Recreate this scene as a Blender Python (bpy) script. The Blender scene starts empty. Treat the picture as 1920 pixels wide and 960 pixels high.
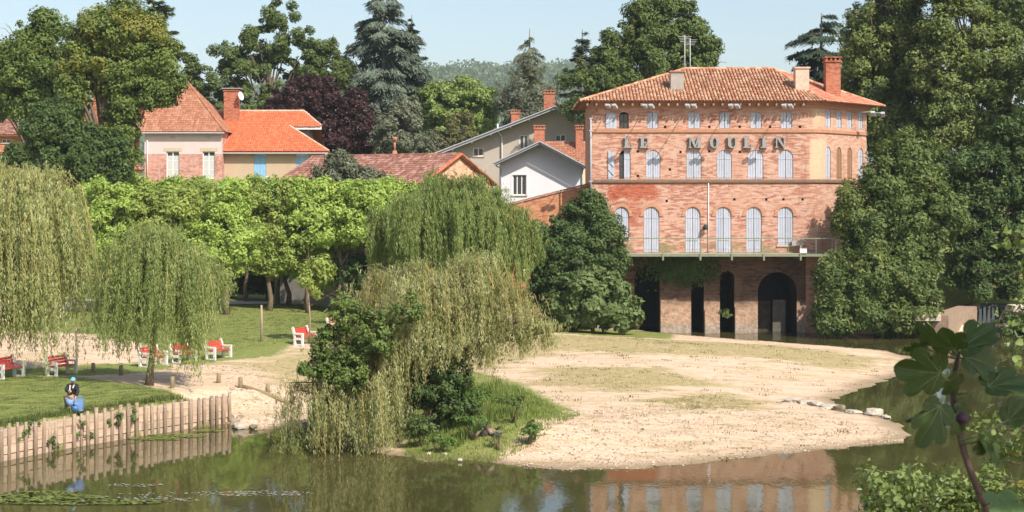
import bpy, math, random
import numpy as np
from mathutils import Vector
from mathutils.geometry import tessellate_polygon
R = np.random.default_rng(7)
random.seed(7)
SC = bpy.context.scene
COL = SC.collection

# ------------------------------------------------------------------ camera, world, sun, exposure
F = 2970.0            # focal length in photograph pixels (1920 wide)
H = 9.4               # eye height over the water
V0 = 370.0            # row of the horizon
cam_d = bpy.data.cameras.new("camera")
cam_d.sensor_width = 36.0
cam_d.lens = 36.0 * F / 1920.0
cam_d.shift_y = (V0 - 480.0) / 1920.0
cam_d.clip_start = 0.1
cam_d.clip_end = 6000.0
cam = bpy.data.objects.new("camera", cam_d)
COL.objects.link(cam)
cam.location = (0, 0, H)
cam.rotation_euler = (math.radians(90), 0, 0)
SC.camera = cam
cam_d.dof.use_dof = True
cam_d.dof.focus_distance = 105.0
cam_d.dof.aperture_fstop = 11.0

SUN = Vector((0.77, -1.0, 1.28)).normalized()
world = bpy.data.worlds.new("World")
SC.world = world
world.use_nodes = True
wn = world.node_tree
sky = wn.nodes.new("ShaderNodeTexSky")
sky.sky_type = 'NISHITA'
sky.sun_disc = False
sky.sun_elevation = math.asin(SUN.z)
sky.sun_rotation = math.atan2(SUN.x, SUN.y)
sky.altitude = 100
sky.air_density = 1.0
sky.dust_density = 2.2
sky.ozone_density = 0.2
wn.links.new(sky.outputs[0], wn.nodes["Background"].inputs[0])
wn.nodes["Background"].inputs[1].default_value = 0.128
sun_d = bpy.data.lights.new("sun", 'SUN')
sun_d.energy = 4.8
sun_d.angle = math.radians(0.5)
sun_d.color = (1.0, 0.925, 0.82)
sun = bpy.data.objects.new("sun", sun_d)
COL.objects.link(sun)
sun.location = (40, -50, 80)
sun.rotation_euler = SUN.to_track_quat('Z', 'Y').to_euler()
SC.view_settings.view_transform = 'Standard'
SC.view_settings.look = 'None'
SC.view_settings.exposure = 0.42
SC.view_settings.gamma = 1.0
SC.cycles.use_denoising = True
SC.cycles.max_bounces = 6
SC.cycles.diffuse_bounces = 3
SC.cycles.glossy_bounces = 3
SC.cycles.transmission_bounces = 3
SC.cycles.volume_bounces = 1
SC.cycles.sample_clamp_indirect = 6.0

# ------------------------------------------------------------------ geometry helpers
def P(u, v, Y):
    return np.array([(u - 960.0) / F * Y, Y, H - (v - V0) / F * Y])
def XZ(u, v, Y):
    return ((u - 960.0) / F * Y, H - (v - V0) / F * Y)
def G(u, v, z=0.0):
    Y = F * (H - z) / (v - V0)
    return ((u - 960.0) / F * Y, Y)
def ray_plane(u, v, p0, n):
    d = np.array([(u - 960.0) / F, 1.0, -(v - V0) / F]); o = np.array([0, 0, H])
    t = np.dot(np.asarray(p0) - o, n) / np.dot(d, n)
    return o + d * t
def nrm(v):
    v = np.asarray(v, float); return v / (np.linalg.norm(v) + 1e-12)

def root_off(parent):
    o = np.zeros(3)
    while parent is not None:
        o = o + np.array(parent.location); parent = parent.parent
    return o

def link(name, me, mats, parent=None):
    ob = bpy.data.objects.new(name, me)
    COL.objects.link(ob)
    for m in (mats if isinstance(mats, (list, tuple)) else [mats]):
        if m is not None: me.materials.append(m)
    if parent is not None: ob.parent = parent
    return ob

def mesh_k(name, V, Fi, mats, parent=None, mi=None, smooth=False, uv=None):
    """V (n,3), Fi (m,k) constant k, as one object; V in world coordinates"""
    V = np.asarray(V, np.float32) - root_off(parent).astype(np.float32)
    Fi = np.asarray(Fi, np.int32)
    me = bpy.data.meshes.new(name)
    me.vertices.add(len(V)); me.vertices.foreach_set('co', V.ravel())
    m, k = Fi.shape
    me.loops.add(m * k); me.loops.foreach_set('vertex_index', Fi.ravel())
    me.polygons.add(m); me.polygons.foreach_set('loop_start', np.arange(m, dtype=np.int32) * k)
    if mi is not None: me.polygons.foreach_set('material_index', np.asarray(mi, np.int32))
    me.polygons.foreach_set('use_smooth', np.full(m, smooth, bool))
    me.update(calc_edges=True)
    if uv is not None:
        l = me.uv_layers.new(name="UVMap"); l.data.foreach_set('uv', np.asarray(uv, np.float32).ravel())
    return link(name, me, mats, parent)

class MB:
    def __init__(s): s.v = []; s.f = []; s.m = []; s.sm = []; s.uv = []
    def add(s, V, Fs, mi=0, smooth=False):
        b = len(s.v); s.v.extend([tuple(map(float, p)) for p in V])
        for f in Fs: s.f.append([b + i for i in f]); s.m.append(mi); s.sm.append(smooth)
        return s
    def box(s, x0, x1, y0, y1, z0, z1, mi=0):
        V = [(x, y, z) for z in (z0, z1) for y in (y0, y1) for x in (x0, x1)]
        return s.add(V, [(0, 2, 3, 1), (4, 5, 7, 6), (0, 1, 5, 4), (2, 6, 7, 3), (0, 4, 6, 2), (1, 3, 7, 5)], mi)
    def fbox(s, O, d, a0, a1, b0, b1, z0, z1, mi=0):
        """box in a facade frame: a along d, b into the building, z up"""
        d = np.array([d[0], d[1], 0.]); n = np.array([-d[1], d[0], 0.]); O = np.array([O[0], O[1], 0.])
        V = [O + d * a + n * b + np.array([0, 0, z]) for z in (z0, z1) for b in (b0, b1) for a in (a0, a1)]
        return s.add(V, [(0, 2, 3, 1), (4, 5, 7, 6), (0, 1, 5, 4), (2, 6, 7, 3), (0, 4, 6, 2), (1, 3, 7, 5)], mi)
    def beam(s, p0, p1, w, h, mi=0, up=(0, 0, 1)):
        p0 = np.asarray(p0, float); p1 = np.asarray(p1, float); t = nrm(p1 - p0)
        up = np.asarray(up, float)
        if abs(np.dot(t, up)) > .98: up = np.array([0, 1., 0])
        a = nrm(np.cross(t, up)) * w / 2; b = nrm(np.cross(a, t)) * h / 2
        V = [p + sx * a + sy * b for p in (p0, p1) for sx, sy in ((-1, -1), (1, -1), (1, 1), (-1, 1))]
        return s.add(V, [(0, 1, 2, 3), (7, 6, 5, 4), (0, 4, 5, 1), (1, 5, 6, 2), (2, 6, 7, 3), (3, 7, 4, 0)], mi)
    def tube(s, path, radii, n=6, mi=0, cap=True):
        path = [np.asarray(p, float) for p in path]
        if np.isscalar(radii): radii = [radii] * len(path)
        V = []; Fs = []; a = None
        for i, p in enumerate(path):
            t = nrm(path[min(i + 1, len(path) - 1)] - path[max(i - 1, 0)])
            if a is None:
                a = np.cross(t, (0, 0, 1.)) if abs(t[2]) < .9 else np.cross(t, (0, 1., 0))
            a = nrm(a - t * np.dot(a, t)); b = np.cross(t, a)
            for k in range(n):
                q = 2 * math.pi * k / n
                V.append(p + radii[i] * (math.cos(q) * a + math.sin(q) * b))
        for i in range(len(path) - 1):
            for k in range(n):
                k2 = (k + 1) % n
                Fs.append((i * n + k, i * n + k2, (i + 1) * n + k2, (i + 1) * n + k))
        if cap:
            Fs.append(tuple(range(n - 1, -1, -1))); Fs.append(tuple((len(path) - 1) * n + k for k in range(n)))
        return s.add(V, Fs, mi, True)
    def prism(s, poly, ext, mi=0):
        """closed polygon of 3D points swept by the vector ext"""
        n = len(poly); ext = np.asarray(ext, float)
        A = [np.asarray(p, float) for p in poly]; B = [p + ext for p in A]
        tri = tessellate_polygon([[Vector(p) for p in A]])
        Fs = [tuple(t) for t in tri] + [tuple(n + i for i in reversed(t)) for t in tri]
        Fs += [(i, (i + 1) % n, n + (i + 1) % n, n + i) for i in range(n)]
        return s.add(A + B, Fs, mi)
    def build(s, name, mats, parent=None):
        off = root_off(parent)
        me = bpy.data.meshes.new(name)
        me.from_pydata([tuple(np.asarray(p) - off) for p in s.v], [], s.f)
        me.polygons.foreach_set('material_index', s.m)
        me.polygons.foreach_set('use_smooth', s.sm)
        me.update()
        return link(name, me, mats, parent)

def tag(o, label=None, cat=None, group=None, kind=None):
    if label: o['label'] = label
    if cat: o['category'] = cat
    if group: o['group'] = group
    if kind: o['kind'] = kind
    return o
def thing(name, label, cat, loc=(0, 0, 0), group=None):
    o = bpy.data.objects.new(name, None); COL.objects.link(o)
    o.location = tuple(float(c) for c in loc); o.empty_display_size = .2
    return tag(o, label, cat, group)
KIDS = {}
def copy_tree(o, parent=None):
    c = o.copy(); COL.objects.link(c)
    if parent is not None: c.parent = parent
    for ch in [k for k in o.children]: copy_tree(ch, c)
    return c

# ------------------------------------------------------------------ materials
class NT:
    def __init__(s, name):
        s.m = bpy.data.materials.new(name); s.m.use_nodes = True
        s.t = s.m.node_tree; s.b = s.t.nodes["Principled BSDF"]; s.out = s.t.nodes["Material Output"]
        s.co = None
    def n(s, typ, **kw):
        x = s.t.nodes.new(typ)
        for k, v in kw.items():
            if hasattr(x, k): setattr(x, k, v)
            else: x.inputs[k].default_value = v
        return x
    def l(s, a, b): s.t.links.new(a, b)
    def coord(s, which='Object', scale=(1, 1, 1)):
        if which == 'Pos': c = s.n("ShaderNodeNewGeometry").outputs['Position']
        else: c = s.n("ShaderNodeTexCoord").outputs[which]
        mp = s.n("ShaderNodeMapping"); mp.inputs['Scale'].default_value = scale
        s.l(c, mp.inputs[0]); return mp.outputs[0]
    def noise(s, co, scale=1., detail=4., rough=.6, dist=0.):
        x = s.n("ShaderNodeTexNoise"); s.l(co, x.inputs['Vector'])
        x.inputs['Scale'].default_value = scale; x.inputs['Detail'].default_value = detail
        x.inputs['Roughness'].default_value = rough; x.inputs['Distortion'].default_value = dist
        return x.outputs['Fac']
    def ramp(s, fac, stops, interp='LINEAR'):
        x = s.n("ShaderNodeValToRGB"); s.l(fac, x.inputs[0]); e = x.color_ramp.elements
        x.color_ramp.interpolation = interp
        while len(e) < len(stops): e.new(.5)
        for el, (p, c) in zip(e, stops):
            el.position = p; el.color = (*c, 1) if len(c) == 3 else c
        return x.outputs[0]
    def mix(s, fac, a, b, blend='MIX'):
        x = s.n("ShaderNodeMix", data_type='RGBA', blend_type=blend)
        for sock, val in ((x.inputs[0], fac), (x.inputs[6], a), (x.inputs[7], b)):
            if hasattr(val, 'links'): s.l(val, sock)
            else: sock.default_value = (*val, 1) if isinstance(val, tuple) and len(val) == 3 else val
        return x.outputs[2]
    def math(s, op, a, b=None, clamp=False):
        x = s.n("ShaderNodeMath", operation=op, use_clamp=clamp)
        for sock, val in ((x.inputs[0], a), (x.inputs[1], b)):
            if val is None: continue
            if hasattr(val, 'links'): s.l(val, sock)
            else: sock.default_value = val
        return x.outputs[0]
    def step(s, x, a, b):
        m = s.n("ShaderNodeMapRange", interpolation_type='SMOOTHSTEP')
        s.l(x, m.inputs[0]); m.inputs[1].default_value = a; m.inputs[2].default_value = b
        return m.outputs[0]
    def bump(s, h, strength=.3, dist=.05):
        x = s.n("ShaderNodeBump"); x.inputs['Strength'].default_value = strength
        x.inputs['Distance'].default_value = dist; s.l(h, x.inputs['Height'])
        s.l(x.outputs[0], s.b.inputs['Normal'])
    def fin(s, col, rough=.8, spec=.3, metal=0.):
        if hasattr(col, 'links'): s.l(col, s.b.inputs['Base Color'])
        else: s.b.inputs['Base Color'].default_value = (*col, 1)
        s.b.inputs['Roughness'].default_value = rough
        s.b.inputs['Specular IOR Level'].default_value = spec
        s.b.inputs['Metallic'].default_value = metal
        return s.m

def sc(c, k): return tuple(min(1, x * k) for x in c)
def plain(name, c, rough=.7, spec=.3, var=.25, scale=3., metal=0., stretch=(1, 1, 1), bump=0., rnd=0.):
    t = NT(name); co = t.coord('Object', stretch)
    f = t.noise(co, scale, 5.)
    col = t.ramp(f, [(.25, sc(c, 1 - var)), (.75, sc(c, 1 + var))])
    if rnd:
        oi = t.n("ShaderNodeObjectInfo"); col = t.mix(t.math('MULTIPLY', oi.outputs['Random'], rnd), col, sc(c, .35))
    if bump: t.bump(f, bump, .03)
    return t.fin(col, rough, spec, metal)
def leaf_mat(name, dark, mid, light, trans=.3, rough=.55, nscale=.35, alt=None, altw=.5):
    t = NT(name); g = t.n("ShaderNodeNewGeometry")
    col = t.ramp(g.outputs['Random Per Island'], [(0., dark), (.45, mid), (1., light)])
    n = t.noise(t.coord('Object'), nscale, 3.)
    if alt is not None: col = t.mix(t.math('MULTIPLY', t.step(n, .5, .68), altw), col, alt)
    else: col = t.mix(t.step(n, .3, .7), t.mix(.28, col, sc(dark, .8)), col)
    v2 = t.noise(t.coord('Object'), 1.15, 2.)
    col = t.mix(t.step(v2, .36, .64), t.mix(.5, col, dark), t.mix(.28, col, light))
    t.fin(col, rough, .25)
    tr = t.n("ShaderNodeBsdfTranslucent"); t.l(t.mix(.35, col, (.30, .34, .03)), tr.inputs[0])
    mx = t.n("ShaderNodeMixShader"); mx.inputs[0].default_value = trans
    t.l(t.b.outputs[0], mx.inputs[1]); t.l(tr.outputs[0], mx.inputs[2]); t.l(mx.outputs[0], t.out.inputs[0])
    return t.m
def tile_mat(name, a, b, c, patch=(.25, .12, .07)):
    t = NT(name); g = t.n("ShaderNodeNewGeometry")
    col = t.ramp(g.outputs['Random Per Island'], [(0., a), (.5, b), (1., c)])
    n = t.noise(t.coord('Object'), .5, 6., .7)
    col = t.mix(t.math('MULTIPLY', t.step(n, .5, .72), .5), col, patch)
    n2 = t.noise(t.coord('Object'), 9., 3.)
    col = t.mix(t.math('MULTIPLY', t.step(n2, .55, .7), .25), col, sc(c, 1.25))
    return t.fin(col, .85, .15)
def brick_mat(name, a, b, mortar, streak=None, rows=.075, length=.36, mw=.014, bias=0.):
    """bricks drawn in UV metres"""
    t = NT(name); co = t.coord('UV')
    br = t.n("ShaderNodeTexBrick"); t.l(co, br.inputs['Vector'])
    br.inputs['Color1'].default_value = (*a, 1); br.inputs['Color2'].default_value = (*b, 1)
    br.inputs['Mortar'].default_value = (*mortar, 1)
    br.inputs['Scale'].default_value = 1.; br.inputs['Mortar Size'].default_value = mw
    br.inputs['Brick Width'].default_value = length; br.inputs['Row Height'].default_value = rows
    br.inputs['Bias'].default_value = bias
    col = br.outputs['Color']
    # one tone per brick
    s_ = t.n("ShaderNodeSeparateXYZ"); t.l(t.coord('UV', (1 / length, 1 / rows, 1)), s_.inputs[0])
    row_ = t.math('FLOOR', s_.outputs['Y']); odd = t.math('MULTIPLY', t.math('MODULO', row_, 2.), .5)
    cmb = t.n("ShaderNodeCombineXYZ"); t.l(t.math('FLOOR', t.math('ADD', s_.outputs['X'], odd)), cmb.inputs[0]); t.l(row_, cmb.inputs[1])
    wn_ = t.n("ShaderNodeTexWhiteNoise", noise_dimensions='2D'); t.l(cmb.outputs[0], wn_.inputs['Vector'])
    st = t.math('ADD', t.math('MULTIPLY', wn_.outputs['Value'], .34), t.math('MULTIPLY', t.noise(t.coord('UV', (2.2, 4.5, 1)), 1.0, 4., .62), .68))
    big = t.noise(co, .35, 4., .6)
    st = t.math('ADD', st, t.math('MULTIPLY', t.math('SUBTRACT', big, .5), .5))
    s2 = streak or mortar
    bl = t.ramp(st, [(.24, sc(a, .55)), (.40, a), (.52, tuple((x + y) / 2 for x, y in zip(b, s2))), (.62, s2), (.76, sc(s2, 1.15))])
    col = t.mix(.72, col, bl)
    st2 = t.noise(t.coord('UV', (5., 12., 1)), 1., 3., .6)
    col = t.mix(t.math('MULTIPLY', t.step(st2, .58, .66), .4), col, sc(a, .6))
    run = t.noise(t.coord('UV', (3.2, .28, 1)), 1., 4., .6)
    col = t.mix(t.math('MULTIPLY', t.step(run, .56, .70), .35), col, sc(a, .62))
    col = t.mix(t.math('MULTIPLY', t.step(big, .45, .65), .35), col, sc(b, 1.15))
    t.bump(br.outputs['Fac'], -.25, .02)
    t.col = col
    return t
# ------------------------------------------------------------------ terrain
def smooth(x, a, b):
    t = np.clip((np.asarray(x, float) - a) / (b - a), 0, 1); return t * t * (3 - 2 * t)
def sdf(poly, X, Y):
    """signed distance, positive inside"""
    X = np.asarray(X, float); Y = np.asarray(Y, float)
    d = np.full(X.shape, 1e9); ins = np.zeros(X.shape, bool)
    n = len(poly)
    for i in range(n):
        x0, y0 = poly[i]; x1, y1 = poly[(i + 1) % n]
        ex, ey = x1 - x0, y1 - y0
        t = np.clip(((X - x0) * ex + (Y - y0) * ey) / (ex * ex + ey * ey + 1e-9), 0, 1)
        d = np.minimum(d, np.hypot(X - x0 - t * ex, Y - y0 - t * ey))
        if y0 != y1:
            c = ((y0 > Y) != (y1 > Y)) & (X < (x1 - x0) * (Y - y0) / (y1 - y0) + x0)
            ins ^= c
    return np.where(ins, d, -d)
WALL = [G(-130, 893), G(0, 865), G(100, 845), G(200, 828), G(300, 812), G(400, 797), G(430, 792)]
SHORE = [G(*p) for p in [(440, 803), (490, 806), (560, 797), (610, 812), (660, 838), (745, 854), (800, 865), (862, 863),
         (930, 867), (1000, 878), (1100, 881), (1190, 878), (1330, 866), (1500, 847), (1690, 829), (1700, 815), (1690, 795),
         (1640, 781), (1572, 762), (1566, 748), (1620, 725), (1690, 705), (1722, 690), (1705, 668), (1655, 657),
         (1530, 647), (1400, 638), (1290, 629), (1215, 622)]]
LAND = [(-400, -80), (-45, -80), (-40, 0), (-30, 36)] + WALL + SHORE + [(9.4, 112), (5.5, 113), (5.5, 123), (22, 123), (23.6, 108.6),
        (27, 107.2), (31.5, 106.4), (33, 112), (38, 113), (39, 105.5), (46, 104), (70, 100), (400, 80), (400, 900), (-400, 900)]
NEAR = [(2.6, -60), (2.8, 16), (4, 21), (14, 24), (40, 22), (120, 10), (120, -60)]
BANKP = [G(*p, 1.2) for p in [(-300, 690), (60, 700), (200, 708), (290, 716), (350, 728), (405, 738)]] + [(-12.4, 66.6), (-11.2, 66.8), (-9.8, 64), (-14, 58), (-30, 34), (-60, 30)]
def gz(X, Y):
    X = np.asarray(X, float); Y = np.asarray(Y, float)
    d = sdf(LAND, X, Y)
    d = d + (.13 * np.sin(X * 2.1 + 2 * np.sin(Y * 1.7)) + .08 * np.sin(X * 5.3 + Y * 4.1) + .10 * np.sin(X * .9 - Y * 1.3)) * smooth(X, -10, -8) * (Y < 104)
    inland = np.interp(Y, [40, 68, 90, 110, 118, 130, 160, 400], [.45, .5, .85, 1.5, 2.1, 4.0, 5.0, 6.5])
    inland = inland + .55 * smooth(X, -8, -13) * smooth(Y, 108, 90)
    inland = np.maximum(inland, np.where((X > 22), np.interp(Y, [100, 108, 114, 130], [.6, 1.4, 3., 4.5]), 0))
    steep = np.where((X > 21) & (Y > 99), .55, .06) + .25 * smooth(X, -9, -12) * smooth(Y, 80, 70)
    mound = .55 * np.exp(-((X - .2) / 3.0) ** 2 - ((Y - 60.5) / 2.6) ** 2)
    z = np.where(d > 0, np.minimum(inland, .03 + steep * d) + mound * smooth(d, 0, 2.), np.maximum(-1.6, .4 * d))
    b = sdf(BANKP, X, Y)
    bz = 1.22 + .004 * (Y - 60)
    z = np.where(d > .15, np.maximum(z, z + (bz - z) * smooth(b, -.3, 2.6)), z)
    dn = sdf(NEAR, X, Y)
    zn = np.clip((24 - Y) * .33, 0, 5.2) * smooth(dn, 0, 2.5)
    return np.where(dn > 0, np.maximum(z, zn), z)
def gz1(x, y): return float(gz(np.array([x]), np.array([y]))[0])
def on_ground(u, v):
    """where the view ray of a photo pixel meets the terrain"""
    Ys = np.arange(40, 175, .1)
    X = (u - 960) / F * Ys; Z = H - (v - V0) / F * Ys
    k = np.argmax(np.maximum(gz(X, Ys), 0) >= Z)
    return float(X[k]), float(Ys[k]), float(gz1(X[k], Ys[k]))

GRASS = [
 [G(*p, 1.2) for p in [(-300, 694), (60, 702), (160, 705), (200, 711), (300, 723), (390, 738)]] + [(-12.2, 66.5), (-11.9, 66), (-14, 58), (-30, 34), (-60, 30)],
 [G(*p, 1.0) for p in [(-400, 628), (60, 635), (170, 642), (262, 656), (330, 684), (425, 676), (520, 670), (560, 652), (640, 645), (760, 640), (900, 632)]] +
 [G(*p, .5) for p in [(1040, 630), (1130, 634), (1260, 634)]] + [(11.5, 110), (5.5, 112), (5.5, 123), (24, 123), (23.6, 110), (30, 109), (80, 106), (300, 120), (300, 400), (-300, 400), (-300, 95)],
 [G(*p, 1.15) for p in [(-200, 708), (-200, 696), (60, 691), (180, 685), (262, 672), (330, 690), (260, 700), (160, 704), (60, 706)]],
 [G(*p, .2) for p in [(745, 850), (760, 770), (800, 725), (900, 715), (980, 735), (1040, 765), (1095, 790), (1010, 820), (930, 858), (860, 858)]],
]
DRY = [[G(*p, .5) for p in [(380, 700), (560, 690), (640, 660), (900, 640), (1050, 636), (1250, 637), (1400, 640), (1650, 660), (1600, 680), (1400, 668), (1200, 672), (1050, 668), (900, 700), (640, 720), (560, 735), (470, 716)]],
       [G(*p, .4) for p in [(1235, 757), (1300, 741), (1370, 740), (1440, 752), (1390, 768), (1280, 772)]],
       [G(*p, .4) for p in [(1010, 730), (1040, 700), (1250, 700), (1330, 720), (1180, 738)]]]
def axis(dense0, dense1, step, lo, hi):
    a = list(np.arange(dense0, dense1, step)); s = step
    while a[-1] < hi: s *= 1.18; a.append(a[-1] + s)
    s = step
    while a[0] > lo: s *= 1.18; a.insert(0, a[0] - s)
    return np.array(a)
gx = axis(-34, 48, .36, -1500, 1500); gy = axis(46, 126, .36, -60, 2500)
GX, GY = np.meshgrid(gx, gy)
GZ = gz(GX, GY)
GZ += np.where(GZ > .1, .02 * R.standard_normal(GZ.shape), 0) * (GY < 126)
mg = np.full(GX.shape, -1e9)
for p in GRASS: mg = np.maximum(mg, sdf(p, GX, GY) / 1.0)
md = np.full(GX.shape, -1e9)
for p in DRY: md = np.maximum(md, sdf(p, GX, GY) / 2.2)
mg = np.clip(mg, -1, 1); md = np.clip(md, -1, 1)

t = NT("ground_cover")
pos = t.coord('Pos')
ag = t.n("ShaderNodeAttribute"); ag.attribute_name = 'grass'
ad = t.n("ShaderNodeAttribute"); ad.attribute_name = 'dry'
n1 = t.noise(pos, .55, 6., .65); n2 = t.noise(pos, 3.2, 6., .7); n3 = t.noise(pos, 26., 3., .6)
stre = t.noise(t.coord('Pos', (.22, 1.1, 1)), 1., 6., .7)
gravel = t.ramp(n3, [(.28, (.42, .30, .205)), (.5, (.62, .455, .33)), (.72, (.78, .595, .455))])
gravel = t.mix(t.math('MULTIPLY', t.step(stre, .47, .60), .6), gravel, (.44, .335, .20))
fine = t.noise(t.coord('Pos', (1.6, 5., 1)), 1.3, 5., .7)
gravel = t.mix(t.math('MULTIPLY', t.step(fine, .54, .66), .5), gravel, (.36, .29, .17))
gravel = t.mix(t.math('MULTIPLY', t.step(fine, .46, .34), .35), gravel, (.74, .58, .43))
gravel = t.mix(t.math('MULTIPLY', t.step(n1, .5, .7), .3), gravel, (.70, .54, .39))
weed = t.math('MULTIPLY', t.step(t.noise(t.coord('Pos', (.5, 1.5, 1)), 1.5, 7., .75, .6), .53, .63), .75)
gravel = t.mix(weed, gravel, (.29, .25, .115))
dryc = t.ramp(n2, [(.3, (.22, .20, .075)), (.55, (.36, .30, .14)), (.75, (.50, .40, .22))])
lawn = t.ramp(n2, [(.25, (.13, .165, .042)), (.5, (.185, .215, .06)), (.75, (.26, .27, .09))])
lawn = t.mix(t.math('MULTIPLY', t.step(n1, .5, .68), .55), lawn, (.27, .26, .10))
lawn = t.mix(t.math('MULTIPLY', t.step(stre, .58, .72), .5), lawn, (.36, .30, .15))
fd = t.step(t.math('ADD', ad.outputs['Fac'], t.math('MULTIPLY', t.math('SUBTRACT', stre, .5), 3.6)), -.75, .35)
fg = t.step(t.math('ADD', ag.outputs['Fac'], t.math('MULTIPLY', t.math('SUBTRACT', n2, .5), 2.0)), -.25, .4)
col = t.mix(t.math('MULTIPLY', fd, .8), gravel, dryc)
col = t.mix(fg, col, lawn)
sep = t.n("ShaderNodeSeparateXYZ"); t.l(pos, sep.inputs[0])
wet = t.math('SUBTRACT', 1., t.step(sep.outputs['Z'], .02, .12))
col = t.mix(t.math('MULTIPLY', wet, .75), col, (.16, .125, .07))
t.bump(t.math('ADD', n3, t.math('MULTIPLY', n2, 2.)), .55, .05)
M_ground = t.fin(col, .95, .1)

ny, nx = GX.shape
idx = np.arange(ny * nx).reshape(ny, nx)
quads = np.stack([idx[:-1, :-1], idx[:-1, 1:], idx[1:, 1:], idx[1:, :-1]], -1).reshape(-1, 4)
gV = np.stack([GX, GY, GZ], -1).reshape(-1, 3)
qg = mg.ravel()[quads].mean(1); qz = gV[quads][:, :, 2].max(1); qy = gV[quads][:, :, 1].mean(1); qx = gV[quads][:, :, 0].mean(1)
zone = np.where(qz < .0, 2, np.where((qg > 0) & (qy > 52), 0, np.where((qy > 52) & (qy < 112) & (qx > -24) & (qx < 26), 1, 2)))
for zi, nm in ((0, 'lawn'), (1, 'gravel_bar'), (2, 'ground')):
    q = quads[zone == zi]; u_, inv = np.unique(q, return_inverse=True)
    o = mesh_k(nm, gV[u_], inv.reshape(-1, 4), M_ground, smooth=True)
    for an, arr in (('grass', mg), ('dry', md)):
        a = o.data.attributes.new(an, 'FLOAT', 'POINT'); a.data.foreach_set('value', arr.ravel()[u_].astype(np.float32))
    o['kind'] = 'structure'

# water
t = NT("river_water")
pw = t.coord('Pos', (1., .32, 1.)); pw2 = t.coord('Pos', (1., .5, 1.))
wv = t.math('ADD', t.math('MULTIPLY', t.noise(pw, 1.4, 4., .55), .5), t.math('MULTIPLY', t.noise(pw2, 7., 3., .5), .10))
wv = t.math('ADD', wv, t.math('MULTIPLY', t.noise(pw2, .35, 2.), .5))
t.bump(wv, .075, .12)
murk = t.ramp(t.noise(t.coord('Pos'), .12, 3.), [(.3, (.046, .045, .015)), (.7, (.072, .066, .024))])
M_water = t.fin(murk, .02, .5)
t.b.inputs['IOR'].default_value = 1.36
o = mesh_k('water', [(-420, -80, 0), (420, -80, 0), (420, 124, 0), (-420, 124, 0)], [(0, 1, 2, 3)], M_water)
o['kind'] = 'structure'

# the pale lane behind the lawn
M_road = plain("lane_gravel", (.50, .46, .42), .95, .1, .15, 2.)
rv = []; rf = []
for i, u in enumerate(np.linspace(-260, 575, 60)):
    va = np.interp(u, [-260, 140, 260, 420, 575], [557, 562, 563, 565, 568]); vb = np.interp(u, [-260, 140, 260, 420, 575], [588, 582, 580, 572, 570])
    for v in (vb, va):
        x, y, z = on_ground(u, v); rv.append((x, y, z + .05))
for i in range(59): rf.append((2 * i, 2 * i + 2, 2 * i + 3, 2 * i + 1))
o = mesh_k('path', rv, rf, M_road); o['kind'] = 'structure'
# ------------------------------------------------------------------ shared materials
M_shutter = plain("pale_grey_paint", (.44, .47, .545), .6, .3, .12, 5., stretch=(1, 1, .3), rnd=.22)
M_blue = plain("sky_blue_paint", (.26, .48, .72), .55, .35, .08, 4.)
M_frame = plain("white_paint", (.72, .72, .70), .5, .35, .06)
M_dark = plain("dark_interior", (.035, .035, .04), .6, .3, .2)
t = NT("window_glass"); M_glass = t.fin((.045, .05, .055), .06, .6)
M_curtain = plain("net_curtain", (.52, .52, .50), .9, .1, .2, 6., stretch=(6, 6, .4))
M_wood = plain("weathered_wood", (.36, .27, .195), .9, .1, .35, 5., stretch=(4, 4, .6), bump=.4, rnd=.5)
M_woodpale = plain("pale_timber", (.56, .42, .31), .9, .1, .22, 3., stretch=(.7, .7, 5), bump=.4, rnd=.35)
M_log = plain("bollard_wood", (.25, .20, .12), .9, .1, .3, 6., bump=.4)
M_bark = plain("bark", (.16, .12, .085), .95, .1, .4, 5., stretch=(3, 3, .7), bump=.7)
M_barkg = plain("grey_bark", (.20, .18, .15), .95, .1, .35, 5., stretch=(3, 3, .7), bump=.7)
M_zinc = plain("zinc", (.42, .43, .46), .45, .4, .12)
M_green = plain("green_metal", (.19, .22, .14), .55, .4, .2, 4.)
M_white = plain("white_concrete", (.66, .65, .61), .8, .2, .14, 5.)
M_red = plain("red_paint", (.52, .045, .04), .5, .4, .12, 5.)
M_letter = plain("white_letter_face", (.27, .28, .28), .6, .3, .08)
M_letterside = plain("shaded_letter_side", (.16, .17, .18), .6, .3, .1)  # darker grey paints the shadow on the letters' flanks
M_stone = plain("pale_stone", (.60, .53, .43), .9, .15, .2, 4., bump=.5)
M_chb = brick_mat("chimney_brick", (.33, .10, .055), (.42, .16, .095), (.36, .20, .14), (.42, .19, .12), .075, .22, .008); M_chb = M_chb.fin(M_chb.col, .85, .15)
M_cement = plain("grey_cement", (.35, .32, .29), .95, .1, .15, 3., bump=.3)
M_chpink = plain("limewashed_brick", (.62, .42, .33), .95, .1, .2, 5., bump=.4)

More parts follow.
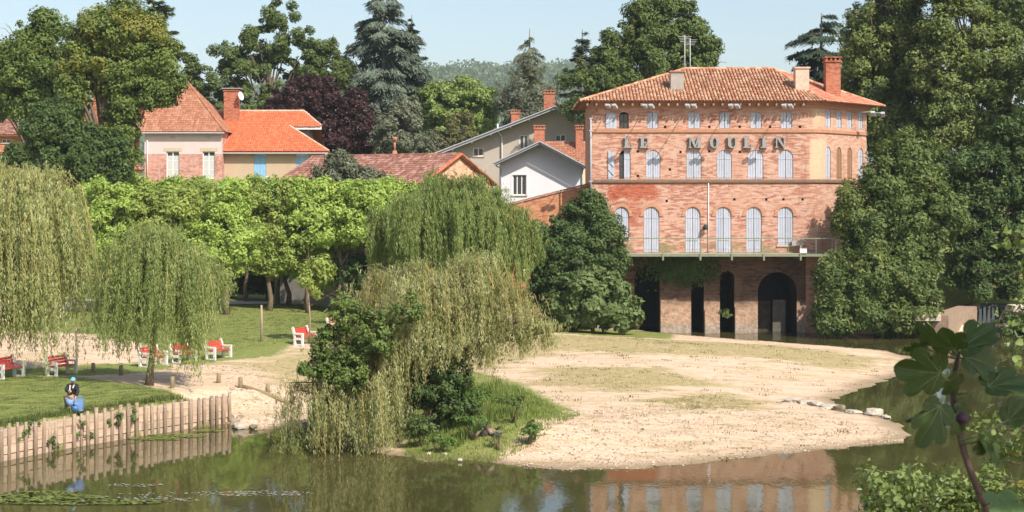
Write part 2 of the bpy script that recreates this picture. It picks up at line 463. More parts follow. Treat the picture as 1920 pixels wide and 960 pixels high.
def mill_mat():
    t = brick_mat("mill_brick", (.375, .155, .105), (.44, .235, .17), (.54, .385, .30), (.55, .39, .30), .085, .42, .013)
    col = t.col; uvm = t.coord('UV'); s = t.n("ShaderNodeSeparateXYZ"); t.l(uvm, s.inputs[0])
    U, Vv = s.outputs['X'], s.outputs['Y']
    wob = t.math('MULTIPLY', t.math('SUBTRACT', t.noise(uvm, 1.6, 6., .7), .5), 2.2)
    def box(u0, u1, v0, v1, w, k):
        U2 = t.math('ADD', U, t.math('MULTIPLY', wob, k)); V2 = t.math('ADD', Vv, t.math('MULTIPLY', wob, k))
        a = t.math('MULTIPLY', t.step(U2, u0 - w, u0 + w), t.math('SUBTRACT', 1., t.step(U2, u1 - w, u1 + w)))
        b = t.math('MULTIPLY', t.step(V2, v0 - w, v0 + w), t.math('SUBTRACT', 1., t.step(V2, v1 - w, v1 + w)))
        return t.math('MULTIPLY', a, b)
    # eroded raw-red brick over the first ground-floor windows
    er = t.math('MAXIMUM', box(.95, 4.6, 9.25, 10.35, .22, .95), t.math('MULTIPLY', box(2.3, 3.3, 7.2, 9.3, .3, .9), .7))
    rawc = t.ramp(t.noise(t.coord('UV', (1.1, 4.5, 1)), 2.0, 6., .75), [(.34, (.12, .022, .012)), (.46, (.31, .06, .026)), (.58, (.43, .11, .05)), (.70, (.56, .33, .23))])
    col = t.mix(t.math('MULTIPLY', er, .8), col, rawc)
    # cream plaster left on the rounded corner
    cr = t.math('MAXIMUM', box(15.15, 16.75, 10.7, 13.45, .12, .22), t.math('MULTIPLY', box(15.35, 16.5, 14.3, 15.6, .15, .25), .9))
    col = t.mix(t.math('MULTIPLY', cr, .85), col, t.ramp(t.noise(uvm, 2.5, 5.), [(.3, (.54, .40, .25)), (.7, (.62, .49, .33))]))
    # the rounded corner and side wall are mixed paler
    pale = t.math('MULTIPLY', t.step(t.math('ADD', U, t.math('MULTIPLY', wob, 1.)), 14.2, 16.8), .36)
    col = t.mix(pale, col, (.54, .355, .255))
    ml = t.math('MULTIPLY', box(-1, 15., 5.5, 6.25, .15, .3), t.step(t.noise(uvm, .7, 4.), .42, .6))
    col = t.mix(t.math('MULTIPLY', ml, .75), col, (.19, .16, .06))
    dk = t.math('MULTIPLY', t.step(t.noise(uvm, .35, 5., .6), .52, .72), .3)
    col = t.mix(dk, col, (.33, .16, .10))
    return t.fin(col, .92, .12)
M_mill = mill_mat()
def base_mat():
    t = brick_mat("mill_foundation", (.11, .062, .045), (.15, .09, .062), (.17, .125, .09), (.16, .11, .075), .085, .40, .014)
    n = t.noise(t.coord('Pos'), .6, 6., .7)
    col = t.mix(t.math('MULTIPLY', t.step(n, .48, .68), .6), t.col, (.06, .045, .032))
    s = t.n("ShaderNodeSeparateXYZ"); t.l(t.coord('Pos'), s.inputs[0])
    low = t.math('SUBTRACT', 1., t.step(t.math('ADD', s.outputs['Z'], t.math('MULTIPLY', t.math('SUBTRACT', n, .5), 2.)), 1.6, 2.6))  # sunlit strip under the deck's shadow painted pale, brick above painted shade-dark
    lowc = t.ramp(t.noise(t.coord('Pos'), 2.6, 6., .75), [(.30, (.22, .13, .085)), (.45, (.44, .28, .19)), (.6, (.54, .38, .27)), (.75, (.62, .48, .36))])
    col = t.mix(t.math('MULTIPLY', low, .85), col, lowc)
    foot = t.math('SUBTRACT', 1., t.step(s.outputs['Z'], .5, .8))
    col = t.mix(t.math('MULTIPLY', foot, .7), col, t.ramp(t.noise(t.coord('Pos'), 3.5, 5.), [(.35, (.22, .19, .15)), (.65, (.44, .39, .33))]))
    t.bump(t.noise(t.coord('Pos'), 3., 6., .7), .8, .15)
    return t.fin(col, .95, .1)
M_base = base_mat()
M_archshade = plain('shaded_vault_stone', (.075, .058, .046), .95, .1, .35, 2.)  # shade inside the arches put into the colour; one gate shares it
def bm(*a, **k):
    t = brick_mat(*a, **k); return t.fin(t.col, .92, .12)
M_pinkbrick = bm("rose_brick", (.42, .18, .13), (.52, .27, .21), (.62, .45, .39), (.56, .36, .30), .08, .24, .010)
M_redbrick = bm("orange_brick", (.42, .16, .075), (.48, .21, .11), (.50, .32, .22), (.54, .27, .16), .08, .28, .012)
M_rubble = bm("rubble_brick", (.50, .24, .14), (.58, .34, .22), (.68, .50, .36), (.66, .46, .32), .13, .30, .03)
M_pinkplaster = plain("pale_pink_plaster", (.62, .50, .48), .9, .15, .06, 1.2)
M_tan = plain("tan_plaster", (.50, .385, .27), .92, .12, .07, .8)
M_greyplaster = plain("grey_beige_plaster", (.44, .385, .33), .92, .12, .07, .8)
M_whiteplaster = plain("white_plaster", (.68, .68, .70), .9, .15, .04, .8)
M_cream = plain("cream_plaster", (.66, .55, .36), .9, .15, .07, .8)
M_lintel = plain("lintel_stone", (.50, .42, .30), .9, .15, .1)
T_mill = tile_mat("mill_tiles", (.33, .145, .08), (.48, .25, .15), (.60, .41, .27), (.28, .15, .095))
T_red = tile_mat("red_clay_tiles", (.29, .12, .068), (.355, .16, .095), (.43, .22, .145), (.26, .12, .075))
T_old = tile_mat("old_brown_tiles", (.30, .13, .08), (.37, .17, .11), (.44, .23, .155), (.23, .125, .085))
T_orange = tile_mat("new_orange_tiles", (.47, .125, .055), (.52, .15, .068), (.58, .19, .092), (.44, .125, .06))
T_pale = tile_mat('mortared_ridge_tiles', (.55, .34, .24), (.60, .38, .28), (.66, .46, .36), (.5, .3, .2))
T_mottle = tile_mat("mottled_tiles", (.20, .088, .064), (.285, .132, .10), (.42, .25, .195), (.17, .09, .07))

# ------------------------------------------------------------------ building helpers
def wall(name, parent, O, d, outline, holes, mat, reveal=.18, rmat=None, uoff=0., thick=0.):
    """wall sheet in a facade frame: outline / holes in (a, z); reveals run into the building"""
    O = np.array([O[0], O[1], 0.]); dd = np.array([d[0], d[1], 0.]); n = np.array([-d[1], d[0], 0.])
    W3 = lambda p, b=0.: O + dd * p[0] + n * b + np.array([0, 0, p[1]])
    polys = [[Vector((p[0], p[1], 0)) for p in outline]] + [[Vector((p[0], p[1], 0)) for p in h] for h in holes]
    flat = [p for q in polys for p in q]
    tri = tessellate_polygon(polys)
    V = [W3(p) for p in flat]; Fs = []; uv = []; mi = []
    for tr in tri:
        a, b, c = (flat[i] for i in tr)
        ar = (b.x - a.x) * (c.y - a.y) - (b.y - a.y) * (c.x - a.x)
        tr = tuple(tr) if ar > 0 else tuple(reversed(tr))
        Fs.append(tr); mi.append(0); uv += [(flat[i].x + uoff, flat[i].y) for i in tr]
    for h in holes:
        b0 = len(V); m = len(h)
        V += [W3(p) for p in h] + [W3(p, reveal) for p in h]
        for i in range(m):
            j = (i + 1) % m
            Fs.append((b0 + i, b0 + m + i, b0 + m + j, b0 + j)); mi.append(1 if rmat else 0)
            uv += [(h[i][0] + uoff, h[i][1]), (h[i][0] + uoff + reveal, h[i][1]), (h[j][0] + uoff + reveal, h[j][1]), (h[j][0] + uoff, h[j][1])]
    if thick:
        b0 = len(V); m = len(outline); V += [W3(p) for p in outline] + [W3(p, thick) for p in outline]
        for i in range(m):
            j = (i + 1) % m; Fs.append((b0 + i, b0 + j, b0 + m + j, b0 + m + i)); mi.append(0)
            uv += [(outline[k][0], outline[k][1]) for k in (i, j, j, i)]
    off = root_off(parent)
    me = bpy.data.meshes.new(name); me.from_pydata([tuple(v - off) for v in V], [], Fs)
    me.polygons.foreach_set('material_index', mi)
    l = me.uv_layers.new(name="UVMap"); l.data.foreach_set('uv', np.array(uv, np.float32).ravel()); me.update()
    return link(name, me, [mat] + ([rmat] if rmat else []), parent)
def rect(x0, x1, z0, z1): return [(x0, z0), (x1, z0), (x1, z1), (x0, z1)]
def arch(x0, x1, z0, z1, rise=None, n=8):
    """opening with an arched head; z1 is the crown"""
    w = (x1 - x0) / 2; rise = w if rise is None else rise; c = (x0 + x1) / 2
    pts = [(x0, z0), (x1, z0)]
    for k in range(n + 1):
        q = math.pi * k / n; pts.append((c + w * math.cos(q), z1 - rise + rise * math.sin(q)))
    return pts
def slab(name, parent, poly, th, mat, down=True):
    n = nrm(np.cross(np.asarray(poly[1]) - poly[0], np.asarray(poly[2]) - poly[0]))
    if n[2] < 0: n = -n
    return MB().prism(poly, -n * th).build(name, mat, parent)
def tiles(name, parent, poly, e0, e1, mat, col=.24, row=.36, arc=.055, lift=.015, seg=4, tilt=.02, wf=.53):
    """clay tiles, one curved piece each, laid in rows up the slope of the planar polygon; e0-e1 is the eave"""
    e0 = np.asarray(e0, float); u = nrm(np.asarray(e1, float) - e0); P3 = [np.asarray(p, float) for p in poly]
    n = nrm(np.cross(P3[1] - P3[0], P3[2] - P3[0])); n = n if n[2] > 0 else -n
    v = np.cross(n, u); v = v if v[2] > 0 else -v
    q = np.array([[np.dot(p - e0, u), np.dot(p - e0, v)] for p in P3])
    a0, b0 = q.min(0); a1, b1 = q.max(0)
    ca = np.arange(a0 + col / 2, a1, col); cb = np.arange(b0 + row / 2, b1 + row * .4, row)
    A, B = np.meshgrid(ca, cb); A = A.ravel(); B = B.ravel()
    keep = sdf([tuple(x) for x in q], A, B) > -.02
    A = A[keep]; B = B[keep]; m = len(A)
    A = A + R.normal(0, col * .02, m); B = B + R.normal(0, row * .025, m)
    lif = lift + R.uniform(0, .012, m)
    w = col * wf
    ks = np.arange(seg + 1); th = math.pi * ks / seg
    offa = -w * np.cos(th); offn = arc * np.sin(th)
    V = np.zeros((m, 2, seg + 1, 3))
    for e, (db, dn) in enumerate(((-row * .56, tilt + .012), (row * .56, 0.))):
        pos = e0 + (A[:, None] + offa[None]) [..., None] * u + ((B + db)[:, None] + 0 * offa[None])[..., None] * v + (lif[:, None] + dn + offn[None])[..., None] * n
        V[:, e] = pos
    base = np.arange(m)[:, None, None] * (2 * (seg + 1))
    f = np.array([[k, k + 1, seg + 1 + k + 1, seg + 1 + k] for k in range(seg)])
    Fi = (base + f[None]).reshape(-1, 4)
    o = mesh_k(name, V.reshape(-1, 3), Fi, mat, parent)
    o['kind'] = 'stuff'
    return o
def ridge_caps(name, parent, p0, p1, mat, r=.13, step=.42):
    p0 = np.asarray(p0, float); p1 = np.asarray(p1, float); L = np.linalg.norm(p1 - p0); k = max(1, int(L / step)); b = MB()
    d = (p1 - p0) / k
    for i in range(k):
        a = p0 + d * i + np.array([0, 0, R.uniform(0, .015)])
        b.tube([a, a + d * 1.06], [r, r * .86], 7, 0, False)
    o = b.build(name, mat, parent); o['kind'] = 'stuff'; return o
def chimney(parent, u0, u1, vt, vb, Y, mat, depth=.7, cap='slab', pots=0, capmat=None, name='chimney'):
    x0, zt = XZ(u0, vt, Y); x1, zb = XZ(u1, vb, Y); h = zt - zb
    ob = None
    def bx(a0, a1, b0, b1, z0, z1, nm, m, par):
        return wbox(nm, par, a0, a1, b0, b1, z0, z1, m)
    ob = bx(x0 + .03, x1 - .03, Y, Y + depth, zb - .8, zt - .16, name, mat, parent)
    cm = capmat or mat
    bx(x0 - .05, x1 + .05, Y - .08, Y + depth + .08, zt - .16, zt - .05, 'chimney_cap', cm, ob)
    if cap == 'slots':
        k = 4; w = (x1 - x0)
        for i in range(k):
            a = x0 + .02 + w * i / (k - .4)
            bx(a, a + w * .13, Y - .02, Y + depth, zt - .05, zt + .14, 'chimney_brick', cm, ob)
        bx(x0 - .06, x1 + .06, Y - .09, Y + depth + .09, zt + .14, zt + .22, 'chimney_cap', cm, ob)
    for i in range(pots):
        a = x0 + (i + .5) * (x1 - x0) / pots
        MB().tube([(a, Y + depth / 2, zt - .05), (a, Y + depth / 2, zt + .25)], [.11, .09], 8).build('chimney_pot', T_red, ob)
    return ob
def wbox(name, parent, x0, x1, y0, y1, z0, z1, mat):
    """box with UV in metres"""
    V = [(x, y, z) for z in (z0, z1) for y in (y0, y1) for x in (x0, x1)]
    Fi = [(0, 2, 3, 1), (4, 5, 7, 6), (0, 1, 5, 4), (2, 6, 7, 3), (0, 4, 6, 2), (1, 3, 7, 5)]
    uv = []
    for f in Fi:
        c = [V[i] for i in f]
        flat = len({p[2] for p in c}) == 1
        uv += [((p[0], p[1]) if flat else (p[0] + p[1], p[2])) for p in c]
    return mesh_k(name, V, Fi, mat, parent, uv=uv)
def poly_wall_box(name, parent, poly, z0, z1, mat):
    """vertical walls along a plan polyline"""
    V = []; Fi = []; uv = []; s = 0
    for i in range(len(poly) - 1):
        a = poly[i]; b = poly[i + 1]; L = math.dist(a, b); k = len(V)
        V += [(a[0], a[1], z0), (b[0], b[1], z0), (b[0], b[1], z1), (a[0], a[1], z1)]
        Fi.append((k, k + 1, k + 2, k + 3)); uv += [(s, z0), (s + L, z0), (s + L, z1), (s, z1)]; s += L
    return mesh_k(name, V, Fi, mat, parent, uv=uv)
def window(parent, O, d, x0, x1, z0, z1, depth=.14, fw=.07, bars=1, cross=0, fmat=None, curtain=False, sill=True, name='window'):
    fmat = fmat or M_frame; b = MB()
    b.fbox(O, d, x0, x0 + fw, depth - .05, depth, z0, z1); b.fbox(O, d, x1 - fw, x1, depth - .05, depth, z0, z1)
    b.fbox(O, d, x0 + fw, x1 - fw, depth - .05, depth, z0, z0 + fw); b.fbox(O, d, x0 + fw, x1 - fw, depth - .05, depth, z1 - fw, z1)
    for i in range(bars):
        c = x0 + (x1 - x0) * (i + 1) / (bars + 1); b.fbox(O, d, c - fw * .5, c + fw * .5, depth - .052, depth - .002, z0 + fw, z1 - fw)
    for i in range(cross):
        c = z0 + (z1 - z0) * (i + 1) / (cross + 1); b.fbox(O, d, x0 + fw, x1 - fw, depth - .046, depth - .006, c - .02, c + .02)
    f = b.build(name, fmat, parent)
    for i in range(bars + 1):
        a = x0 + fw + (x1 - x0 - 2 * fw) * i / (bars + 1); e = x0 + fw + (x1 - x0 - 2 * fw) * (i + 1) / (bars + 1)
        MB().fbox(O, d, a + .002, e - .002, depth - .02, depth - .012, z0 + fw, z1 - fw).build('pane', M_glass, f)
        if curtain:
            cb = MB(); k = 6
            for j in range(k):
                p = a + (e - a) * j / k; q = a + (e - a) * (j + 1) / k
                cb.fbox(O, d, p, q, depth - .030 - .008 * (j % 2), depth - .0225, z0 + fw, z1 - fw - (0.12 * (z1 - z0)))
            cb.build('curtain', M_curtain, f)
    if sill: MB().fbox(O, d, x0 - .08, x1 + .08, -.09, depth, z0 - .09, z0 - .002).build('sill', M_lintel, f)
    return f
def shutter_leaf(parent, O, d, x0, x1, z0, z1, fx0, fx1, archrise, off=.05, planks=3, mat=None, name='shutter'):
    """plank shutter leaf; the head follows the arch over the whole opening fx0..fx1"""
    mat = mat or M_shutter; b = MB(); c = (fx0 + fx1) / 2; hw = (fx1 - fx0) / 2
    dd = np.array([d[0], d[1], 0.]); n = np.array([-d[1], d[0], 0.]); O3 = np.array([O[0], O[1], 0.])
    def top(x):
        if archrise <= 0: return z1
        q = max(-1, min(1, (x - c) / hw)); return z1 - archrise + archrise * math.sqrt(max(0, 1 - q * q))
    w = (x1 - x0) / planks
    for i in range(planks):
        a = x0 + i * w + .008; e = x0 + (i + 1) * w - .008
        xs = np.linspace(a, e, 4)
        poly = [(a, z0), (e, z0)] + [(x, top(x) - .01) for x in xs[::-1]]
        b.prism([O3 + dd * p[0] + n * (off + .004 * (i % 2)) + np.array([0, 0, p[1]]) for p in poly], n * .035)
    hgt = z1 - archrise - z0
    for f in (.1, .93) if archrise > 0 else (.14, .84):
        z = z0 + hgt * f; b.fbox(O, d, x0 + .012, x1 - .012, off - .018, off + .001, z - .045, z + .045)
    return b.build(name, mat, parent)
# ================================================================== THE MILL
MY = 110.0
mx = lambda u: (u - 960) / 27.0
mz = lambda v: H - (v - V0) / 27.0
mill = thing('mill_building', 'large brick mill with LE MOULIN letters, pale arched shutters and a low tiled roof', 'mill', (13, 112, 0))
O1 = (0, MY); D1 = (1, 0); XA = 5.55; XB = 20.4
cq = math.radians(50); D2 = (math.cos(cq), math.sin(cq)); RC = 1.8
O2 = (XB + RC * math.sin(cq), MY + RC - RC * math.cos(cq)); LB = 6.34; LARC = RC * cq
Cc = (O2[0] + D2[0] * LB, O2[1] + D2[1] * LB)
Z0, Z1, Z2, Z3 = 5.55, mz(340), mz(245), 16.12
hole_sq = lambda u, v: rect(mx(u) - .08, mx(u) + .08, mz(v) - .08, mz(v) + .09)
UP = [(1135, 1157), (1161, 1179), (1213, 1234), (1290, 1313), (1349, 1369), (1407, 1428), (1464, 1485)]
FI = [(1138, 1182), (1211, 1238), (1287, 1315), (1344, 1372), (1402, 1431), (1459, 1487)]
GR = [(1152, 1179, 447), (1207, 1236, 473), (1285, 1313, 473), (1342, 1371, 473), (1399, 1428, 473), (1458, 1487, 459)]
up_h = [arch(mx(a), mx(b), mz(242), mz(210), .22) for a, b in UP[1:]]
fi_h = [arch(mx(1161), mx(1182), Z1 + .18, mz(282), .38)] + [arch(mx(a), mx(b), Z1 + .18, mz(281), .5) for a, b in FI[1:]]
gr_h = [arch(mx(a), mx(b), max(mz(c), Z0 + .02), mz(388), .55) for a, b, c in GR]
put_up = [hole_sq(u, 238) for u in (1247, 1330, 1387, 1444, 1500)]
put_fi = [hole_sq(u, v) for u, v in ((1196, 330), (1196, 284), (1276, 285), (1330, 284), (1387, 285), (1256, 318))]
put_gr = [hole_sq(u, v) for u, v in ((1377, 374), (1437, 374), (1469, 374), (1505, 374), (1250, 377))]
wall('brick_wall', mill, O1, D1, rect(XA, XB, Z2, Z3), up_h + put_up, M_mill, .22, M_mill, -XA)
wall('brick_wall', mill, O1, D1, rect(XA, XB, Z1, Z2), fi_h + put_fi, M_mill, .22, M_mill, -XA)
wall('brick_wall', mill, O1, D1, rect(XA, XB, Z0, Z1), gr_h + put_gr, M_mill, .22, M_mill, -XA)
# rounded corner
V = []; Fi = []; uv = []
for i in range(11):
    q = cq * i / 10; x, y = XB + RC * math.sin(q), MY + RC - RC * math.cos(q)
    V += [(x, y, -.8), (x, y, Z3)]
    if i:
        k = 2 * i; Fi.append((k - 2, k, k + 1, k - 1)); s0 = XB - XA + RC * cq * (i - 1) / 10; s1 = XB - XA + RC * cq * i / 10
        uv += [(s0, -.8), (s1, -.8), (s1, Z3), (s0, Z3)]
mesh_k('rounded_corner', V, Fi, M_mill, mill, uv=uv, smooth=True)
# side wall
def sa(u):
    k = (u - 960) / F; return (k * O2[1] - O2[0]) / (D2[0] - D2[1] * k)
SU = [(sa(u) - .37, sa(u) + .37) for u in (1553, 1573, 1593, 1614)]
su_h = [arch(a, b, Z2 + .28, Z2 + 1.5, .2) for a, b in SU]
sf_h = [arch(a, b, Z1 + .18, Z1 + 2.45, .42) for a, b in SU]
UO = XB - XA + LARC
wall('brick_wall', mill, O2, D2, rect(0, LB, Z2, Z3), su_h, M_mill, .22, M_mill, UO)
wall('brick_wall', mill, O2, D2, rect(0, LB, Z1, Z2), sf_h, M_mill, .22, M_mill, UO)
wall('brick_wall', mill, O2, D2, rect(0, LB, -.8, Z1), [], M_mill, .22, M_mill, UO)
poly_wall_box('rear_wall', mill, [Cc, (23.5, 120), (XA, 120), (XA, MY)], -.5, Z3, M_mill)
mesh_k('floor_slab', [(XA, MY + .3, Z0 - .2), (XB, MY + .3, Z0 - .2), (Cc[0] - .3, Cc[1], Z0 - .2), (23, 119.8, Z0 - .2), (XA, 119.8, Z0 - .2)], [(0, 1, 2, 3, 4)], M_dark, mill)
mesh_k('ceiling_panel', [(XA, MY + .3, Z3 - .2), (XB, MY + .3, Z3 - .2), (Cc[0] - .3, Cc[1], Z3 - .2), (23, 119.8, Z3 - .2), (XA, 119.8, Z3 - .2)], [(0, 1, 2, 3, 4)], M_dark, mill)
# arcade over the tail race
arc_h = [arch(8.52, 10.26, -.7, 4.6, .87, 12), arch(12.44, 13.33, -.7, 4.29, .44, 10), arch(14.44, 15.44, -.7, 4.29, .5, 10), arch(17.07, 19.78, -.7, 4.2, 1.355, 16)]
wall('arcade_wall', mill, O1, D1, rect(XA, XB, -.8, Z0), arc_h, M_base, 3.2, M_archshade, -XA)
mesh_k('arcade_back', [(XA, 115, -1), (XB, 115, -1), (XB, 115, Z0), (XA, 115, Z0)], [(0, 1, 2, 3)], M_dark, mill)  # near-black sheet stands in for the unlit depth of the arches
for px, top in (([(10.3, -.7), (12.44, -.7), (11.62, 2.2), (11.35, 2.42), (10.9, 2.3), (10.3, 2.28)], 0), ([(13.36, -.7), (14.4, -.7), (14.36, 1.6), (14.1, 1.82), (13.8, 1.72), (13.36, 1.55)], 0), ([(15.46, -.7), (16.35, -.7), (16.05, 1.75), (15.46, 1.8)], 0)):
    b = MB().prism([np.array([p[0], MY - .32, p[1]]) for p in px], (0, .30, 0)); b.build('pier_footing', M_base, mill)
M_wetgate = plain('wet_grey_gate', (.13, .115, .095), .8, .2, .3, 3.)
gt = MB(); gt.fbox(O1, D1, 17.2, 18.2, 1.6, 1.7, -.6, 2.1); gt.build('sluice_gate', M_archshade, mill)
gt = MB(); gt.fbox(O1, D1, 18.3, 19.2, 1.2, 1.32, -.6, 2.2); gt.build('sluice_gate', M_wetgate, mill)
# string courses and cornice swept along front, corner and side
path = [(XA - .05, MY), (XB, MY)] + [(XB + RC * math.sin(cq * i / 6), MY + RC - RC * math.cos(cq * i / 6)) for i in range(1, 7)] + [Cc]
def band(name, prof, mat):
    V = []; Fi = []
    for i, p in enumerate(path):
        a = path[max(0, i - 1)]; c = path[min(len(path) - 1, i + 1)]; t_ = nrm([c[0] - a[0], c[1] - a[1]]); nn = (t_[1], -t_[0])
        for o_, z_ in prof: V.append((p[0] + nn[0] * o_, p[1] + nn[1] * o_, z_))
    k = len(prof)
    for i in range(len(path) - 1):
        for j in range(k - 1): Fi.append((i * k + j, (i + 1) * k + j, (i + 1) * k + j + 1, i * k + j + 1))
    return mesh_k(name, V, Fi, mat, mill)
M_band = plain("string_course_brick", (.46, .24, .15), .9, .1, .25, 2., stretch=(2, 2, 6))
M_band2 = plain("old_ledge", (.26, .17, .12), .9, .1, .3, 2., stretch=(2, 2, 6))
band('string_course', [(0, Z2 - .2), (.10, Z2 - .12), (.12, Z2 + .10), (.02, Z2 + .14), (0, Z2 + .14)], M_band)
band('string_course', [(0, Z1 - .18), (.12, Z1 - .08), (.16, Z1 + .08), (.15, Z1 + .13), (0, Z1 + .15)], M_band2)
band('cornice', [(0, Z3 - .52), (.08, Z3 - .50), (.10, Z3 - .28), (.22, Z3 - .26), (.24, Z3 - .02)], M_band)
# arch hoods over the ground-floor openings
for a, b_, c in GR:
    x0, x1 = mx(a), mx(b_); hb = MB(); cx = (x0 + x1) / 2; w = (x1 - x0) / 2; zc = mz(388) - .55
    for k in range(9):
        q0 = math.pi * k / 9; q1 = math.pi * (k + 1) / 9
        pts = [(cx + (w + r) * math.cos(q), zc + (.55 + r) * math.sin(q)) for r, q in ((.02, q0), (.24, q0), (.24, q1), (.02, q1))]
        hb.prism([np.array([p[0], MY - .05, p[1]]) for p in pts], (0, .052, 0))
    hb.fbox(O1, D1, x0 - .28, x0 - .01, -.06, .0, zc - .10, zc - .002); hb.fbox(O1, D1, x1 + .01, x1 + .28, -.06, .0, zc - .10, zc - .002)
    hb.build('arch_hood', M_band, mill)
# shutters
def shutters(Ofr, Dfr, x0, x1, z0, z1, rise, planks=3, mat=None):
    c = (x0 + x1) / 2
    for a, b_ in ((x0 + .015, c - .012), (c + .012, x1 - .015)):
        shutter_leaf(mill, Ofr, Dfr, a, b_, z0 + .01, z1, x0, x1, rise, .05, planks, mat)
for a, b_ in UP[2:]: shutters(O1, D1, mx(a), mx(b_), mz(242), mz(210), .22, 2)
for a, b_ in FI[1:]: shutters(O1, D1, mx(a), mx(b_), Z1 + .18, mz(281), .5, 3)
for a, b_, c in GR: shutters(O1, D1, mx(a), mx(b_), max(mz(c), Z0 + .02), mz(388), .55, 3)
# opened shutters on the shore-side windows
shutter_leaf(mill, O1, D1, mx(1136), mx(1156), mz(242), mz(211), mx(1136), mx(1156), .22, -.06, 3).data.name = 'shutter'
shutter_leaf(mill, O1, D1, mx(1140), mx(1152), Z1 + .16, mz(282), mx(1128), mx(1152), .5, -.07, 2)
shutter_leaf(mill, O1, D1, mx(1170), mx(1182) - .02, Z1 + .19, mz(281), mx(1159), mx(1182), .5, .05, 2)
for (u0, v0, u1, v1) in ((1141, 303, 1151, 313), (1141, 318, 1151, 329), (1138, 232, 1154, 221)):
    MB().beam((mx(u0), MY - .085, mz(v0)), (mx(u1), MY - .085, mz(v1)), .03, .07, up=(0, 1, 0)).build('shutter_brace', M_shutter, mill)
for (a, b_), h in zip(SU, su_h): shutters(O2, D2, a, b_, Z2 + .28, Z2 + 1.5, .2, 2)
M_brownslat = plain("brown_blind", (.30, .17, .10), .8, .2, .1)
for i, (a, b_) in enumerate(SU): shutters(O2, D2, a, b_, Z1 + .18, Z1 + 2.45, .42, 2, M_brownslat if i in (1, 2) else None)
window(mill, O1, D1, mx(1161), mx(1179), mz(242), mz(213), .16, .06, 1, 1, M_dark, sill=False)
window(mill, O1, D1, mx(1161), mx(1170), Z1 + .18, mz(288), .17, .05, 0, 1, M_dark, sill=False)
# sills
for a, b_ in UP[1:]: MB().fbox(O1, D1, mx(a) - .06, mx(b_) + .06, -.07, .1, mz(242) - .08, mz(242) - .003).build('sill', M_lintel, mill)
for a, b_, c in (GR[0], GR[5]): MB().fbox(O1, D1, mx(a) - .08, mx(b_) + .08, -.1, .15, mz(c) - .12, mz(c) - .003).build('sill', M_lintel, mill)
# roof
zr, ze = 18.69, 16.0
oc = lambda q, r: (XB + r * math.sin(q), MY + RC - r * math.cos(q), ze)
E0 = (4.62, 109.0, ze); E1 = (XB, 109.0, ze); Ea = oc(cq / 2, RC + 1.); E2 = oc(cq, RC + 1.)
E3 = (Cc[0] + D2[1] + D2[0] * .9, Cc[1] - D2[0] + D2[1] * .9, ze); E4 = (24.6, 121., ze); E5 = (4.62, 121., ze)
R0 = (12.58, 115., zr); R1 = (18.97, 115., zr)
shr = lambda p, r: tuple(np.array(p) + (np.array(r) - np.array(p)) * .035 - (0, 0, .0))
rf = MB(); pts = [shr(E0, R0), shr(E1, R1), shr(Ea, R1), shr(E2, R1), shr(E3, R1), shr(E4, R1), shr(E5, R0), R0, R1]; dn = [(p[0], p[1], p[2] - .07) for p in pts]
tops = [(0, 1, 8, 7), (1, 2, 8), (2, 3, 8), (3, 4, 8), (4, 5, 8), (5, 6, 7, 8), (6, 0, 7)]
rf.add(pts + dn, tops + [tuple(9 + i for i in reversed(f)) for f in tops] + [((i + 1) % 7, i, 9 + i, 9 + (i + 1) % 7) for i in range(7)])
roof = rf.build('roof', T_old, mill)
tiles('roof_tiles', roof, [E0, E1, R1, R0], E0, E1, T_mill, .235, .34, .085, wf=.40)
T_millred = tile_mat("mill_red_tiles", (.46, .16, .10), (.54, .22, .14), (.60, .30, .20), (.40, .14, .09))
tiles('roof_tiles', roof, [E1, Ea, R1], E1, Ea, T_mill, .235, .34, .085, wf=.40)
tiles('roof_tiles', roof, [Ea, E2, R1], Ea, E2, T_millred, .235, .34, .06, wf=.42)
tiles('roof_tiles', roof, [E2, E3, R1], E2, E3, T_millred, .235, .34, .05, wf=.42)
tiles('roof_tiles', roof, [E5, E0, R0], E5, E0, T_mill, .215, .34, .07)
for a, b_ in ((E0, R0), (R0, R1), (R1, Ea), (R1, E3)): ridge_caps('ridge_tiles', roof, np.array(a) + (0, 0, .05), np.array(b_) + (0, 0, .05), T_mill, .12)
for x in np.arange(5.2, 20.6, .62): MB().box(x - .06, x + .06, 109.08, 110, ze - .28, ze - .125).build('rafter', M_wood, roof)
chimney(roof, 1257, 1283, 131, 172, 110.9, M_cement, .9, capmat=T_red)
c_ = chimney(roof, 1491, 1518, 124, 172, 110.9, M_chpink, .9)
chimney(roof, 1548, 1577, 112, 168, 112.4, M_chb, .9, cap='slots')
wbox('chimney_flashing', roof, *[XZ(u, 172, 110.7)[0] for u in (1252, 1288)], 110.6, 112.2, XZ(0, 176, 110.7)[1], XZ(0, 171, 110.7)[1], M_lintel)
for u, v in ((1284, 66), (1294, 72)):
    x, zt = XZ(u, v, 116); b = MB(); b.tube([(x, 116, 17.0), (x, 116, zt)], .035, 5)
    for k in range(4): b.beam((x - .5 + .06 * k, 116, zt - .1 - .12 * k), (x + .5 - .06 * k, 116, zt - .1 - .12 * k), .025, .025)
    b.build('antenna', M_zinc, roof)
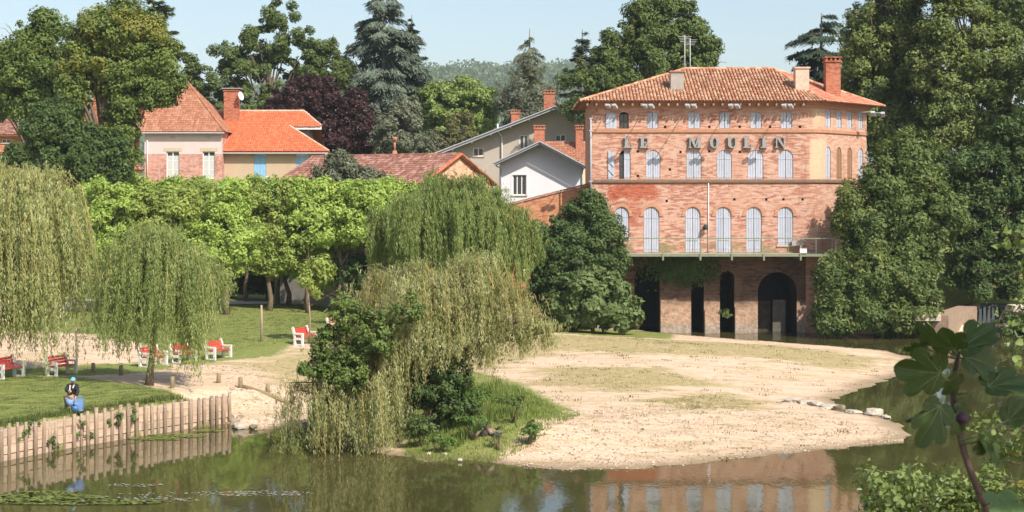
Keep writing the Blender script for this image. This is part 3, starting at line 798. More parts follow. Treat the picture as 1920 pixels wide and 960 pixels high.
# floodlights on long arms
for u in (1147, 1216, 1296, 1377, 1477):
    x = (u - 960) / F * 107.1; b = MB(); xe = XZ(u - 0, 195, 107.1)[0]
    b.tube([(x, MY, 15.55), (x, 107.1, 15.70)], .03, 5)
    for s in (-1, 1):
        b.beam((x + s * .05, 107.1, 15.70), (x + s * .22, 107.15, 15.62), .04, .04)
        b.beam((x + s * .22 - .09, 107.0, 15.66), (x + s * .22 + .09, 107.35, 15.46), .26, .14)
    b.build('floodlight', M_zinc, mill)
for a in (4.4, 5.9):
    q = np.array([O2[0] + D2[0] * a, O2[1] + D2[1] * a, 15.5]); e = q + np.array([D2[1], -D2[0], 0]) * 1.5
    b = MB(); b.tube([q, e], .03, 5); b.beam(e, e + np.array([.1, .3, -.25]), .28, .18); b.build('floodlight', M_zinc, mill)
# letters
LET = {
 'L': [(.10, .40, 0, 1), (0, .54, .9, 1.0), (0, .84, 0, .12), (.70, .84, .12, .34)],
 'E': [(.10, .40, 0, 1), (0, .82, .88, 1), (0, .86, 0, .12), (.40, .62, .44, .56), (.70, .82, .66, .88), (.73, .86, .12, .34)],
 'I': [(.22, .54, 0, 1), (.06, .70, .9, 1), (.06, .70, 0, .1)],
 'M': [(.10, .22, 0, 1), (.86, 1.14, 0, 1), (0, .32, 0, .1), (.76, 1.24, 0, .1), (0, .24, .9, 1.), (.96, 1.24, .9, 1.), [(.12, 1), (.42, 1), (.72, .12), (.58, 0)], [(.86, 1), (.98, 1), (.70, 0), (.60, .06)]],
 'N': [(.10, .22, 0, 1), (.82, .94, 0, 1), (0, .32, 0, .1), (.70, 1.04, .9, 1), (0, .24, .9, 1), [(.12, 1), (.42, 1), (.94, 0), (.80, 0)]],
 'O': 'ring', 'U': 'cup'}
def letter(ch, u0, w):
    b = MB(); x0 = (u0 - 960) / 27.0; z0 = mz(277.5); hh = .74; yf = MY - .25
    def bar(poly, k): b.prism([np.array([x0 + p[0] * w, yf - .003 * k, z0 + p[1] * hh]) for p in poly], (0, .03, 0), 0); b.prism([np.array([x0 + p[0] * w, yf + .03 - .003 * k, z0 + p[1] * hh]) for p in poly], (0, .17, 0), 1)
    s = LET[ch]
    if s == 'ring':
        for k in range(16):
            q0, q1 = 2 * math.pi * k / 16, 2 * math.pi * (k + 1) / 16
            bar([(.46 + .46 * math.cos(q0), .5 + .52 * math.sin(q0)), (.46 + .46 * math.cos(q1), .5 + .52 * math.sin(q1)), (.46 + .17 * math.cos(q1), .5 + .42 * math.sin(q1)), (.46 + .17 * math.cos(q0), .5 + .42 * math.sin(q0))], 0)
    elif s == 'cup':
        for i, r_ in enumerate([(.10, .38, .32, 1), (.76, .88, .32, 1), (0, .5, .9, 1), (.62, 1.02, .9, 1)]): bar([(r_[0], r_[2]), (r_[1], r_[2]), (r_[1], r_[3]), (r_[0], r_[3])], i)
        for k in range(8):
            q0, q1 = math.pi + math.pi * k / 8, math.pi + math.pi * (k + 1) / 8
            fo = lambda q: (.49 + .39 * math.cos(q), .32 + .34 * math.sin(q)); fi_ = lambda q: (.57 + .19 * math.cos(q), .32 + .22 * math.sin(q))
            bar([fo(q0), fo(q1), fi_(q1), fi_(q0)], 5)
    else:
        for i, r_ in enumerate(s): bar(r_ if isinstance(r_, list) else [(r_[0], r_[2]), (r_[1], r_[2]), (r_[1], r_[3]), (r_[0], r_[3])], i)
    for zz in (.2, .8): b.beam((x0 + .3 * w, yf + .2, z0 + zz * hh), (x0 + .3 * w, MY + .02, z0 + zz * hh), .04, .04, 1)
    o = b.build('letter', [M_letter, M_letterside], mill)
    o['label'] = 'pale letter %s standing off the brick wall' % ch
for ch, u0 in (('L', 1169), ('E', 1199), ('M', 1290), ('O', 1330), ('U', 1362), ('L', 1393), ('I', 1424), ('N', 1452)): letter(ch, u0, .74)
# pipes
b = MB(); b.tube([(5.47, MY - .1, mz(222)), (5.47, MY - .1, mz(400))], .055, 7)
for v in (222, 245, 340): b.box(5.36, 5.6, MY - .16, MY - .02, mz(v) - .04, mz(v) + .04)
b.build('downpipe', M_zinc, mill)
MB().tube([(mx(1328), MY - .05, mz(343)), (mx(1328), MY - .05, Z0)], .035, 6).build('downpipe', M_frame, mill)
MB().tube([(mx(1322), MY - .02, mz(424)), (mx(1322), MY - .28, mz(424)), (mx(1322), MY - .32, mz(430))], [.10, .16, .18], 8).build('wall_lamp', M_dark, mill)
# balcony
BY = 107.6; bxu = lambda u: (u - 960) / F * BY; bzv = lambda v: H - (v - V0) / F * BY
deck = MB().box(bxu(1120), bxu(1577), BY, MY - .002, 5.44, 5.53).build('balcony', M_cement, mill)
b = MB(); b.box(bxu(1120), bxu(1577), BY - .06, BY + .02, 5.38, 5.56); b.box(bxu(1120), bxu(1577), BY - .10, BY - .06, 5.38, 5.42); b.build('edge_beam', M_green, deck)
for u in (1128, 1176, 1243, 1313, 1372, 1432, 1501, 1567):
    x = bxu(u); b = MB(); b.box(x - .06, x + .06, BY - .13, BY - .1, 5.12, bzv(447) if u in (1176, 1567) else bzv(460))
    b.box(x - .05, x + .05, BY - .08, MY, 5.16, 5.375); b.build('railing_post', M_green, deck)
b = MB(); b.box(bxu(1120), bxu(1577), BY - .03, BY + .01, bzv(448), bzv(446)); b.build('handrail', M_green, deck)
for u in (1183, 1222, 1250, 1293, 1302, 1346, 1361, 1378, 1415, 1426, 1440, 1478, 1530, 1560): MB().box(bxu(u) - .018, bxu(u) + .018, BY - .02, BY + .005, 5.56, bzv(448)).build('baluster', M_green, deck)
for u in (1285, 1345, 1402): 
    b = MB(); b.box(bxu(u), bxu(u + 22), BY - .055, BY - .03, bzv(452), bzv(450.5)); b.build('gate_rail', M_green, deck)
MB().box(bxu(1499), bxu(1512), BY - .17, BY - .14, bzv(474), bzv(466)).build('notice_plate', M_frame, deck)
MB().box(bxu(1495), bxu(1516), MY - .35, MY - .05, 6.05, 6.4).build('metal_box', M_cement, deck)

# ================================================================== SMALL BRICK WALL AND OUTBUILDINGS BY THE MILL
bw = thing('brick_wall', 'red brick garden wall with sloping tiled coping against the mill', 'wall', (2.5, 112.6, 2))
Yw = 112.6; q = [XZ(u, v, Yw) for u, v in ((940, 388), (1108, 346))]
pts = [(q[0][0], -.2), (XA - .02, -.2), (XA - .02, q[1][1]), (q[0][0], q[0][1])]
hw = [arch(XZ(1001, 0, Yw)[0], XZ(1018, 0, Yw)[0], 2.0, XZ(0, 420, Yw)[1], .3)]
wall('wall', bw, (0, Yw), (1, 0), pts, hw, M_redbrick, .25, thick=.4)
cp = MB(); a = np.array([q[0][0] - .1, Yw + .2, q[0][1] + .05]); e = np.array([XA - .1, Yw + .2, q[1][1] + .05])
k = 22
for i in range(k):
    s = a + (e - a) * i / k; f_ = a + (e - a) * (i + 1) / k
    MB().beam(s + (0, 0, .012 * (i % 2)), f_ + (0, 0, .012 * (i % 2)), .62, .12).build('coping_tile', T_old, bw)
# ================================================================== HOUSES
def fplane(p0, p1, p2):
    p0 = np.asarray(p0, float); return p0, nrm(np.cross(np.asarray(p1) - p0, np.asarray(p2) - p0))
def rp(pl, u, v): return ray_plane(u, v, pl[0], pl[1])
def front_house(Y): return (0, Y), (1, 0)
# ---- white gabled house
YW = 134.0
wh = thing('white_house', 'small white gabled house with one tall window left of the brick mill', 'house', (2.5, YW, 3))
w = lambda u, v: XZ(u, v, YW)
win = rect(*[w(u, 0)[0] for u in (961, 987)], *[w(0, v)[1] for v in (366, 328)])
wall('wall', wh, (0, YW), (1, 0), [w(938, 470), w(1092, 470), w(1092, 312), w(1012, 270), w(938, 302)], [win], M_whiteplaster, .2)
fr = window(wh, (0, YW), (1, 0), win[0][0], win[1][0], win[0][1], win[2][1], .16, .08, 2, 0, M_frame)
b = MB()
for a0, a1, z0_, z1_ in ((win[0][0] - .12, win[0][0] - .002, win[0][1], win[2][1]), (win[1][0] + .002, win[1][0] + .12, win[0][1], win[2][1]), (win[0][0] - .12, win[1][0] + .12, win[2][1] + .002, win[2][1] + .12)): b.fbox((0, YW), (1, 0), a0, a1, -.03, 0, z0_, z1_)
b.build('window_surround', M_frame, wh)
x0_, x1_ = w(938, 0)[0], w(1092, 0)[0]
wbox('side_wall', wh, x0_, x0_ + .02, YW + .01, YW + 9, 2, w(0, 302)[1], M_whiteplaster); wbox('side_wall', wh, x1_ - .02, x1_, YW + .01, YW + 9, 2, w(0, 312)[1], M_whiteplaster)
ap = P(1012, 264, YW - 1.3); el = P(926, 304, YW - 1.3); er = P(1102, 312, YW - 1.3)
back = np.array([0, 9.5, 0])
rl = slab('roof', wh, [el, ap, ap + back, el + back], .14, M_zinc); rr = slab('roof', wh, [ap + (.02, 0, 0), er, er + back, ap + back + (.02, 0, 0)], .14, M_zinc)
b = MB()
for s, e in ((el, ap), (ap, er)): b.beam(s - (0, .1, .16), e - (0, .1, .16), .05, .2); b.beam(s - (0, .2, .06), e - (0, .2, .06), .12, .07)
b.build('barge_board', M_zinc, wh)
# wing with the red roof and the chimneys
pe = P(1000, 312, YW + 3.0); pw_ = P(1112, 312, YW + 3.0); rg = P(1030, 266, YW + 7.5)
pl = fplane(pe, pw_, rg)
poly = [rp(pl, 1022, 272), rp(pl, 1094, 309), rp(pl, 1118, 309), rp(pl, 1118, 265), rp(pl, 1022, 265)]
wr = slab('wing_roof', wh, poly, .15, T_old)
tiles('roof_tiles', wr, poly, pe, pw_, T_red, .24, .36, .04)
wbox('wing_wall', wh, pe[0] + 3, pw_[0], YW + 3.4, YW + 11, 2, pe[2] - .1, M_cream)
chimney(wr, 1001, 1022, 239, 272, YW + 7, M_chb, .8, 'slots'); chimney(wr, 1079, 1094, 239, 276, YW + 6, M_chb, .7, 'slots')
MB().tube([P(1092, 312, YW - .15), P(1092, 371, YW - .15)], .06, 6).build('downpipe', M_zinc, wh)
MB().tube([P(926, 306, YW - .3), P(932, 312, YW - .2), P(939, 316, YW - .1), P(939, 380, YW - .1)], .06, 6).build('downpipe', M_zinc, wh)
# ---- grey house behind
YG = 152.0
gh = thing('grey_house', 'long grey rendered house with a wide gable rising behind the white house', 'house', (2, YG, 4))
g = lambda u, v: XZ(u, v, YG)
def gr(u0, u1, v0, v1): return rect(g(u0, 0)[0], g(u1, 0)[0], g(0, v0)[1], g(0, v1)[1])
gw = [gr(887, 907, 293, 277), gr(974, 991, 280, 253), gr(1041, 1061, 265, 252)]
wall('wall', gh, (0, YG), (1, 0), [g(806, 460), g(1125, 460), g(1125, 241), g(1041, 203), g(950, 238), g(806, 292)], gw, M_greyplaster, .18)
for i, h in enumerate(gw): window(gh, (0, YG), (1, 0), h[0][0], h[1][0], h[0][1], h[2][1], .13, .09, 1, 0, M_frame)
ap = P(1041, 198, YG - 1.35); el = P(800, 292, YG - 1.35); er = P(1130, 240, YG - 1.35); back = np.array([0, 12., 0])
r1_ = slab('roof', gh, [el, ap, ap + back, el + back], .16, M_zinc); slab('roof', gh, [ap + (.02, 0, 0), er, er + back, ap + back + (.02, 0, 0)], .16, M_zinc)
b = MB()
for s, e in ((el, ap), (ap, er)): b.beam(s - (0, .1, .2), e - (0, .1, .2), .05, .26); b.beam(s - (0, .22, .06), e - (0, .22, .06), .14, .08)
b.build('barge_board', M_zinc, gh)
for f_ in (.2, .35, .5, .65, .8):
    p = el + (ap - el) * f_; MB().box(p[0] - .08, p[0] + .08, p[1] + .1, p[1] + 1.3, p[2] - .46, p[2] - .26).build('purlin', M_frame, gh)
pe = P(1040, 238, YG + 2.5); pw_ = P(1125, 238, YG + 2.5); rg = P(1050, 197, YG + 8)
pl = fplane(pe, pw_, rg); poly = [rp(pl, 1043, 200), rp(pl, 1120, 236), rp(pl, 1135, 236), rp(pl, 1135, 200), rp(pl, 1043, 196)]
wr = slab('wing_roof', gh, poly, .15, T_old); tiles('roof_tiles', wr, poly, pe, pw_, T_red, .26, .38, .04)
wbox('wing_wall', gh, g(1046, 0)[0], g(1125, 0)[0], YG + 3, YG + 12, 3, pe[2] - .15, M_greyplaster)
chimney(r1_, 1019, 1041, 173, 206, YG + 4, M_chb, .9, 'slots'); chimney(r1_, 958, 975, 210, 236, YG + 5, M_chb, .8, 'slots')
def dish(parent, u, v, Y, r, mat=None, face=(.5, -1, .35)):
    c = P(u, v, Y); n = nrm(face); a = nrm(np.cross(n, (0, 0, 1))); bb = np.cross(a, n); V = []; Fi = []
    for i in range(4):
        rr_ = r * i / 3
        for k in range(12):
            q = 2 * math.pi * k / 12; V.append(c + a * rr_ * math.cos(q) * .9 + bb * rr_ * math.sin(q) + n * (.35 * rr_ * rr_ / r - .1))
    for i in range(3):
        for k in range(12): Fi.append((i * 12 + k, i * 12 + (k + 1) % 12, (i + 1) * 12 + (k + 1) % 12, (i + 1) * 12 + k))
    d_ = mesh_k('satellite_dish', V, Fi, M_frame, parent, smooth=True)
    MB().tube([c, c + n * r * .8 - bb * r * .3], .025, 5).build('dish_arm', M_zinc, d_)
    MB().tube([c - n * .1, c - n * .5 - bb * r * .9], .04, 5).build('dish_bracket', M_zinc, d_)
dish(gh, 1089, 229, YG - 1.2, .55)
MB().tube([P(933, 232, YG - .2), P(933, 246, YG - .2), P(941, 256, YG - .2), P(941, 345, YG - .2)], .07, 6).build('downpipe', M_frame, gh)
# ---- tile-roofed barn turned at an angle
AP = P(860, 290, 118.0)
ra = math.radians(148); rd = np.array([math.cos(ra), math.sin(ra), 0]); gd = np.array([math.sin(ra), -math.cos(ra), 0])   # ridge dir, gable dir
bh = thing('brick_barn', 'low barn with mottled tiled roof and a patched brick gable behind the willow', 'barn', (AP[0], AP[1], 3))
hwid = 4.5; rise = AP[2] - P(945, 335, 122.)[2]; rise = 2.05
L_ = 14.0; zb = AP[2] - rise
gl = AP - gd * hwid; grr = AP + gd * hwid; gl[2] = zb; grr[2] = zb
Og = (gl[0], gl[1])
wall('gable_wall', bh, Og, (gd[0], gd[1]), [(0, 0), (2 * hwid, 0), (2 * hwid, zb - .05), (hwid, AP[2] - .08), (0, zb - .05)], [rect(3.6, 4.6, 6.2, 8.2)], M_rubble, .2)
Of = gl + rd * L_
wall('front_wall', bh, (Of[0], Of[1]), (-rd[0], -rd[1]), [(0, 0), (L_, 0), (L_, zb - .05), (0, zb - .05)], [], M_cement, .2)
o_ = -gd * .35 + np.array([0, 0, -.16]); o2 = -rd * .25
pf = [gl + o_ + o2, AP + o2, AP + rd * L_, gl + o_ + rd * L_]
r1_ = slab('roof', bh, pf, .12, T_old)
tiles('roof_tiles', r1_, pf, pf[3], pf[0], T_mottle, .22, .36, .05)
o3 = gd * .35 + np.array([0, 0, -.16]); pb = [AP + o2, grr + o3 + o2, grr + o3 + rd * L_, AP + rd * L_]
r2_ = slab('roof', bh, pb, .12, T_old)
ridge_caps('ridge_tiles', r1_, AP + o2 + (0, 0, .03), AP + rd * L_ + (0, 0, .03), T_mottle)
ridge_caps('verge_tiles', r1_, pf[0] + (0, 0, .03), AP + o2 + (0, 0, .03), T_orange, .13); ridge_caps('verge_tiles', r2_, pb[1] + (0, 0, .03), AP + o2 + (0, 0, .03), T_old, .13)
fp = MB(); c = P(740, 288, 124); fp.tube([c - (0, 0, .8), c + (0, 0, .25)], [.5, .14], 8); fp.tube([c + (0, 0, .2), c + (0, 0, 1.0)], .08, 6); fp.tube([c + (0, 0, 1.0), c + (0, 0, 1.3)], [.2, .2], 8)
fp.build('flue', T_red, r1_)
# ---- orange-roofed house
YO = 153.0
oh = thing('orange_roof_house', 'tan house under a bright new orange tile roof with blue shutters', 'house', (-22, YO, 4))
q = lambda u, v: XZ(u, v, YO)
def qr(u0, u1, v0, v1): return rect(q(u0, 0)[0], q(u1, 0)[0], q(0, v0)[1], q(0, v1)[1])
ow = [qr(476, 499, 352, 289), qr(555, 577, 338, 290)]
wall('wall', oh, (0, YO), (1, 0), [q(410, 480), q(612, 480), q(612, 285), q(410, 285)], ow, M_tan, .2)
for i, h in enumerate(ow):
    c = (h[0][0] + h[1][0]) / 2
    for a, e in ((h[0][0] + .02, c - .01), (c + .01, h[1][0] - .02)): shutter_leaf(oh, (0, YO), (1, 0), a, e, h[0][1] + .02, h[2][1] - .02, a, e, 0, .05, 2, M_blue)
MB().fbox((0, YO), (1, 0), ow[1][0][0] - .15, ow[1][1][0] + .15, -.12, .2, ow[1][0][1] - .12, ow[1][0][1] - .002).build('sill', M_lintel, oh)
wbox('side_wall', oh, q(612, 0)[0] - .02, q(612, 0)[0], YO + .01, YO + 10, 3, q(0, 285)[1], M_tan)
pe = P(396, 283, YO - .6); pw_ = P(617, 283, YO - .6); rg = P(480, 209, YO + 6.6); pl = fplane(pe, pw_, rg)
poly = [rp(pl, u, v) for u, v in ((398, 284), (617, 284), (543, 237), (603, 237), (570, 209), (398, 209))]
orf = slab('roof', oh, poly, .16, T_orange)
tiles('roof_tiles', orf, poly, pe, pw_, T_orange, .24, .36, .045)
ridge_caps('ridge_tiles', orf, poly[5] + (0, 0, .04), poly[4] + (0, 0, .04), T_pale, .14); ridge_caps('hip_tiles', orf, poly[4] + (0, 0, .04), poly[3] + (0, 0, .04), T_pale, .12); ridge_caps('hip_tiles', orf, poly[2] + (0, 0, .04), poly[1] + (0, 0, .04), T_pale, .12)
f0, f1 = poly[2], poly[3]
MB().beam(f0 - (0, .05, .18), f1 - (0, .05, .18), .06, .26).build('fascia', M_frame, oh)
wbox('upper_wall', oh, f0[0] - .6, f1[0] - 1.4, f0[1] + .8, f0[1] + 5, 8, f0[2] - .05, M_greyplaster)
bq = poly[4] + (0, .1, 0); rear = MB().add([poly[5], poly[4], poly[4] + (1.2, 6, -3.6), poly[5] + (0, 6, -3.6)], [(0, 1, 2, 3)]).add([poly[4], poly[3], poly[4] + (1.2, 6, -3.6)], [(0, 1, 2)]); rear.build('roof', T_orange, oh)
MB().beam(P(398, 287, YO - .68), P(615, 287, YO - .68), .13, .11).build('gutter', M_zinc, oh)
oc_ = chimney(orf, 419, 447, 168, 222, YO + 4.6, M_chb, 1.0); dish(oc_, 451, 180, YO + 4.2, .46, face=(1, -.55, .3))
b = MB(); b.box(*[XZ(u, 0, YO + 4.5)[0] for u in (416, 452)], YO + 4.4, YO + 5.8, XZ(0, 166.5, YO + 4.6)[1], XZ(0, 165, YO + 4.6)[1]); b.build('chimney_cap', M_cement, oc_)
# ---- pink house
YP = 152.0
ph = thing('pink_house', 'narrow pink and brick house with a steep hipped tile roof behind the trees', 'house', (-30, YP, 4))
q = lambda u, v: XZ(u, v, YP)
pw2_ = [qr(312, 336, 335, 284), qr(380, 403, 333, 284)]
pw2_ = [rect(q(a, 0)[0], q(b_, 0)[0], q(0, 335)[1], q(0, 284)[1]) for a, b_ in ((312, 336), (380, 403))]
zmid = q(0, 289)[1]
wall('brick_wall', ph, (0, YP), (1, 0), [q(271, 480), q(417, 480), q(417, 246), q(271, 246)], pw2_, M_pinkbrick, .2)
ha, hb = pw2_; zt_ = ha[2][1]
wall('upper_wall', ph, (0, YP - .015), (1, 0), [(q(271, 0)[0], zmid), (ha[0][0], zmid), (ha[0][0], zt_), (ha[1][0], zt_), (ha[1][0], zmid), (hb[0][0], zmid), (hb[0][0], zt_), (hb[1][0], zt_), (hb[1][0], zmid), (q(417, 0)[0], zmid), q(417, 246), q(271, 246)], [], M_pinkplaster, .2, thick=.013)
for h in pw2_:
    window(ph, (0, YP), (1, 0), h[0][0], h[1][0], h[0][1], h[2][1], .17, .09, 1, 2, M_frame, True)
    x0_, x1_ = h[0][0] - .28, h[1][0] + .28
    MB().fbox((0, YP), (1, 0), x0_, x1_, -.03, 0, h[2][1] + .003, h[2][1] + .36).build('lintel', M_lintel, ph)
for u in (324, 391): MB().prism([np.array([q(u, 0)[0] + .3 * math.cos(k * math.pi / 5), YP - .02, q(0, 257)[1] + .14 * math.sin(k * math.pi / 5)]) for k in range(10)], (0, .019, 0)).build('vent', M_lintel, ph)
poly_wall_box('side_wall', ph, [(q(417, 0)[0], YP + .005), (q(417, 0)[0], YP + 9), (q(271, 0)[0], YP + 9), (q(271, 0)[0], YP + .005)], 3, q(0, 246)[1], M_pinkbrick)
a0 = P(262, 247, YP - .5); a1 = P(421, 247, YP - .5); rgl = P(292, 155, YP + 5.2); rgr = P(352, 155, YP + 5.2)
bk0 = np.array([a0[0], YP + 11, a0[2]]); bk1 = np.array([a1[0], YP + 11, a1[2]])
prf = slab('roof', ph, [a0, a1, rgr, rgl], .14, T_old)
MB().add([a0, a1, bk1, bk0, rgl, rgr], [(1, 2, 5), (2, 3, 4, 5), (3, 0, 4)]).build('roof', T_old, ph)
tiles('roof_tiles', prf, [a0, a1, rgr, rgl], a0, a1, T_red, .26, .33, .03)
tiles('roof_tiles', prf, [a1, bk1, rgr], a1, bk1, T_red, .26, .33, .03)
ridge_caps('ridge_tiles', prf, rgl + (0, 0, .04), rgr + (0, 0, .04), T_red); ridge_caps('hip_tiles', prf, rgr + (0, 0, .04), a1 + (0, 0, .04), T_red, .12); ridge_caps('hip_tiles', prf, rgl + (0, 0, .04), a0 + (0, 0, .04), T_red, .12)
MB().beam(a0 - (0, .06, .1), a1 - (0, .06, .1), .13, .12).build('gutter', M_zinc, ph)
MB().tube([P(276, 262, YP - .1), P(276, 345, YP - .1)], .05, 6).build('downpipe', M_frame, ph)
chimney(prf, 253, 268, 176, 215, YP + 6, M_chb, .8, 'slots')
# annex left of it
an = thing('annex', 'small cream lean-to with a tiled roof left of the pink house', 'outbuilding', (-35, 149.5, 4))
q = lambda u, v: XZ(u, v, 149.5)
wall('wall', an, (0, 149.5), (1, 0), [q(205, 470), q(266, 470), q(266, 318), q(205, 318)], [], M_cream)
a0 = P(200, 319, 149.1); a1 = P(269, 319, 149.1); t0 = P(200, 282, 152.9); t1 = P(238, 282, 152.9)
ar = slab('roof', an, [a0, a1, t1, t0], .13, T_old); tiles('roof_tiles', ar, [a0, a1, t1, t0], a0, a1, T_old, .24, .34, .04)
ridge_caps('hip_tiles', ar, t1 + (0, 0, .03), a1 + (0, 0, .03), T_mottle, .11)
# house with the chimney half hidden in the big tree
hb_ = thing('brick_house', 'brick house whose chimneys and gable show through the big tree', 'house', (-41, 160, 4))
q = lambda u, v: XZ(u, v, 160)
wall('wall', hb_, (0, 160), (1, 0), [q(140, 480), q(262, 480), q(262, 250), q(140, 250)], [], M_redbrick)
a0 = P(136, 252, 159.4); a1 = P(266, 252, 159.4); t0 = P(150, 214, 164.2); t1 = P(250, 214, 164.2)
hr = slab('roof', hb_, [a0, a1, t1, t0], .13, T_old); tiles('roof_tiles', hr, [a0, a1, t1, t0], a0, a1, T_red, .26, .36, .03)
chimney(hr, 174, 190, 146, 232, 161.7, M_chb, .8); chimney(hr, 143, 152, 205, 236, 161.2, M_chb, .6)
# left edge house
lh = thing('red_brick_house', 'red brick house with mottled tile roof cut by the left picture edge', 'house', (-49, 150, 4))
q = lambda u, v: XZ(u, v, 150)
lw = rect(q(3, 0)[0], q(20, 0)[0], q(0, 268)[1], q(0, 261)[1])
wall('wall', lh, (0, 150), (1, 0), [q(-160, 470), q(47, 470), q(47, 251), q(-160, 251)], [lw], M_redbrick)
window(lh, (0, 150), (1, 0), lw[0][0], lw[1][0], lw[0][1], lw[2][1], .14, .06, 1)
a0 = P(-170, 253, 149.4); a1 = P(51, 253, 149.4); t0 = P(-160, 224, 153.8); t1 = P(24, 224, 153.8)
lr_ = slab('roof', lh, [a0, a1, t1, t0], .13, T_old); tiles('roof_tiles', lr_, [a0, a1, t1, t0], a0, a1, T_mottle, .26, .36, .04)
ridge_caps('ridge_tiles', lr_, t0 + (0, 0, .04), t1 + (0, 0, .04), T_mottle)
MB().tube([P(46, 256, 149.9), P(46, 300, 149.9)], .05, 6).build('downpipe', M_frame, lh)
# low walls and quay
gw_ = thing('garden_wall', 'low pinkish garden wall in the sun behind the park trees', 'wall', (-15, 124, 3))
wbox('wall', gw_, XZ(560, 0, 124)[0], XZ(760, 0, 124)[0], 124, 124.35, 1.5, XZ(0, 500, 124)[1], M_chpink)
qw = thing('quay_wall', 'stepped stone quay wall beside the weir on the far bank', 'quay', (31, 107, 0))
M_quay = plain('brown_quay_stone', (.30, .22, .16), .95, .1, .3, 3., bump=.5)  # brown tone, mottled at random, over the whole quay wall
p0 = (XZ(1725, 0, 105.8)[0], 105.8); p1 = (XZ(1778, 0, 104.6)[0], 104.6); p2 = (XZ(1832, 0, 112)[0], 112)
zt = lambda v, Y: XZ(0, v, Y)[1]
MB().prism([np.array([p0[0], p0[1], -.5]), np.array([p1[0], p1[1], -.5]), np.array([p1[0], p1[1], zt(592, 104.6)]), np.array([p0[0], p0[1], zt(618, 105.8)])], (.3, 1.5, 0)).build('wall_segment', M_quay, qw)
MB().prism([np.array([p1[0] + .01, p1[1], -.5]), np.array([p2[0], p2[1], -.5]), np.array([p2[0], p2[1], zt(574, 112)]), np.array([p1[0] + .01, p1[1], zt(592, 104.6)])], (-1.2, .5, 0)).build('wall_segment', M_quay, qw)
M_step = plain("worn_stone_step", (.52, .44, .34), .9, .1, .2, 3., bump=.4)
for i in range(7):
    f_ = i / 6; c = np.array([p1[0] - 1.3 + 1.6 * f_, p1[1] + .4 + 6.2 * f_, zt(592, 104.6) + .06 + f_ * .45])
    MB().box(c[0] - .9, c[0] + .8, c[1] - .45, c[1] + .42, c[2] - .4, c[2]).build('step', M_step, qw)
qb = thing('stone_pier', 'pale stone pier at the right end of the weir', 'pier', (36, 110, 0))
MB().prism([P(1868, 640, 110), P(1990, 640, 110), P(1990, 574, 110), P(1905, 574, 110)], (0, 2, 0)).build('pier_block', M_stone, qb)
wr_ = thing('weir', 'dark mossy weir between the quay wall and the stone pier', 'weir', (34, 113.5, 0))
MB().prism([P(1812, 640, 112.6), P(1930, 640, 112.6), P(1930, 570, 113.4), P(1812, 570, 113.4)], (0, .6, 0)).build('sill_wall', plain("wet_weir_stone", (.05, .055, .05), .8, .2, .4, 4., stretch=(4, 1, .5)), wr_)
for i in range(9):
    u = 1838 + i * 8
    MB().beam(P(u, 574, 113.2), P(u + 1, 618, 112.3), .18, .03).build('water_streak', plain("falling_water", (.07, .085, .09), .9, .1, .3, 8.) if i == 0 else bpy.data.materials['falling_water'], wr_)
# ================================================================== VEGETATION
def unit(n):
    v = R.normal(size=(n, 3)); return v / (np.linalg.norm(v, axis=1, keepdims=True) + 1e-9)
def norm_rows(v): return v / (np.linalg.norm(v, axis=-1, keepdims=True) + 1e-9)
def leaves(name, pos, axis_, normal, L, W, mat, parent=None, fold=.0, quad=False):
    """one small folded leaf-shaped face pair per row: rhombus of length L along axis_, width W"""
    n = len(pos)
    a = norm_rows(axis_); s = norm_rows(np.cross(a, normal)); nn = np.cross(s, a)
    L = np.broadcast_to(np.asarray(L, float), (n,))[:, None]; W = np.broadcast_to(np.asarray(W, float), (n,))[:, None]
    if not quad:
        V = np.stack([pos - a * L * .5 - s * W * .5, pos - a * L * .5 + s * W * .5, pos + a * L * .6], 1).reshape(-1, 3)
        return mesh_k(name, V, np.arange(3 * n).reshape(-1, 3), mat, parent)
    V = np.stack([pos - a * L * .5, pos + s * W * .5 + nn * W * fold + a * L * .05, pos + a * L * .5, pos - s * W * .5 + nn * W * fold + a * L * .05], 1).reshape(-1, 3)
    Fi = np.arange(4 * n).reshape(-1, 4)
    return mesh_k(name, V, Fi, mat, parent)
def limbs(name, base, top, targets, r0, mat, parent, wob=.25, n=7, sub=None):
    """trunk from base to top with a limb to every target"""
    b = MB(); base = np.asarray(base, float); top = np.asarray(top, float); h = top - base
    K = 7; pth = []
    for i in range(K + 1):
        f = i / K; pth.append(base + h * f + np.array([R.normal(0, wob * .35), R.normal(0, wob * .35), 0]) * (f > 0))
    b.tube(pth, [r0 * (1.35 if i == 0 else 1 - .72 * i / K) for i in range(K + 1)], n)
    for tg in targets:
        tg = np.asarray(tg, float); f = np.clip((tg[2] - base[2]) / max(h[2], .1) * .62 + R.uniform(-.08, .08), .22, .92)
        k = int(f * K); s = pth[k] + (pth[min(k + 1, K)] - pth[k]) * (f * K - k); m = (s + tg) / 2 + np.array([0, 0, .12 * np.linalg.norm(tg - s)]) + R.normal(0, wob, 3)
        r = r0 * (1 - .72 * f) * .55
        b.tube([s, s * .5 + m * .5 + R.normal(0, wob * .3, 3), m, tg], [r, r * .8, r * .55, r * .2], 5, 0, False)
        for _ in range(3):
            e = tg + unit(1)[0] * np.array([1, 1, .7]) * R.uniform(.6, 1.6); b.tube([m * .4 + tg * .6, (tg + e) / 2 + (0, 0, .1), e], [r * .3, r * .2, r * .08], 4, 0, False)
    return b.build(name, mat, parent)
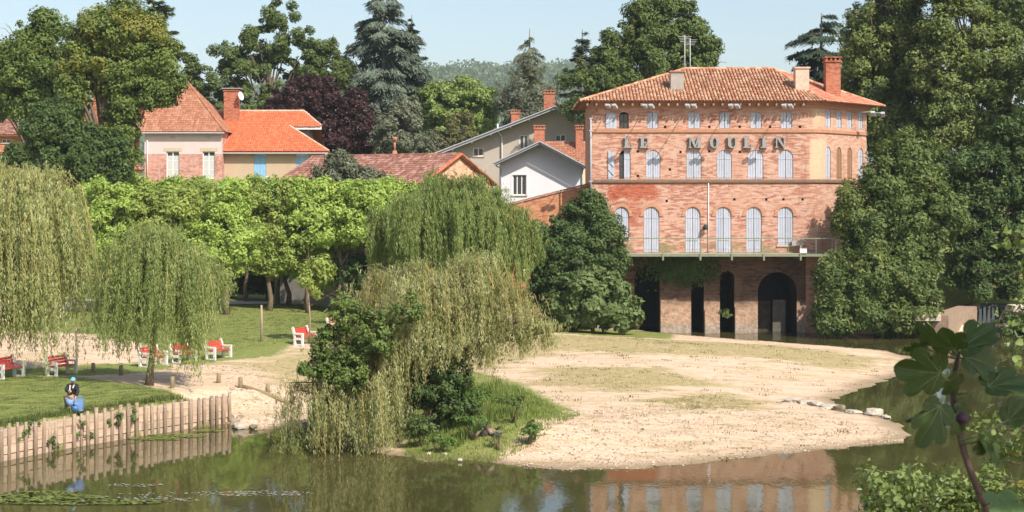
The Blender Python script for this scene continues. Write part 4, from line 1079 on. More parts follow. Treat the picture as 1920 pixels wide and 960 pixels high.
def crown_points(lobes, Y, nclump, clump, n, depth=.85, flat=.75, out=(.5, 1.02), frontbias=.0):
    """leaf positions and normals: clumps spread through the outer part of the lobes, leaves through the clumps"""
    C = []; Rr = []
    for lo in lobes:
        u, v, ru, rv = lo[:4]; dY = lo[4] if len(lo) > 4 else 0
        C.append(P(u, v, Y + dY)); k = (Y + dY) / F; Rr.append((ru * k, max(.4, (ru * .6 + rv * .4) * k * depth), rv * k))
    C = np.array(C); Rr = np.array(Rr); wgt = (Rr[:, 0] * Rr[:, 2]) ** .9; wgt = wgt / wgt.sum()
    li = R.choice(len(C), nclump, p=wgt); d = unit(nclump)
    if frontbias: d[:, 1] -= frontbias; d = norm_rows(d)
    rad = R.uniform(out[0], out[1] + .10, nclump) ** .75
    cc = C[li] + d * Rr[li] * rad[:, None]
    spray = R.random(nclump) < .16; rad = np.where(spray, R.uniform(1.02, 1.22, nclump), rad); cc = C[li] + d * Rr[li] * rad[:, None]
    cr = np.where(spray, .5, 1.) * clump * R.uniform(.25, 1.15, nclump) ** 1.1; cn = norm_rows(d * .8 + np.array([0, 0, .5]))
    w = cr ** 2; ci = R.choice(nclump, n, p=w / w.sum())
    dd = unit(n); rr = R.uniform(0, 1, n) ** .45
    pos = cc[ci] + dd * (cr[ci] * rr)[:, None] * np.array([1, 1, .55 + .45 * flat])
    nor = norm_rows(dd * .7 + cn[ci] * .55 + unit(n) * .75 + np.array([0, 0, .15]))
    return pos, nor, C, cc
def tree(name, label, cat, Y, lobes, base, mat, n, leaf=.30, clump=1.0, nclump=None, group=None, trunk=.35, bark=None, depth=.85, flat=.75, out=(.5, 1.02), top=None, partname='crown', asp=.62, fb=0., droop=.0, bz=None):
    bx_, by_ = base[0], base[1]
    z = gz1(bx_, by_) if bz is None else bz
    z = max(z, -.3)
    root = thing(name, label, cat, (bx_, by_, z), group)
    n = int(n * 1.55); leaf = leaf * .84; asp = asp * 1.05
    nclump = int((nclump or max(30, int(n / 200))) * 1.25)
    pos, nor, C, cc = crown_points(lobes, Y, nclump, clump, n, depth, flat, out, fb)
    keep = pos[:, 2] > gz(pos[:, 0], pos[:, 1]) + .1; pos, nor = pos[keep], nor[keep]
    ax = norm_rows(np.cross(nor, unit(len(pos)))) + np.array([0, 0, -droop])
    L = leaf * R.uniform(.65, 1.3, len(pos))
    leaves(partname, pos, ax, nor, L, L * asp, mat, root, .12)
    if trunk:
        cm = C.mean(0); tp = P(top[0], top[1], Y) if top else cm + (0, 0, .4 * (C[:, 2].max() - cm[2]))
        sel = list(C) + [cc[i] for i in R.choice(len(cc), min(18, len(cc)), replace=False)]
        limbs('trunk', (bx_, by_, z - .2), tp, sel, trunk, bark or M_bark, root)
    return root
def pbase(u, Y): return ((u - 960) / F * Y, Y)

LM_ash = leaf_mat("ash_leaves", (0.074, 0.121, 0.028), (0.130, 0.192, 0.044), (0.211, 0.275, 0.072), .28)
LM_ashy = leaf_mat("ash_leaves_turning", (0.076, 0.118, 0.028), (0.143, 0.202, 0.044), (0.218, 0.269, 0.069), .28, alt=(0.364, 0.280, 0.042), altw=.55, nscale=.28)
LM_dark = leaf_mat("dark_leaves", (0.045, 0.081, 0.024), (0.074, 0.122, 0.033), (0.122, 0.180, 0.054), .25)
LM_oak = leaf_mat("oak_leaves", (0.057, 0.092, 0.023), (0.095, 0.140, 0.036), (0.158, 0.206, 0.059), .25, alt=(0.150, 0.125, 0.048), altw=.4)
LM_plane = leaf_mat("park_tree_leaves", (0.263, 0.383, 0.072), (0.429, 0.581, 0.127), (0.610, 0.743, 0.213), .45)
LM_plane2 = leaf_mat("park_tree_leaves_deep", (0.189, 0.271, 0.056), (0.304, 0.407, 0.096), (0.480, 0.541, 0.152), .42, alt=(0.360, 0.300, 0.051), altw=.3)
LM_lime = leaf_mat("bright_leaves", (0.132, 0.209, 0.039), (0.233, 0.327, 0.072), (0.420, 0.497, 0.185), .33)
LM_purple = leaf_mat("purple_leaves", (0.026, 0.012, 0.014), (0.048, 0.019, 0.022), (0.090, 0.038, 0.038), .15, .45)
LM_cedar = leaf_mat("blue_cedar_needles", (0.086, 0.117, 0.081), (0.138, 0.175, 0.129), (0.211, 0.250, 0.190), .12, .7, .6)
LM_cedard = leaf_mat("dark_cedar_needles", (0.036, 0.058, 0.034), (0.058, 0.086, 0.054), (0.096, 0.126, 0.082), .12, .7, .6)
LM_poplar = leaf_mat("poplar_leaves", (0.093, 0.131, 0.036), (0.157, 0.208, 0.056), (0.261, 0.306, 0.094), .28, alt=(0.195, 0.176, 0.050), altw=.4, nscale=.2)
LM_bank = leaf_mat("bank_tree_leaves", (0.066, 0.110, 0.028), (0.112, 0.165, 0.045), (0.193, 0.237, 0.073), .30, alt=(0.247, 0.234, 0.050), altw=.35)
LM_olive = leaf_mat("olive_leaves", (0.103, 0.116, 0.070), (0.157, 0.176, 0.112), (0.230, 0.242, 0.164), .2)
LM_brown = leaf_mat("brownish_leaves", (0.110, 0.110, 0.042), (0.165, 0.160, 0.061), (0.231, 0.215, 0.084), .28)
LM_fig = leaf_mat("broad_leaves", (0.074, 0.115, 0.032), (0.124, 0.178, 0.055), (0.196, 0.250, 0.098), .25)
LM_willow = leaf_mat("willow_leaves", (0.187, 0.259, 0.072), (0.308, 0.374, 0.121), (0.462, 0.506, 0.209), .45, .5, .3)
LM_willow2 = leaf_mat("willow_leaves_deep", (.14, .21, .052), (.235, .305, .085), (.35, .40, .15), .42, .5, .3)
LM_willowy = leaf_mat("willow_leaves_yellowing", (0.242, 0.284, 0.087), (0.387, 0.423, 0.152), (0.605, 0.629, 0.328), .45, .5, .5, alt=(.36, .25, .09), altw=.6)
LM_willowl = leaf_mat("leaning_willow_leaves", (.19, .21, .06), (.33, .345, .115), (.58, .58, .32), .4, .5, .7, alt=(.33, .215, .075), altw=.75)
M_twig = plain("willow_twig", (.42, .30, .10), .8, .2, .25)
M_grassblade = leaf_mat("grass_blades", (0.120, 0.186, 0.036), (0.198, 0.270, 0.060), (0.336, 0.372, 0.120), .4)
M_weed = leaf_mat("weed_leaves", (.08, .16, .03), (.13, .23, .05), (.20, .30, .09), .35)

# ---------------- far hill with its wood
def hill():
    K = 2.3; xs = np.linspace(-420, 330, 160); ys = np.linspace(560, 1200, 50); X, Yg = np.meshgrid(xs, ys)
    top = 84 + 4 * np.sin(X / 140 + .6) + 3 * np.sin(X / 47) - 60 * smooth(X, 25, 120) - 8 * smooth(X, -60, -190)
    Z = 5 + (top - 12) * smooth(Yg, 560, 880) + 3 * np.sin(X / 31 + Yg / 53)
    ii = np.arange(X.size).reshape(X.shape); q = np.stack([ii[:-1, :-1], ii[:-1, 1:], ii[1:, 1:], ii[1:, :-1]], -1).reshape(-1, 4)
    o = mesh_k('hill', np.stack([X, Yg, Z], -1).reshape(-1, 3) * K - np.array([0, 0, 30.]), q, plain("hill_ground", (.07, .10, .035), .95, .05, .2, .05), smooth=True)
    o['kind'] = 'structure'
    n = 2600; x = R.uniform(-175, 125, n); y = R.uniform(590, 900, n)
    tp = 84 + 4 * np.sin(x / 140 + .6) + 3 * np.sin(x / 47) - 60 * smooth(x, 25, 120) - 8 * smooth(x, -60, -190)
    z = 5 + (tp - 12) * smooth(y, 560, 880) + 3 * np.sin(x / 31 + y / 53)
    m = 52; d = unit(n * m).reshape(n, m, 3); d[..., 2] = np.abs(d[..., 2]); r = R.uniform(3.4, 7.5, n)
    pos = np.stack([x, y, z + r * .8], -1)[:, None] + d * r[:, None, None] * np.array([1, 1, 1.15])
    pos = pos.reshape(-1, 3) * K - np.array([0, 0, 30.]); nor = norm_rows(d.reshape(-1, 3) + .6 * unit(n * m))
    o = leaves('wood', pos, unit(n * m), nor, K * R.uniform(1.3, 2.5, n * m), K * R.uniform(1.1, 2.1, n * m), LM_oak)
    o['kind'] = 'stuff'
    return o
hill()

# ---------------- conifers
def conifer(name, label, Y, u, vtop, vbot, prof, base, mat, n, nb=80, droop=.28, leaf=(.30, .07), trunk=.4, group=None, tipdroop=.5, gaps=0., cat='tree', lean=0., spread=.2, thick=.12, bark=None):
    """prof: list of (fraction from top, half width px); branches in flat drooping fans"""
    bx_, by_ = base; z = max(gz1(bx_, by_), 0)
    root = thing(name, label, cat, (bx_, by_, z), group)
    k = Y / F; pts = []; axs = []; nors = []; b = MB()
    top = P(u, vtop, Y); bot = P(u, vbot, Y); hh = top[2] - bot[2]
    ft = [p[0] for p in prof]; fw = [p[1] for p in prof]
    per = np.array([1.] * nb)
    fs = np.sort(R.uniform(0.01, 1, nb) ** .85); az = R.uniform(0, 2 * math.pi, nb)
    Ls = np.interp(fs, ft, fw) * k * R.uniform(.7, 1.12, nb)
    w = Ls ** 1.35; w /= w.sum(); cnt = np.maximum(8, (w * n * 1.5).astype(int))
    for i in range(nb):
        if R.random() < gaps: continue
        L = Ls[i]; d = np.array([math.cos(az[i]), math.sin(az[i]), 0]); s = top + (bot - top) * fs[i] + np.array([lean * (1 - fs[i]), 0, 0])
        rise = .25 * (1 - fs[i])
        f = lambda t: s + d * (L * t)[..., None] + np.array([0, 0, 1.]) * (L * (rise * t - droop * t ** 2 * 1.0))[..., None]
        m = cnt[i]; t_ = R.uniform(.12, 1, m) ** .75
        side = np.array([-d[1], d[0], 0]); wdt = spread * L * (1 - .55 * t_) + .1
        o = R.normal(0, 1, m) * wdt * .55
        p = f(t_) + side * o[:, None] - np.array([0, 0, 1.]) * (np.abs(o) * .3 + R.exponential(thick * (.3 + .7 * tipdroop) + .02, m))[:, None] + R.normal(0, .05, (m, 3))
        pts.append(p); axs.append(norm_rows(d * .7 + side * (o / (wdt + .01))[:, None] * .7 + np.array([0, 0, -tipdroop]) + unit(m) * .35)); nors.append(norm_rows(np.array([0, 0, 1.]) + d * .2 + unit(m) * .55))
        tt = np.linspace(0, .9, 5); b.tube(list(f(tt)), [.05 + .02 * L, .04 + .012 * L, .03, .02, .01], 4, 0, False)
    pos = np.concatenate(pts); m = len(pos)
    leaves('crown', pos, np.concatenate(axs), np.concatenate(nors), leaf[0] * R.uniform(.6, 1.3, m), leaf[1] * R.uniform(.7, 1.4, m), mat, root, .05)
    b.tube([(bx_, by_, z - .2), (bot + top) / 2 * np.array([1, 1, 1]), top + np.array([lean, 0, 0])], [trunk, trunk * .6, .04], 7)
    b.build('trunk', bark or M_barkg, root)
    return root
conifer('blue_cedar', 'tall blue-green cedar with drooping boughs rising behind the dark purple tree', 178, 720, -12, 285, [(0, 22), (.08, 46), (.25, 72), (.5, 86), (.75, 94), (1, 96)], pbase(720, 178), LM_cedar, 64000, 150, .34, (.46, .15), .5, spread=.30, thick=.38)
conifer('dark_pine', 'dark ragged pine against the right flank of the blue cedar', 181, 772, 28, 255, [(0, 6), (.12, 18), (.3, 34), (.6, 44), (1, 50)], pbase(772, 181), LM_cedard, 15000, 60, .12, (.42, .16), .4, spread=.3, tipdroop=.15)
conifer('sparse_spruce', 'thin see-through spruce with a bare pointed top against the far hill', 172, 993, 54, 150, [(0, 6), (.2, 18), (.5, 33), (1, 36)], pbase(993, 172), LM_olive, 2300, 34, .40, (.48, .09), .24, spread=.18, tipdroop=.8)
tree('feathery_tree', 'feathery olive-green tree below the bare spruce top beside the grey house', 'tree', 170, [(985, 165, 45, 38), (960, 205, 30, 30), (1010, 195, 34, 40), (985, 235, 48, 30), (1000, 135, 22, 22)], pbase(990, 170), LM_olive, 11000, .42, 1.1, 120, flat=.5, trunk=.25, asp=.3, droop=.3)
conifer('grey_cedar', 'grey-green cedar with level boughs at the left of the round oak', 158, 1092, 55, 240, [(0, 5), (.15, 24), (.4, 40), (1, 52)], pbase(1092, 158), LM_cedar, 13000, 60, .08, (.40, .12), .35, spread=.28, tipdroop=.15)
conifer('pointed_cypress', 'small pointed green conifer in front of the round oak', 150, 1152, 78, 225, [(0, 4), (.3, 16), (1, 34)], pbase(1152, 150), LM_ash, 9000, 70, .1, (.36, .14), .25, spread=.4, tipdroop=.1)
conifer('drooping_cedar', 'dark drooping cedar standing against the sky right of the mill roof', 150, 1540, 24, 260, [(0, 30), (.2, 62), (.45, 72), (1, 60)], pbase(1560, 150), LM_cedard, 17000, 75, .30, (.44, .13), .45, spread=.25, tipdroop=.6)
conifer('tall_fir', 'grey-green fir whose top leaves the frame behind the big ash tree', 172, 288, -40, 190, [(0, 12), (.25, 34), (.5, 55), (.75, 62), (1, 50)], pbase(288, 172), LM_oak, 15000, 80, .05, (.42, .2), .4, spread=.35, tipdroop=.2)

# ---------------- broadleaf trees behind and beside the houses
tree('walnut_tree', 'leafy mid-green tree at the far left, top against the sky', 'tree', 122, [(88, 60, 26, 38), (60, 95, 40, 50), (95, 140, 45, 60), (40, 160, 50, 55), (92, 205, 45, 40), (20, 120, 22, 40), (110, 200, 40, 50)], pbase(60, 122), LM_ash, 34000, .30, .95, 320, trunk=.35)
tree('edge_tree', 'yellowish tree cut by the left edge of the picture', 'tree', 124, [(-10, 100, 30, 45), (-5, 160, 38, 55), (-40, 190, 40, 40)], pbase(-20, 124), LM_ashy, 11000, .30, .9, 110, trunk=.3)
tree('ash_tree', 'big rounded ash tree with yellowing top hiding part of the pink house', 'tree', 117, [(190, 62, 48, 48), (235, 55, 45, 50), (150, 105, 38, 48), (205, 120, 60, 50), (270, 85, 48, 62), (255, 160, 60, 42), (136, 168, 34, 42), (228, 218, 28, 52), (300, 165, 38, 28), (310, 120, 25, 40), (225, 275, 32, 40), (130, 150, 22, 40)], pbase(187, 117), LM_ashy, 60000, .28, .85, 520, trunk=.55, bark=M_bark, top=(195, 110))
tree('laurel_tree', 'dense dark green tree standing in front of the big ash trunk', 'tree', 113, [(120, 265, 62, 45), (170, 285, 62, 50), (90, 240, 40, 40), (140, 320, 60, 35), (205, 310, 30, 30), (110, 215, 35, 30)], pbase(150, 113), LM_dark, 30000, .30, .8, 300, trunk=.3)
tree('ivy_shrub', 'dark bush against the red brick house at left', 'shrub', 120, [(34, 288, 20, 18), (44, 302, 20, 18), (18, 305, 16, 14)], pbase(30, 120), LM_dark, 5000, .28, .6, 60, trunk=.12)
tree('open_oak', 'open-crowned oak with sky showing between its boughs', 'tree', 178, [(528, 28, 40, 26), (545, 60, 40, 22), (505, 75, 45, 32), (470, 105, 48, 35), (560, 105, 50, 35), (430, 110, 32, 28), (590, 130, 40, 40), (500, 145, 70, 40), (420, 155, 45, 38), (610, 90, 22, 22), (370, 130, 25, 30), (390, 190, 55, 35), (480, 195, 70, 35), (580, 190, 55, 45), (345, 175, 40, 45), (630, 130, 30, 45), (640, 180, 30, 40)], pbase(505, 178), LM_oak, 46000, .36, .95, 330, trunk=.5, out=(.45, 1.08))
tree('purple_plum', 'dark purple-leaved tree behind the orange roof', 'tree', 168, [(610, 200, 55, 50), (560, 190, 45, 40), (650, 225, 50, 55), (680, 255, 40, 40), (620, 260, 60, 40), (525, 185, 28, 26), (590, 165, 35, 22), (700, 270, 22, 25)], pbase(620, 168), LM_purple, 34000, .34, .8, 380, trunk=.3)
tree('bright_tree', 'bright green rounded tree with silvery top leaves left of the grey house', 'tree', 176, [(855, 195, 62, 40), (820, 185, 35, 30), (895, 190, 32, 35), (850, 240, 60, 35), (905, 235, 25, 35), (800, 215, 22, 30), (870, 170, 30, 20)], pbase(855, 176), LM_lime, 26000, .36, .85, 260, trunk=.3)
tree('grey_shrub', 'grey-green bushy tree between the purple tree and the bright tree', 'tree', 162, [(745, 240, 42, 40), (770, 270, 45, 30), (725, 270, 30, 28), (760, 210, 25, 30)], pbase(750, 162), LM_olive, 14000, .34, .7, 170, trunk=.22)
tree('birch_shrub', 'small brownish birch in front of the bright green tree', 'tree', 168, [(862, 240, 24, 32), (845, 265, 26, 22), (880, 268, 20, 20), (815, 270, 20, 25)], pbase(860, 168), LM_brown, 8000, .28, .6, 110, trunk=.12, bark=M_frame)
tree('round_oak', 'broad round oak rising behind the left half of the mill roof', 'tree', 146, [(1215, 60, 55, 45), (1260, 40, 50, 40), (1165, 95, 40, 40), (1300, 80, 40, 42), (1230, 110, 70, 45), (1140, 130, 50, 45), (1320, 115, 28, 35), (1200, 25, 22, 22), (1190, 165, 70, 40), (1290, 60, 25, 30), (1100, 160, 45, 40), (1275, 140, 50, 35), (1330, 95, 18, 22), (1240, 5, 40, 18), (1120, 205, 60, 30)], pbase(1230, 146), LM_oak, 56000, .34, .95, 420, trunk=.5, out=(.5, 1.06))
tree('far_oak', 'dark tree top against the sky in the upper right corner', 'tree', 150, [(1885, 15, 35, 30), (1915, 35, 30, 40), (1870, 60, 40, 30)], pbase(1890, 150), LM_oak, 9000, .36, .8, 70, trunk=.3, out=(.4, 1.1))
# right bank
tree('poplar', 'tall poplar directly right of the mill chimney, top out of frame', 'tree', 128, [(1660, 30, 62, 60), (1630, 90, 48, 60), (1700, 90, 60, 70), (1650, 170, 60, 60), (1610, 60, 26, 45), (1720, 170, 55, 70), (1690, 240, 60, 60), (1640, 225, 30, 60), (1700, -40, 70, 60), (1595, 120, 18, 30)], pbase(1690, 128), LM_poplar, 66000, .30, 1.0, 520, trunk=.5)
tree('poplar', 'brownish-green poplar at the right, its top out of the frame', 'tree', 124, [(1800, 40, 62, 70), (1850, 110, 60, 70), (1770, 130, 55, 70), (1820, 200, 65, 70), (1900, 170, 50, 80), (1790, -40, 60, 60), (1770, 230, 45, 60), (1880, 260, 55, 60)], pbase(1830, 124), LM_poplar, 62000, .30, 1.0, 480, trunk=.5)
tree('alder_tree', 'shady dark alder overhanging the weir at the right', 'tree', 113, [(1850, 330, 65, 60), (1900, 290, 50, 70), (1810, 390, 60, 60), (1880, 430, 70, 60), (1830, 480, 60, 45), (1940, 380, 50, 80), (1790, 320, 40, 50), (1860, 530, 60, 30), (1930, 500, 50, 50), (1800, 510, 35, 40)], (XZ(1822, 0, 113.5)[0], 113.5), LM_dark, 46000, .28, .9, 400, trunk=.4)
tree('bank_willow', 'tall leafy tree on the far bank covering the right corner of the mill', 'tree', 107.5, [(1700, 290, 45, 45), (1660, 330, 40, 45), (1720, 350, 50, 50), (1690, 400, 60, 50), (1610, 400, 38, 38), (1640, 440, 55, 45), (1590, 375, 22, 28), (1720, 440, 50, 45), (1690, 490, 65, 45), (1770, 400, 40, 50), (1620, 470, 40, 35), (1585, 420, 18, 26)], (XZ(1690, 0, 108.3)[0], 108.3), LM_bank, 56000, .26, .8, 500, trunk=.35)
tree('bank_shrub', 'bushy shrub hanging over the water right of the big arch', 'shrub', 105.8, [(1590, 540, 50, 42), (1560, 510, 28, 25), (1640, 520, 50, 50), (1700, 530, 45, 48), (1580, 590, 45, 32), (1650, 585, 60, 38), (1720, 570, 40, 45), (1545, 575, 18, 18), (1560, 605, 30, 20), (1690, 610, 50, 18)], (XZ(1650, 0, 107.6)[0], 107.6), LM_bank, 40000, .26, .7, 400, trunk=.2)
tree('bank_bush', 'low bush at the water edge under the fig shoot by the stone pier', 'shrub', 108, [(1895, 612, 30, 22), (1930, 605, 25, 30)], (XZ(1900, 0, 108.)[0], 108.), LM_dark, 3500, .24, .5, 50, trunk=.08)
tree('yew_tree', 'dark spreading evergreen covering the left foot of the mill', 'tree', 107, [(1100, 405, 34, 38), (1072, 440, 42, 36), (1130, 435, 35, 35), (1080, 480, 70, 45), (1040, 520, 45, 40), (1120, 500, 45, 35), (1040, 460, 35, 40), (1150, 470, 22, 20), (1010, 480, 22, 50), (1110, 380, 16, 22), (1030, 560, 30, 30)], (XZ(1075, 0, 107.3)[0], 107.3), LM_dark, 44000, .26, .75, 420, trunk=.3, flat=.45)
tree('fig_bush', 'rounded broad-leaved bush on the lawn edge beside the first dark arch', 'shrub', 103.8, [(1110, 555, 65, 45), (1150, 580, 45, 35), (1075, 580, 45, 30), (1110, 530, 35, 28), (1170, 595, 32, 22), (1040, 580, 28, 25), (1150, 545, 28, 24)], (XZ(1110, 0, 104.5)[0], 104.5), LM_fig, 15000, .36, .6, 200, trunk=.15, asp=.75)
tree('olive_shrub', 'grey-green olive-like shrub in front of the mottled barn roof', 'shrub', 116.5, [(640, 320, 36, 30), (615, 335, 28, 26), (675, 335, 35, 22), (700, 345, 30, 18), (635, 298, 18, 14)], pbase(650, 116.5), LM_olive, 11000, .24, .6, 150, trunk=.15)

for u_, Y_, lb_ in ((2020, 118, 'nearest the frame'), (2120, 124, 'second beyond the frame'), (2230, 116, 'farthest along the bank')):
    tree('poplar', 'poplar on the far right bank, ' + lb_, 'tree', Y_, [(u_, 60, 60, 80), (u_ - 25, 200, 55, 90), (u_ + 30, 300, 60, 90), (u_, 430, 65, 70)], pbase(u_, Y_), LM_poplar, 6000, .55, 1.2, 110, trunk=.4)
# ---------------- the rows of park trees
park = [(425, 590, 104.5, [(420, 420, 50, 40), (395, 470, 38, 35), (450, 460, 42, 40), (425, 380, 38, 30)], 0), (505, 583, 107, [(500, 405, 50, 42), (475, 455, 42, 42), (535, 450, 45, 42), (505, 370, 40, 26)], 1),
        (573, 581, 107.5, [(575, 410, 52, 40), (560, 460, 52, 52), (605, 455, 45, 45), (590, 505, 40, 35), (580, 372, 38, 26)], 0), (665, 566, 112, [(665, 410, 50, 42), (640, 455, 40, 40), (690, 455, 40, 38), (660, 372, 40, 26), (680, 480, 28, 22)], 1),
        (541, 572, 110, [(540, 400, 46, 40), (520, 445, 34, 34), (560, 440, 30, 40)], 0), (300, 590, 105, [(290, 420, 50, 42), (320, 460, 40, 38), (270, 385, 40, 28), (330, 395, 40, 35)], 1), (218, 590, 106, [(215, 415, 48, 42), (190, 450, 34, 40), (240, 450, 34, 40), (215, 380, 40, 26)], 0),
        (372, 574, 110, [(365, 400, 44, 40), (345, 440, 34, 34), (385, 380, 34, 28)], 1), (150, 585, 108, [(150, 415, 45, 40), (130, 450, 34, 36), (175, 385, 30, 22)], 0)]
park_lab = ['park tree with the dark ivy-wrapped trunk, nearest the right hand willow curtain', 'park tree on a slim trunk in the middle of the grass', 'park tree with the widest crown, thick short trunk right of the slim one', 'park tree with yellowing lower leaves left of the large rear willow', 'park tree set back between the two middle trunks',
            'park tree whose trunk is hidden by the small willow', 'park tree seen over the left side of the small willow', 'park tree in the second row behind the small willow edge', 'park tree at the left end of the row between the two left willows']
for (u, vb, Y, lob, kind), lab in zip(park, park_lab):
    x, y, z = on_ground(u, vb)
    lob = lob + [(u + R.uniform(-30, 30), 492, 34, 26), (u + R.uniform(-40, 40), 478, 30, 30)]
    sh = [(lo[0] + R.uniform(-lo[2], lo[2]) * .8, lo[1] - lo[3] * R.uniform(.75, 1.0), 9, R.uniform(11, 19)) for lo in lob for _ in range(3)]
    tree('park_tree', lab, 'tree', y, lob + sh, (x, y), LM_plane2 if kind else LM_plane, 17000, .25, .62, 240, 'leafy park trees in rows on the grass', .20, M_bark, .9, .9)
back = [(u, R.uniform(-4, 4)) for u in (185, 245, 300, 352, 405, 462, 520, 578, 632, 690, 738)]
blab = ['under the cream annex', 'below the left corner of the pink house', 'below the left window of the pink house', 'below the right window of the pink house', 'where the pink and the tan house meet', 'below the street lamp and the blue door', 'between the two blue shutters', 'below the right blue shutter', 'below the olive shrub', 'below the middle of the barn roof', 'peeping out left of the large rear willow']
for (u, dv), lb in zip(back, blab):
    Y = (119 if u < 560 else 112.5) + R.uniform(-1, 1.5)
    lob = [(u, 392 + dv, 38, 38), (u - 20, 430, 30, 40), (u + 20, 425, 30, 40), (u + 5, 365 + dv, 30, 18)] + [(u + R.uniform(-34, 34), 352 + dv + R.uniform(-6, 8), 8, R.uniform(10, 17)) for _ in range(8)]
    tree('park_tree', 'bright rear-row park tree, top ' + lb, 'tree', Y, lob, pbase(u, Y), LM_plane, 11000, .27, .6, 170, 'leafy park trees in rows on the grass', .17, M_bark, .9, .95)
# clipped dark hedge behind the trunks
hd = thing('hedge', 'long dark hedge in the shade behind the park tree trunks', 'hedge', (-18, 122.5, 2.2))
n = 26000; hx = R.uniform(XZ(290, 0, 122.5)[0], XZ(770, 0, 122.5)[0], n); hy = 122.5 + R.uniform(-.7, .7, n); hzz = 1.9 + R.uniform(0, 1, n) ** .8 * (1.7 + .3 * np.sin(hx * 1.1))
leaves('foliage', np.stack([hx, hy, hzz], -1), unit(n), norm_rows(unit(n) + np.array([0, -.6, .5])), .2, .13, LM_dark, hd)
hb2 = MB()
for x in np.arange(-27, -7, 1.6): hb2.tube([(x, 122.5, 1.7), (x + .1, 122.5, 3.6)], [.06, .03], 5)
hb2.build('stems', M_bark, hd)

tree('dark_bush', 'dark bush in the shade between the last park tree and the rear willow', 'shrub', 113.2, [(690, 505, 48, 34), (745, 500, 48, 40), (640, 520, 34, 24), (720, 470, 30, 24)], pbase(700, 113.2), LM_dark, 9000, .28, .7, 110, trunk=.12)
# ---------------- willows
def willow(name, label, Y, lobes, bottom, base, mat, nstr, per, lf=(.20, .045), depth=.9, trunk=.3, hang=(.45, 1.), twigs=260, limbt=None, lean=None, seed_out=.5, cat='tree', wind=.05, topleaf=.15, group=None, tw=1.):
    bx_, by_ = base; z = gz1(bx_, by_); root = thing(name, label, cat, (bx_, by_, max(z, 0)), group)
    C = []; Rr = []
    for lo in lobes:
        u, v, ru, rv = lo[:4]; dY = lo[4] if len(lo) > 4 else 0; k = (Y + dY) / F
        C.append(P(u, v, Y + dY)); Rr.append((ru * k, ru * k * depth, rv * k))
    C = np.array(C); Rr = np.array(Rr); w_ = Rr[:, 0] ** 1.4; 
    NTr = max(12, nstr // 20); la = R.choice(len(C), NTr, p=w_ / w_.sum())
    da = unit(NTr); da[:, 2] = np.abs(da[:, 2]) * 1.1 - .12; da = norm_rows(da); ra_ = R.uniform(.45, 1.12, NTr) ** .6
    sA = C[la] + da * Rr[la] * ra_[:, None]; hA = R.uniform(hang[0], hang[1], NTr) ** .8; oA = R.uniform(.2, 1., NTr); wA = R.normal(0, wind, (NTr, 2))
    ti = R.integers(0, NTr, nstr); d = norm_rows(da[ti] + .28 * unit(nstr))
    s = sA[ti] + R.normal(0, 1, (nstr, 3)) * np.array([.26, .26, .16]) * tw
    outd = d * np.array([1, 1, 0]); outd = norm_rows(outd + 1e-4)
    out_len = oA[ti] * R.uniform(.6, 1.2, nstr) * seed_out
    us = 960 + (s[:, 0] + outd[:, 0] * out_len * .9) / s[:, 1] * F
    bu = [p[0] for p in bottom]; bv = [p[1] for p in bottom]
    vb = np.interp(us, bu, bv); zb = H - (vb - V0) / F * Y
    full = np.maximum(.5, s[:, 2] - zb); Lh = np.maximum(.4, full * np.clip(hA[ti] * R.uniform(.55, 1.1, nstr), 0, 1.04))
    short = R.random(nstr) < topleaf; Lh = np.where(short, np.minimum(Lh, R.uniform(.4, 1.5, nstr)), Lh)
    sway = wA[ti] + R.normal(0, wind * .5, (nstr, 2)); ph = R.uniform(0, 6.28, nstr)
    def at(i, t_):
        """strand i at fraction t"""
        h_ = Lh[i] * t_; o_ = out_len[i] * (1 - np.exp(-h_ / .35))
        p = s[i] + outd[i] * o_[..., None]
        p = p + np.stack([sway[i, 0] * h_ + .03 * np.sin(h_ * 1.1 + ph[i]), sway[i, 1] * h_, -h_ + .45 * out_len[i] * np.sin(np.clip(h_ / .5, 0, 1) * math.pi)], -1)
        return p
    per = per * 1.55; cnt = np.maximum(4, (per * Lh / Lh.mean()).astype(int)); I = np.repeat(np.arange(nstr), cnt); m = len(I); T = R.uniform(0, 1, m)
    pos = at(I, T) + R.normal(0, .05, (m, 3)); g = gz(pos[:, 0], pos[:, 1]); kp = pos[:, 2] > np.maximum(g, 0) + .03
    pos = pos[kp]; m = len(pos)
    ax = norm_rows(np.array([0, 0, -1.]) + unit(m) * .5); nor = norm_rows(unit(m) * .8 + outd[I[kp]] * .9 + np.array([0, 0, .45]))
    leaves('crown', pos, ax, nor, lf[0] * .85 * R.uniform(.6, 1.35, m), lf[1] * R.uniform(.7, 1.3, m), mat, root, .1)
    sel = R.choice(nstr, min(twigs, nstr), replace=False); V = []; Fi = []
    for i in sel:
        tt = np.linspace(0, .95, 6); p = at(np.full(6, i), tt); wd = np.array([.009, .009, .008, .007, .005, .003])
        k0 = len(V)
        for j in range(6): V += [p[j] + (wd[j], 0, 0), p[j] + (-wd[j] * .5, wd[j], 0), p[j] + (-wd[j] * .5, -wd[j], 0)]
        for j in range(5):
            for q in range(3): Fi.append((k0 + j * 3 + q, k0 + j * 3 + (q + 1) % 3, k0 + j * 3 + 3 + (q + 1) % 3, k0 + j * 3 + 3 + q))
    V = np.array(V)
    mesh_k('twigs', V, Fi, M_twig, root)
    tg = list(C + np.array([0, 0, .3]) * Rr[:, 2:3]) + [sA[i] - da[i] * .3 for i in range(min(30, NTr))]
    cm = C.mean(0); limbs('trunk', (bx_, by_, z - .2), lean if lean is not None else cm, tg, trunk, M_bark, root, .15)
    return root
x, y, z = on_ground(-30, 720)
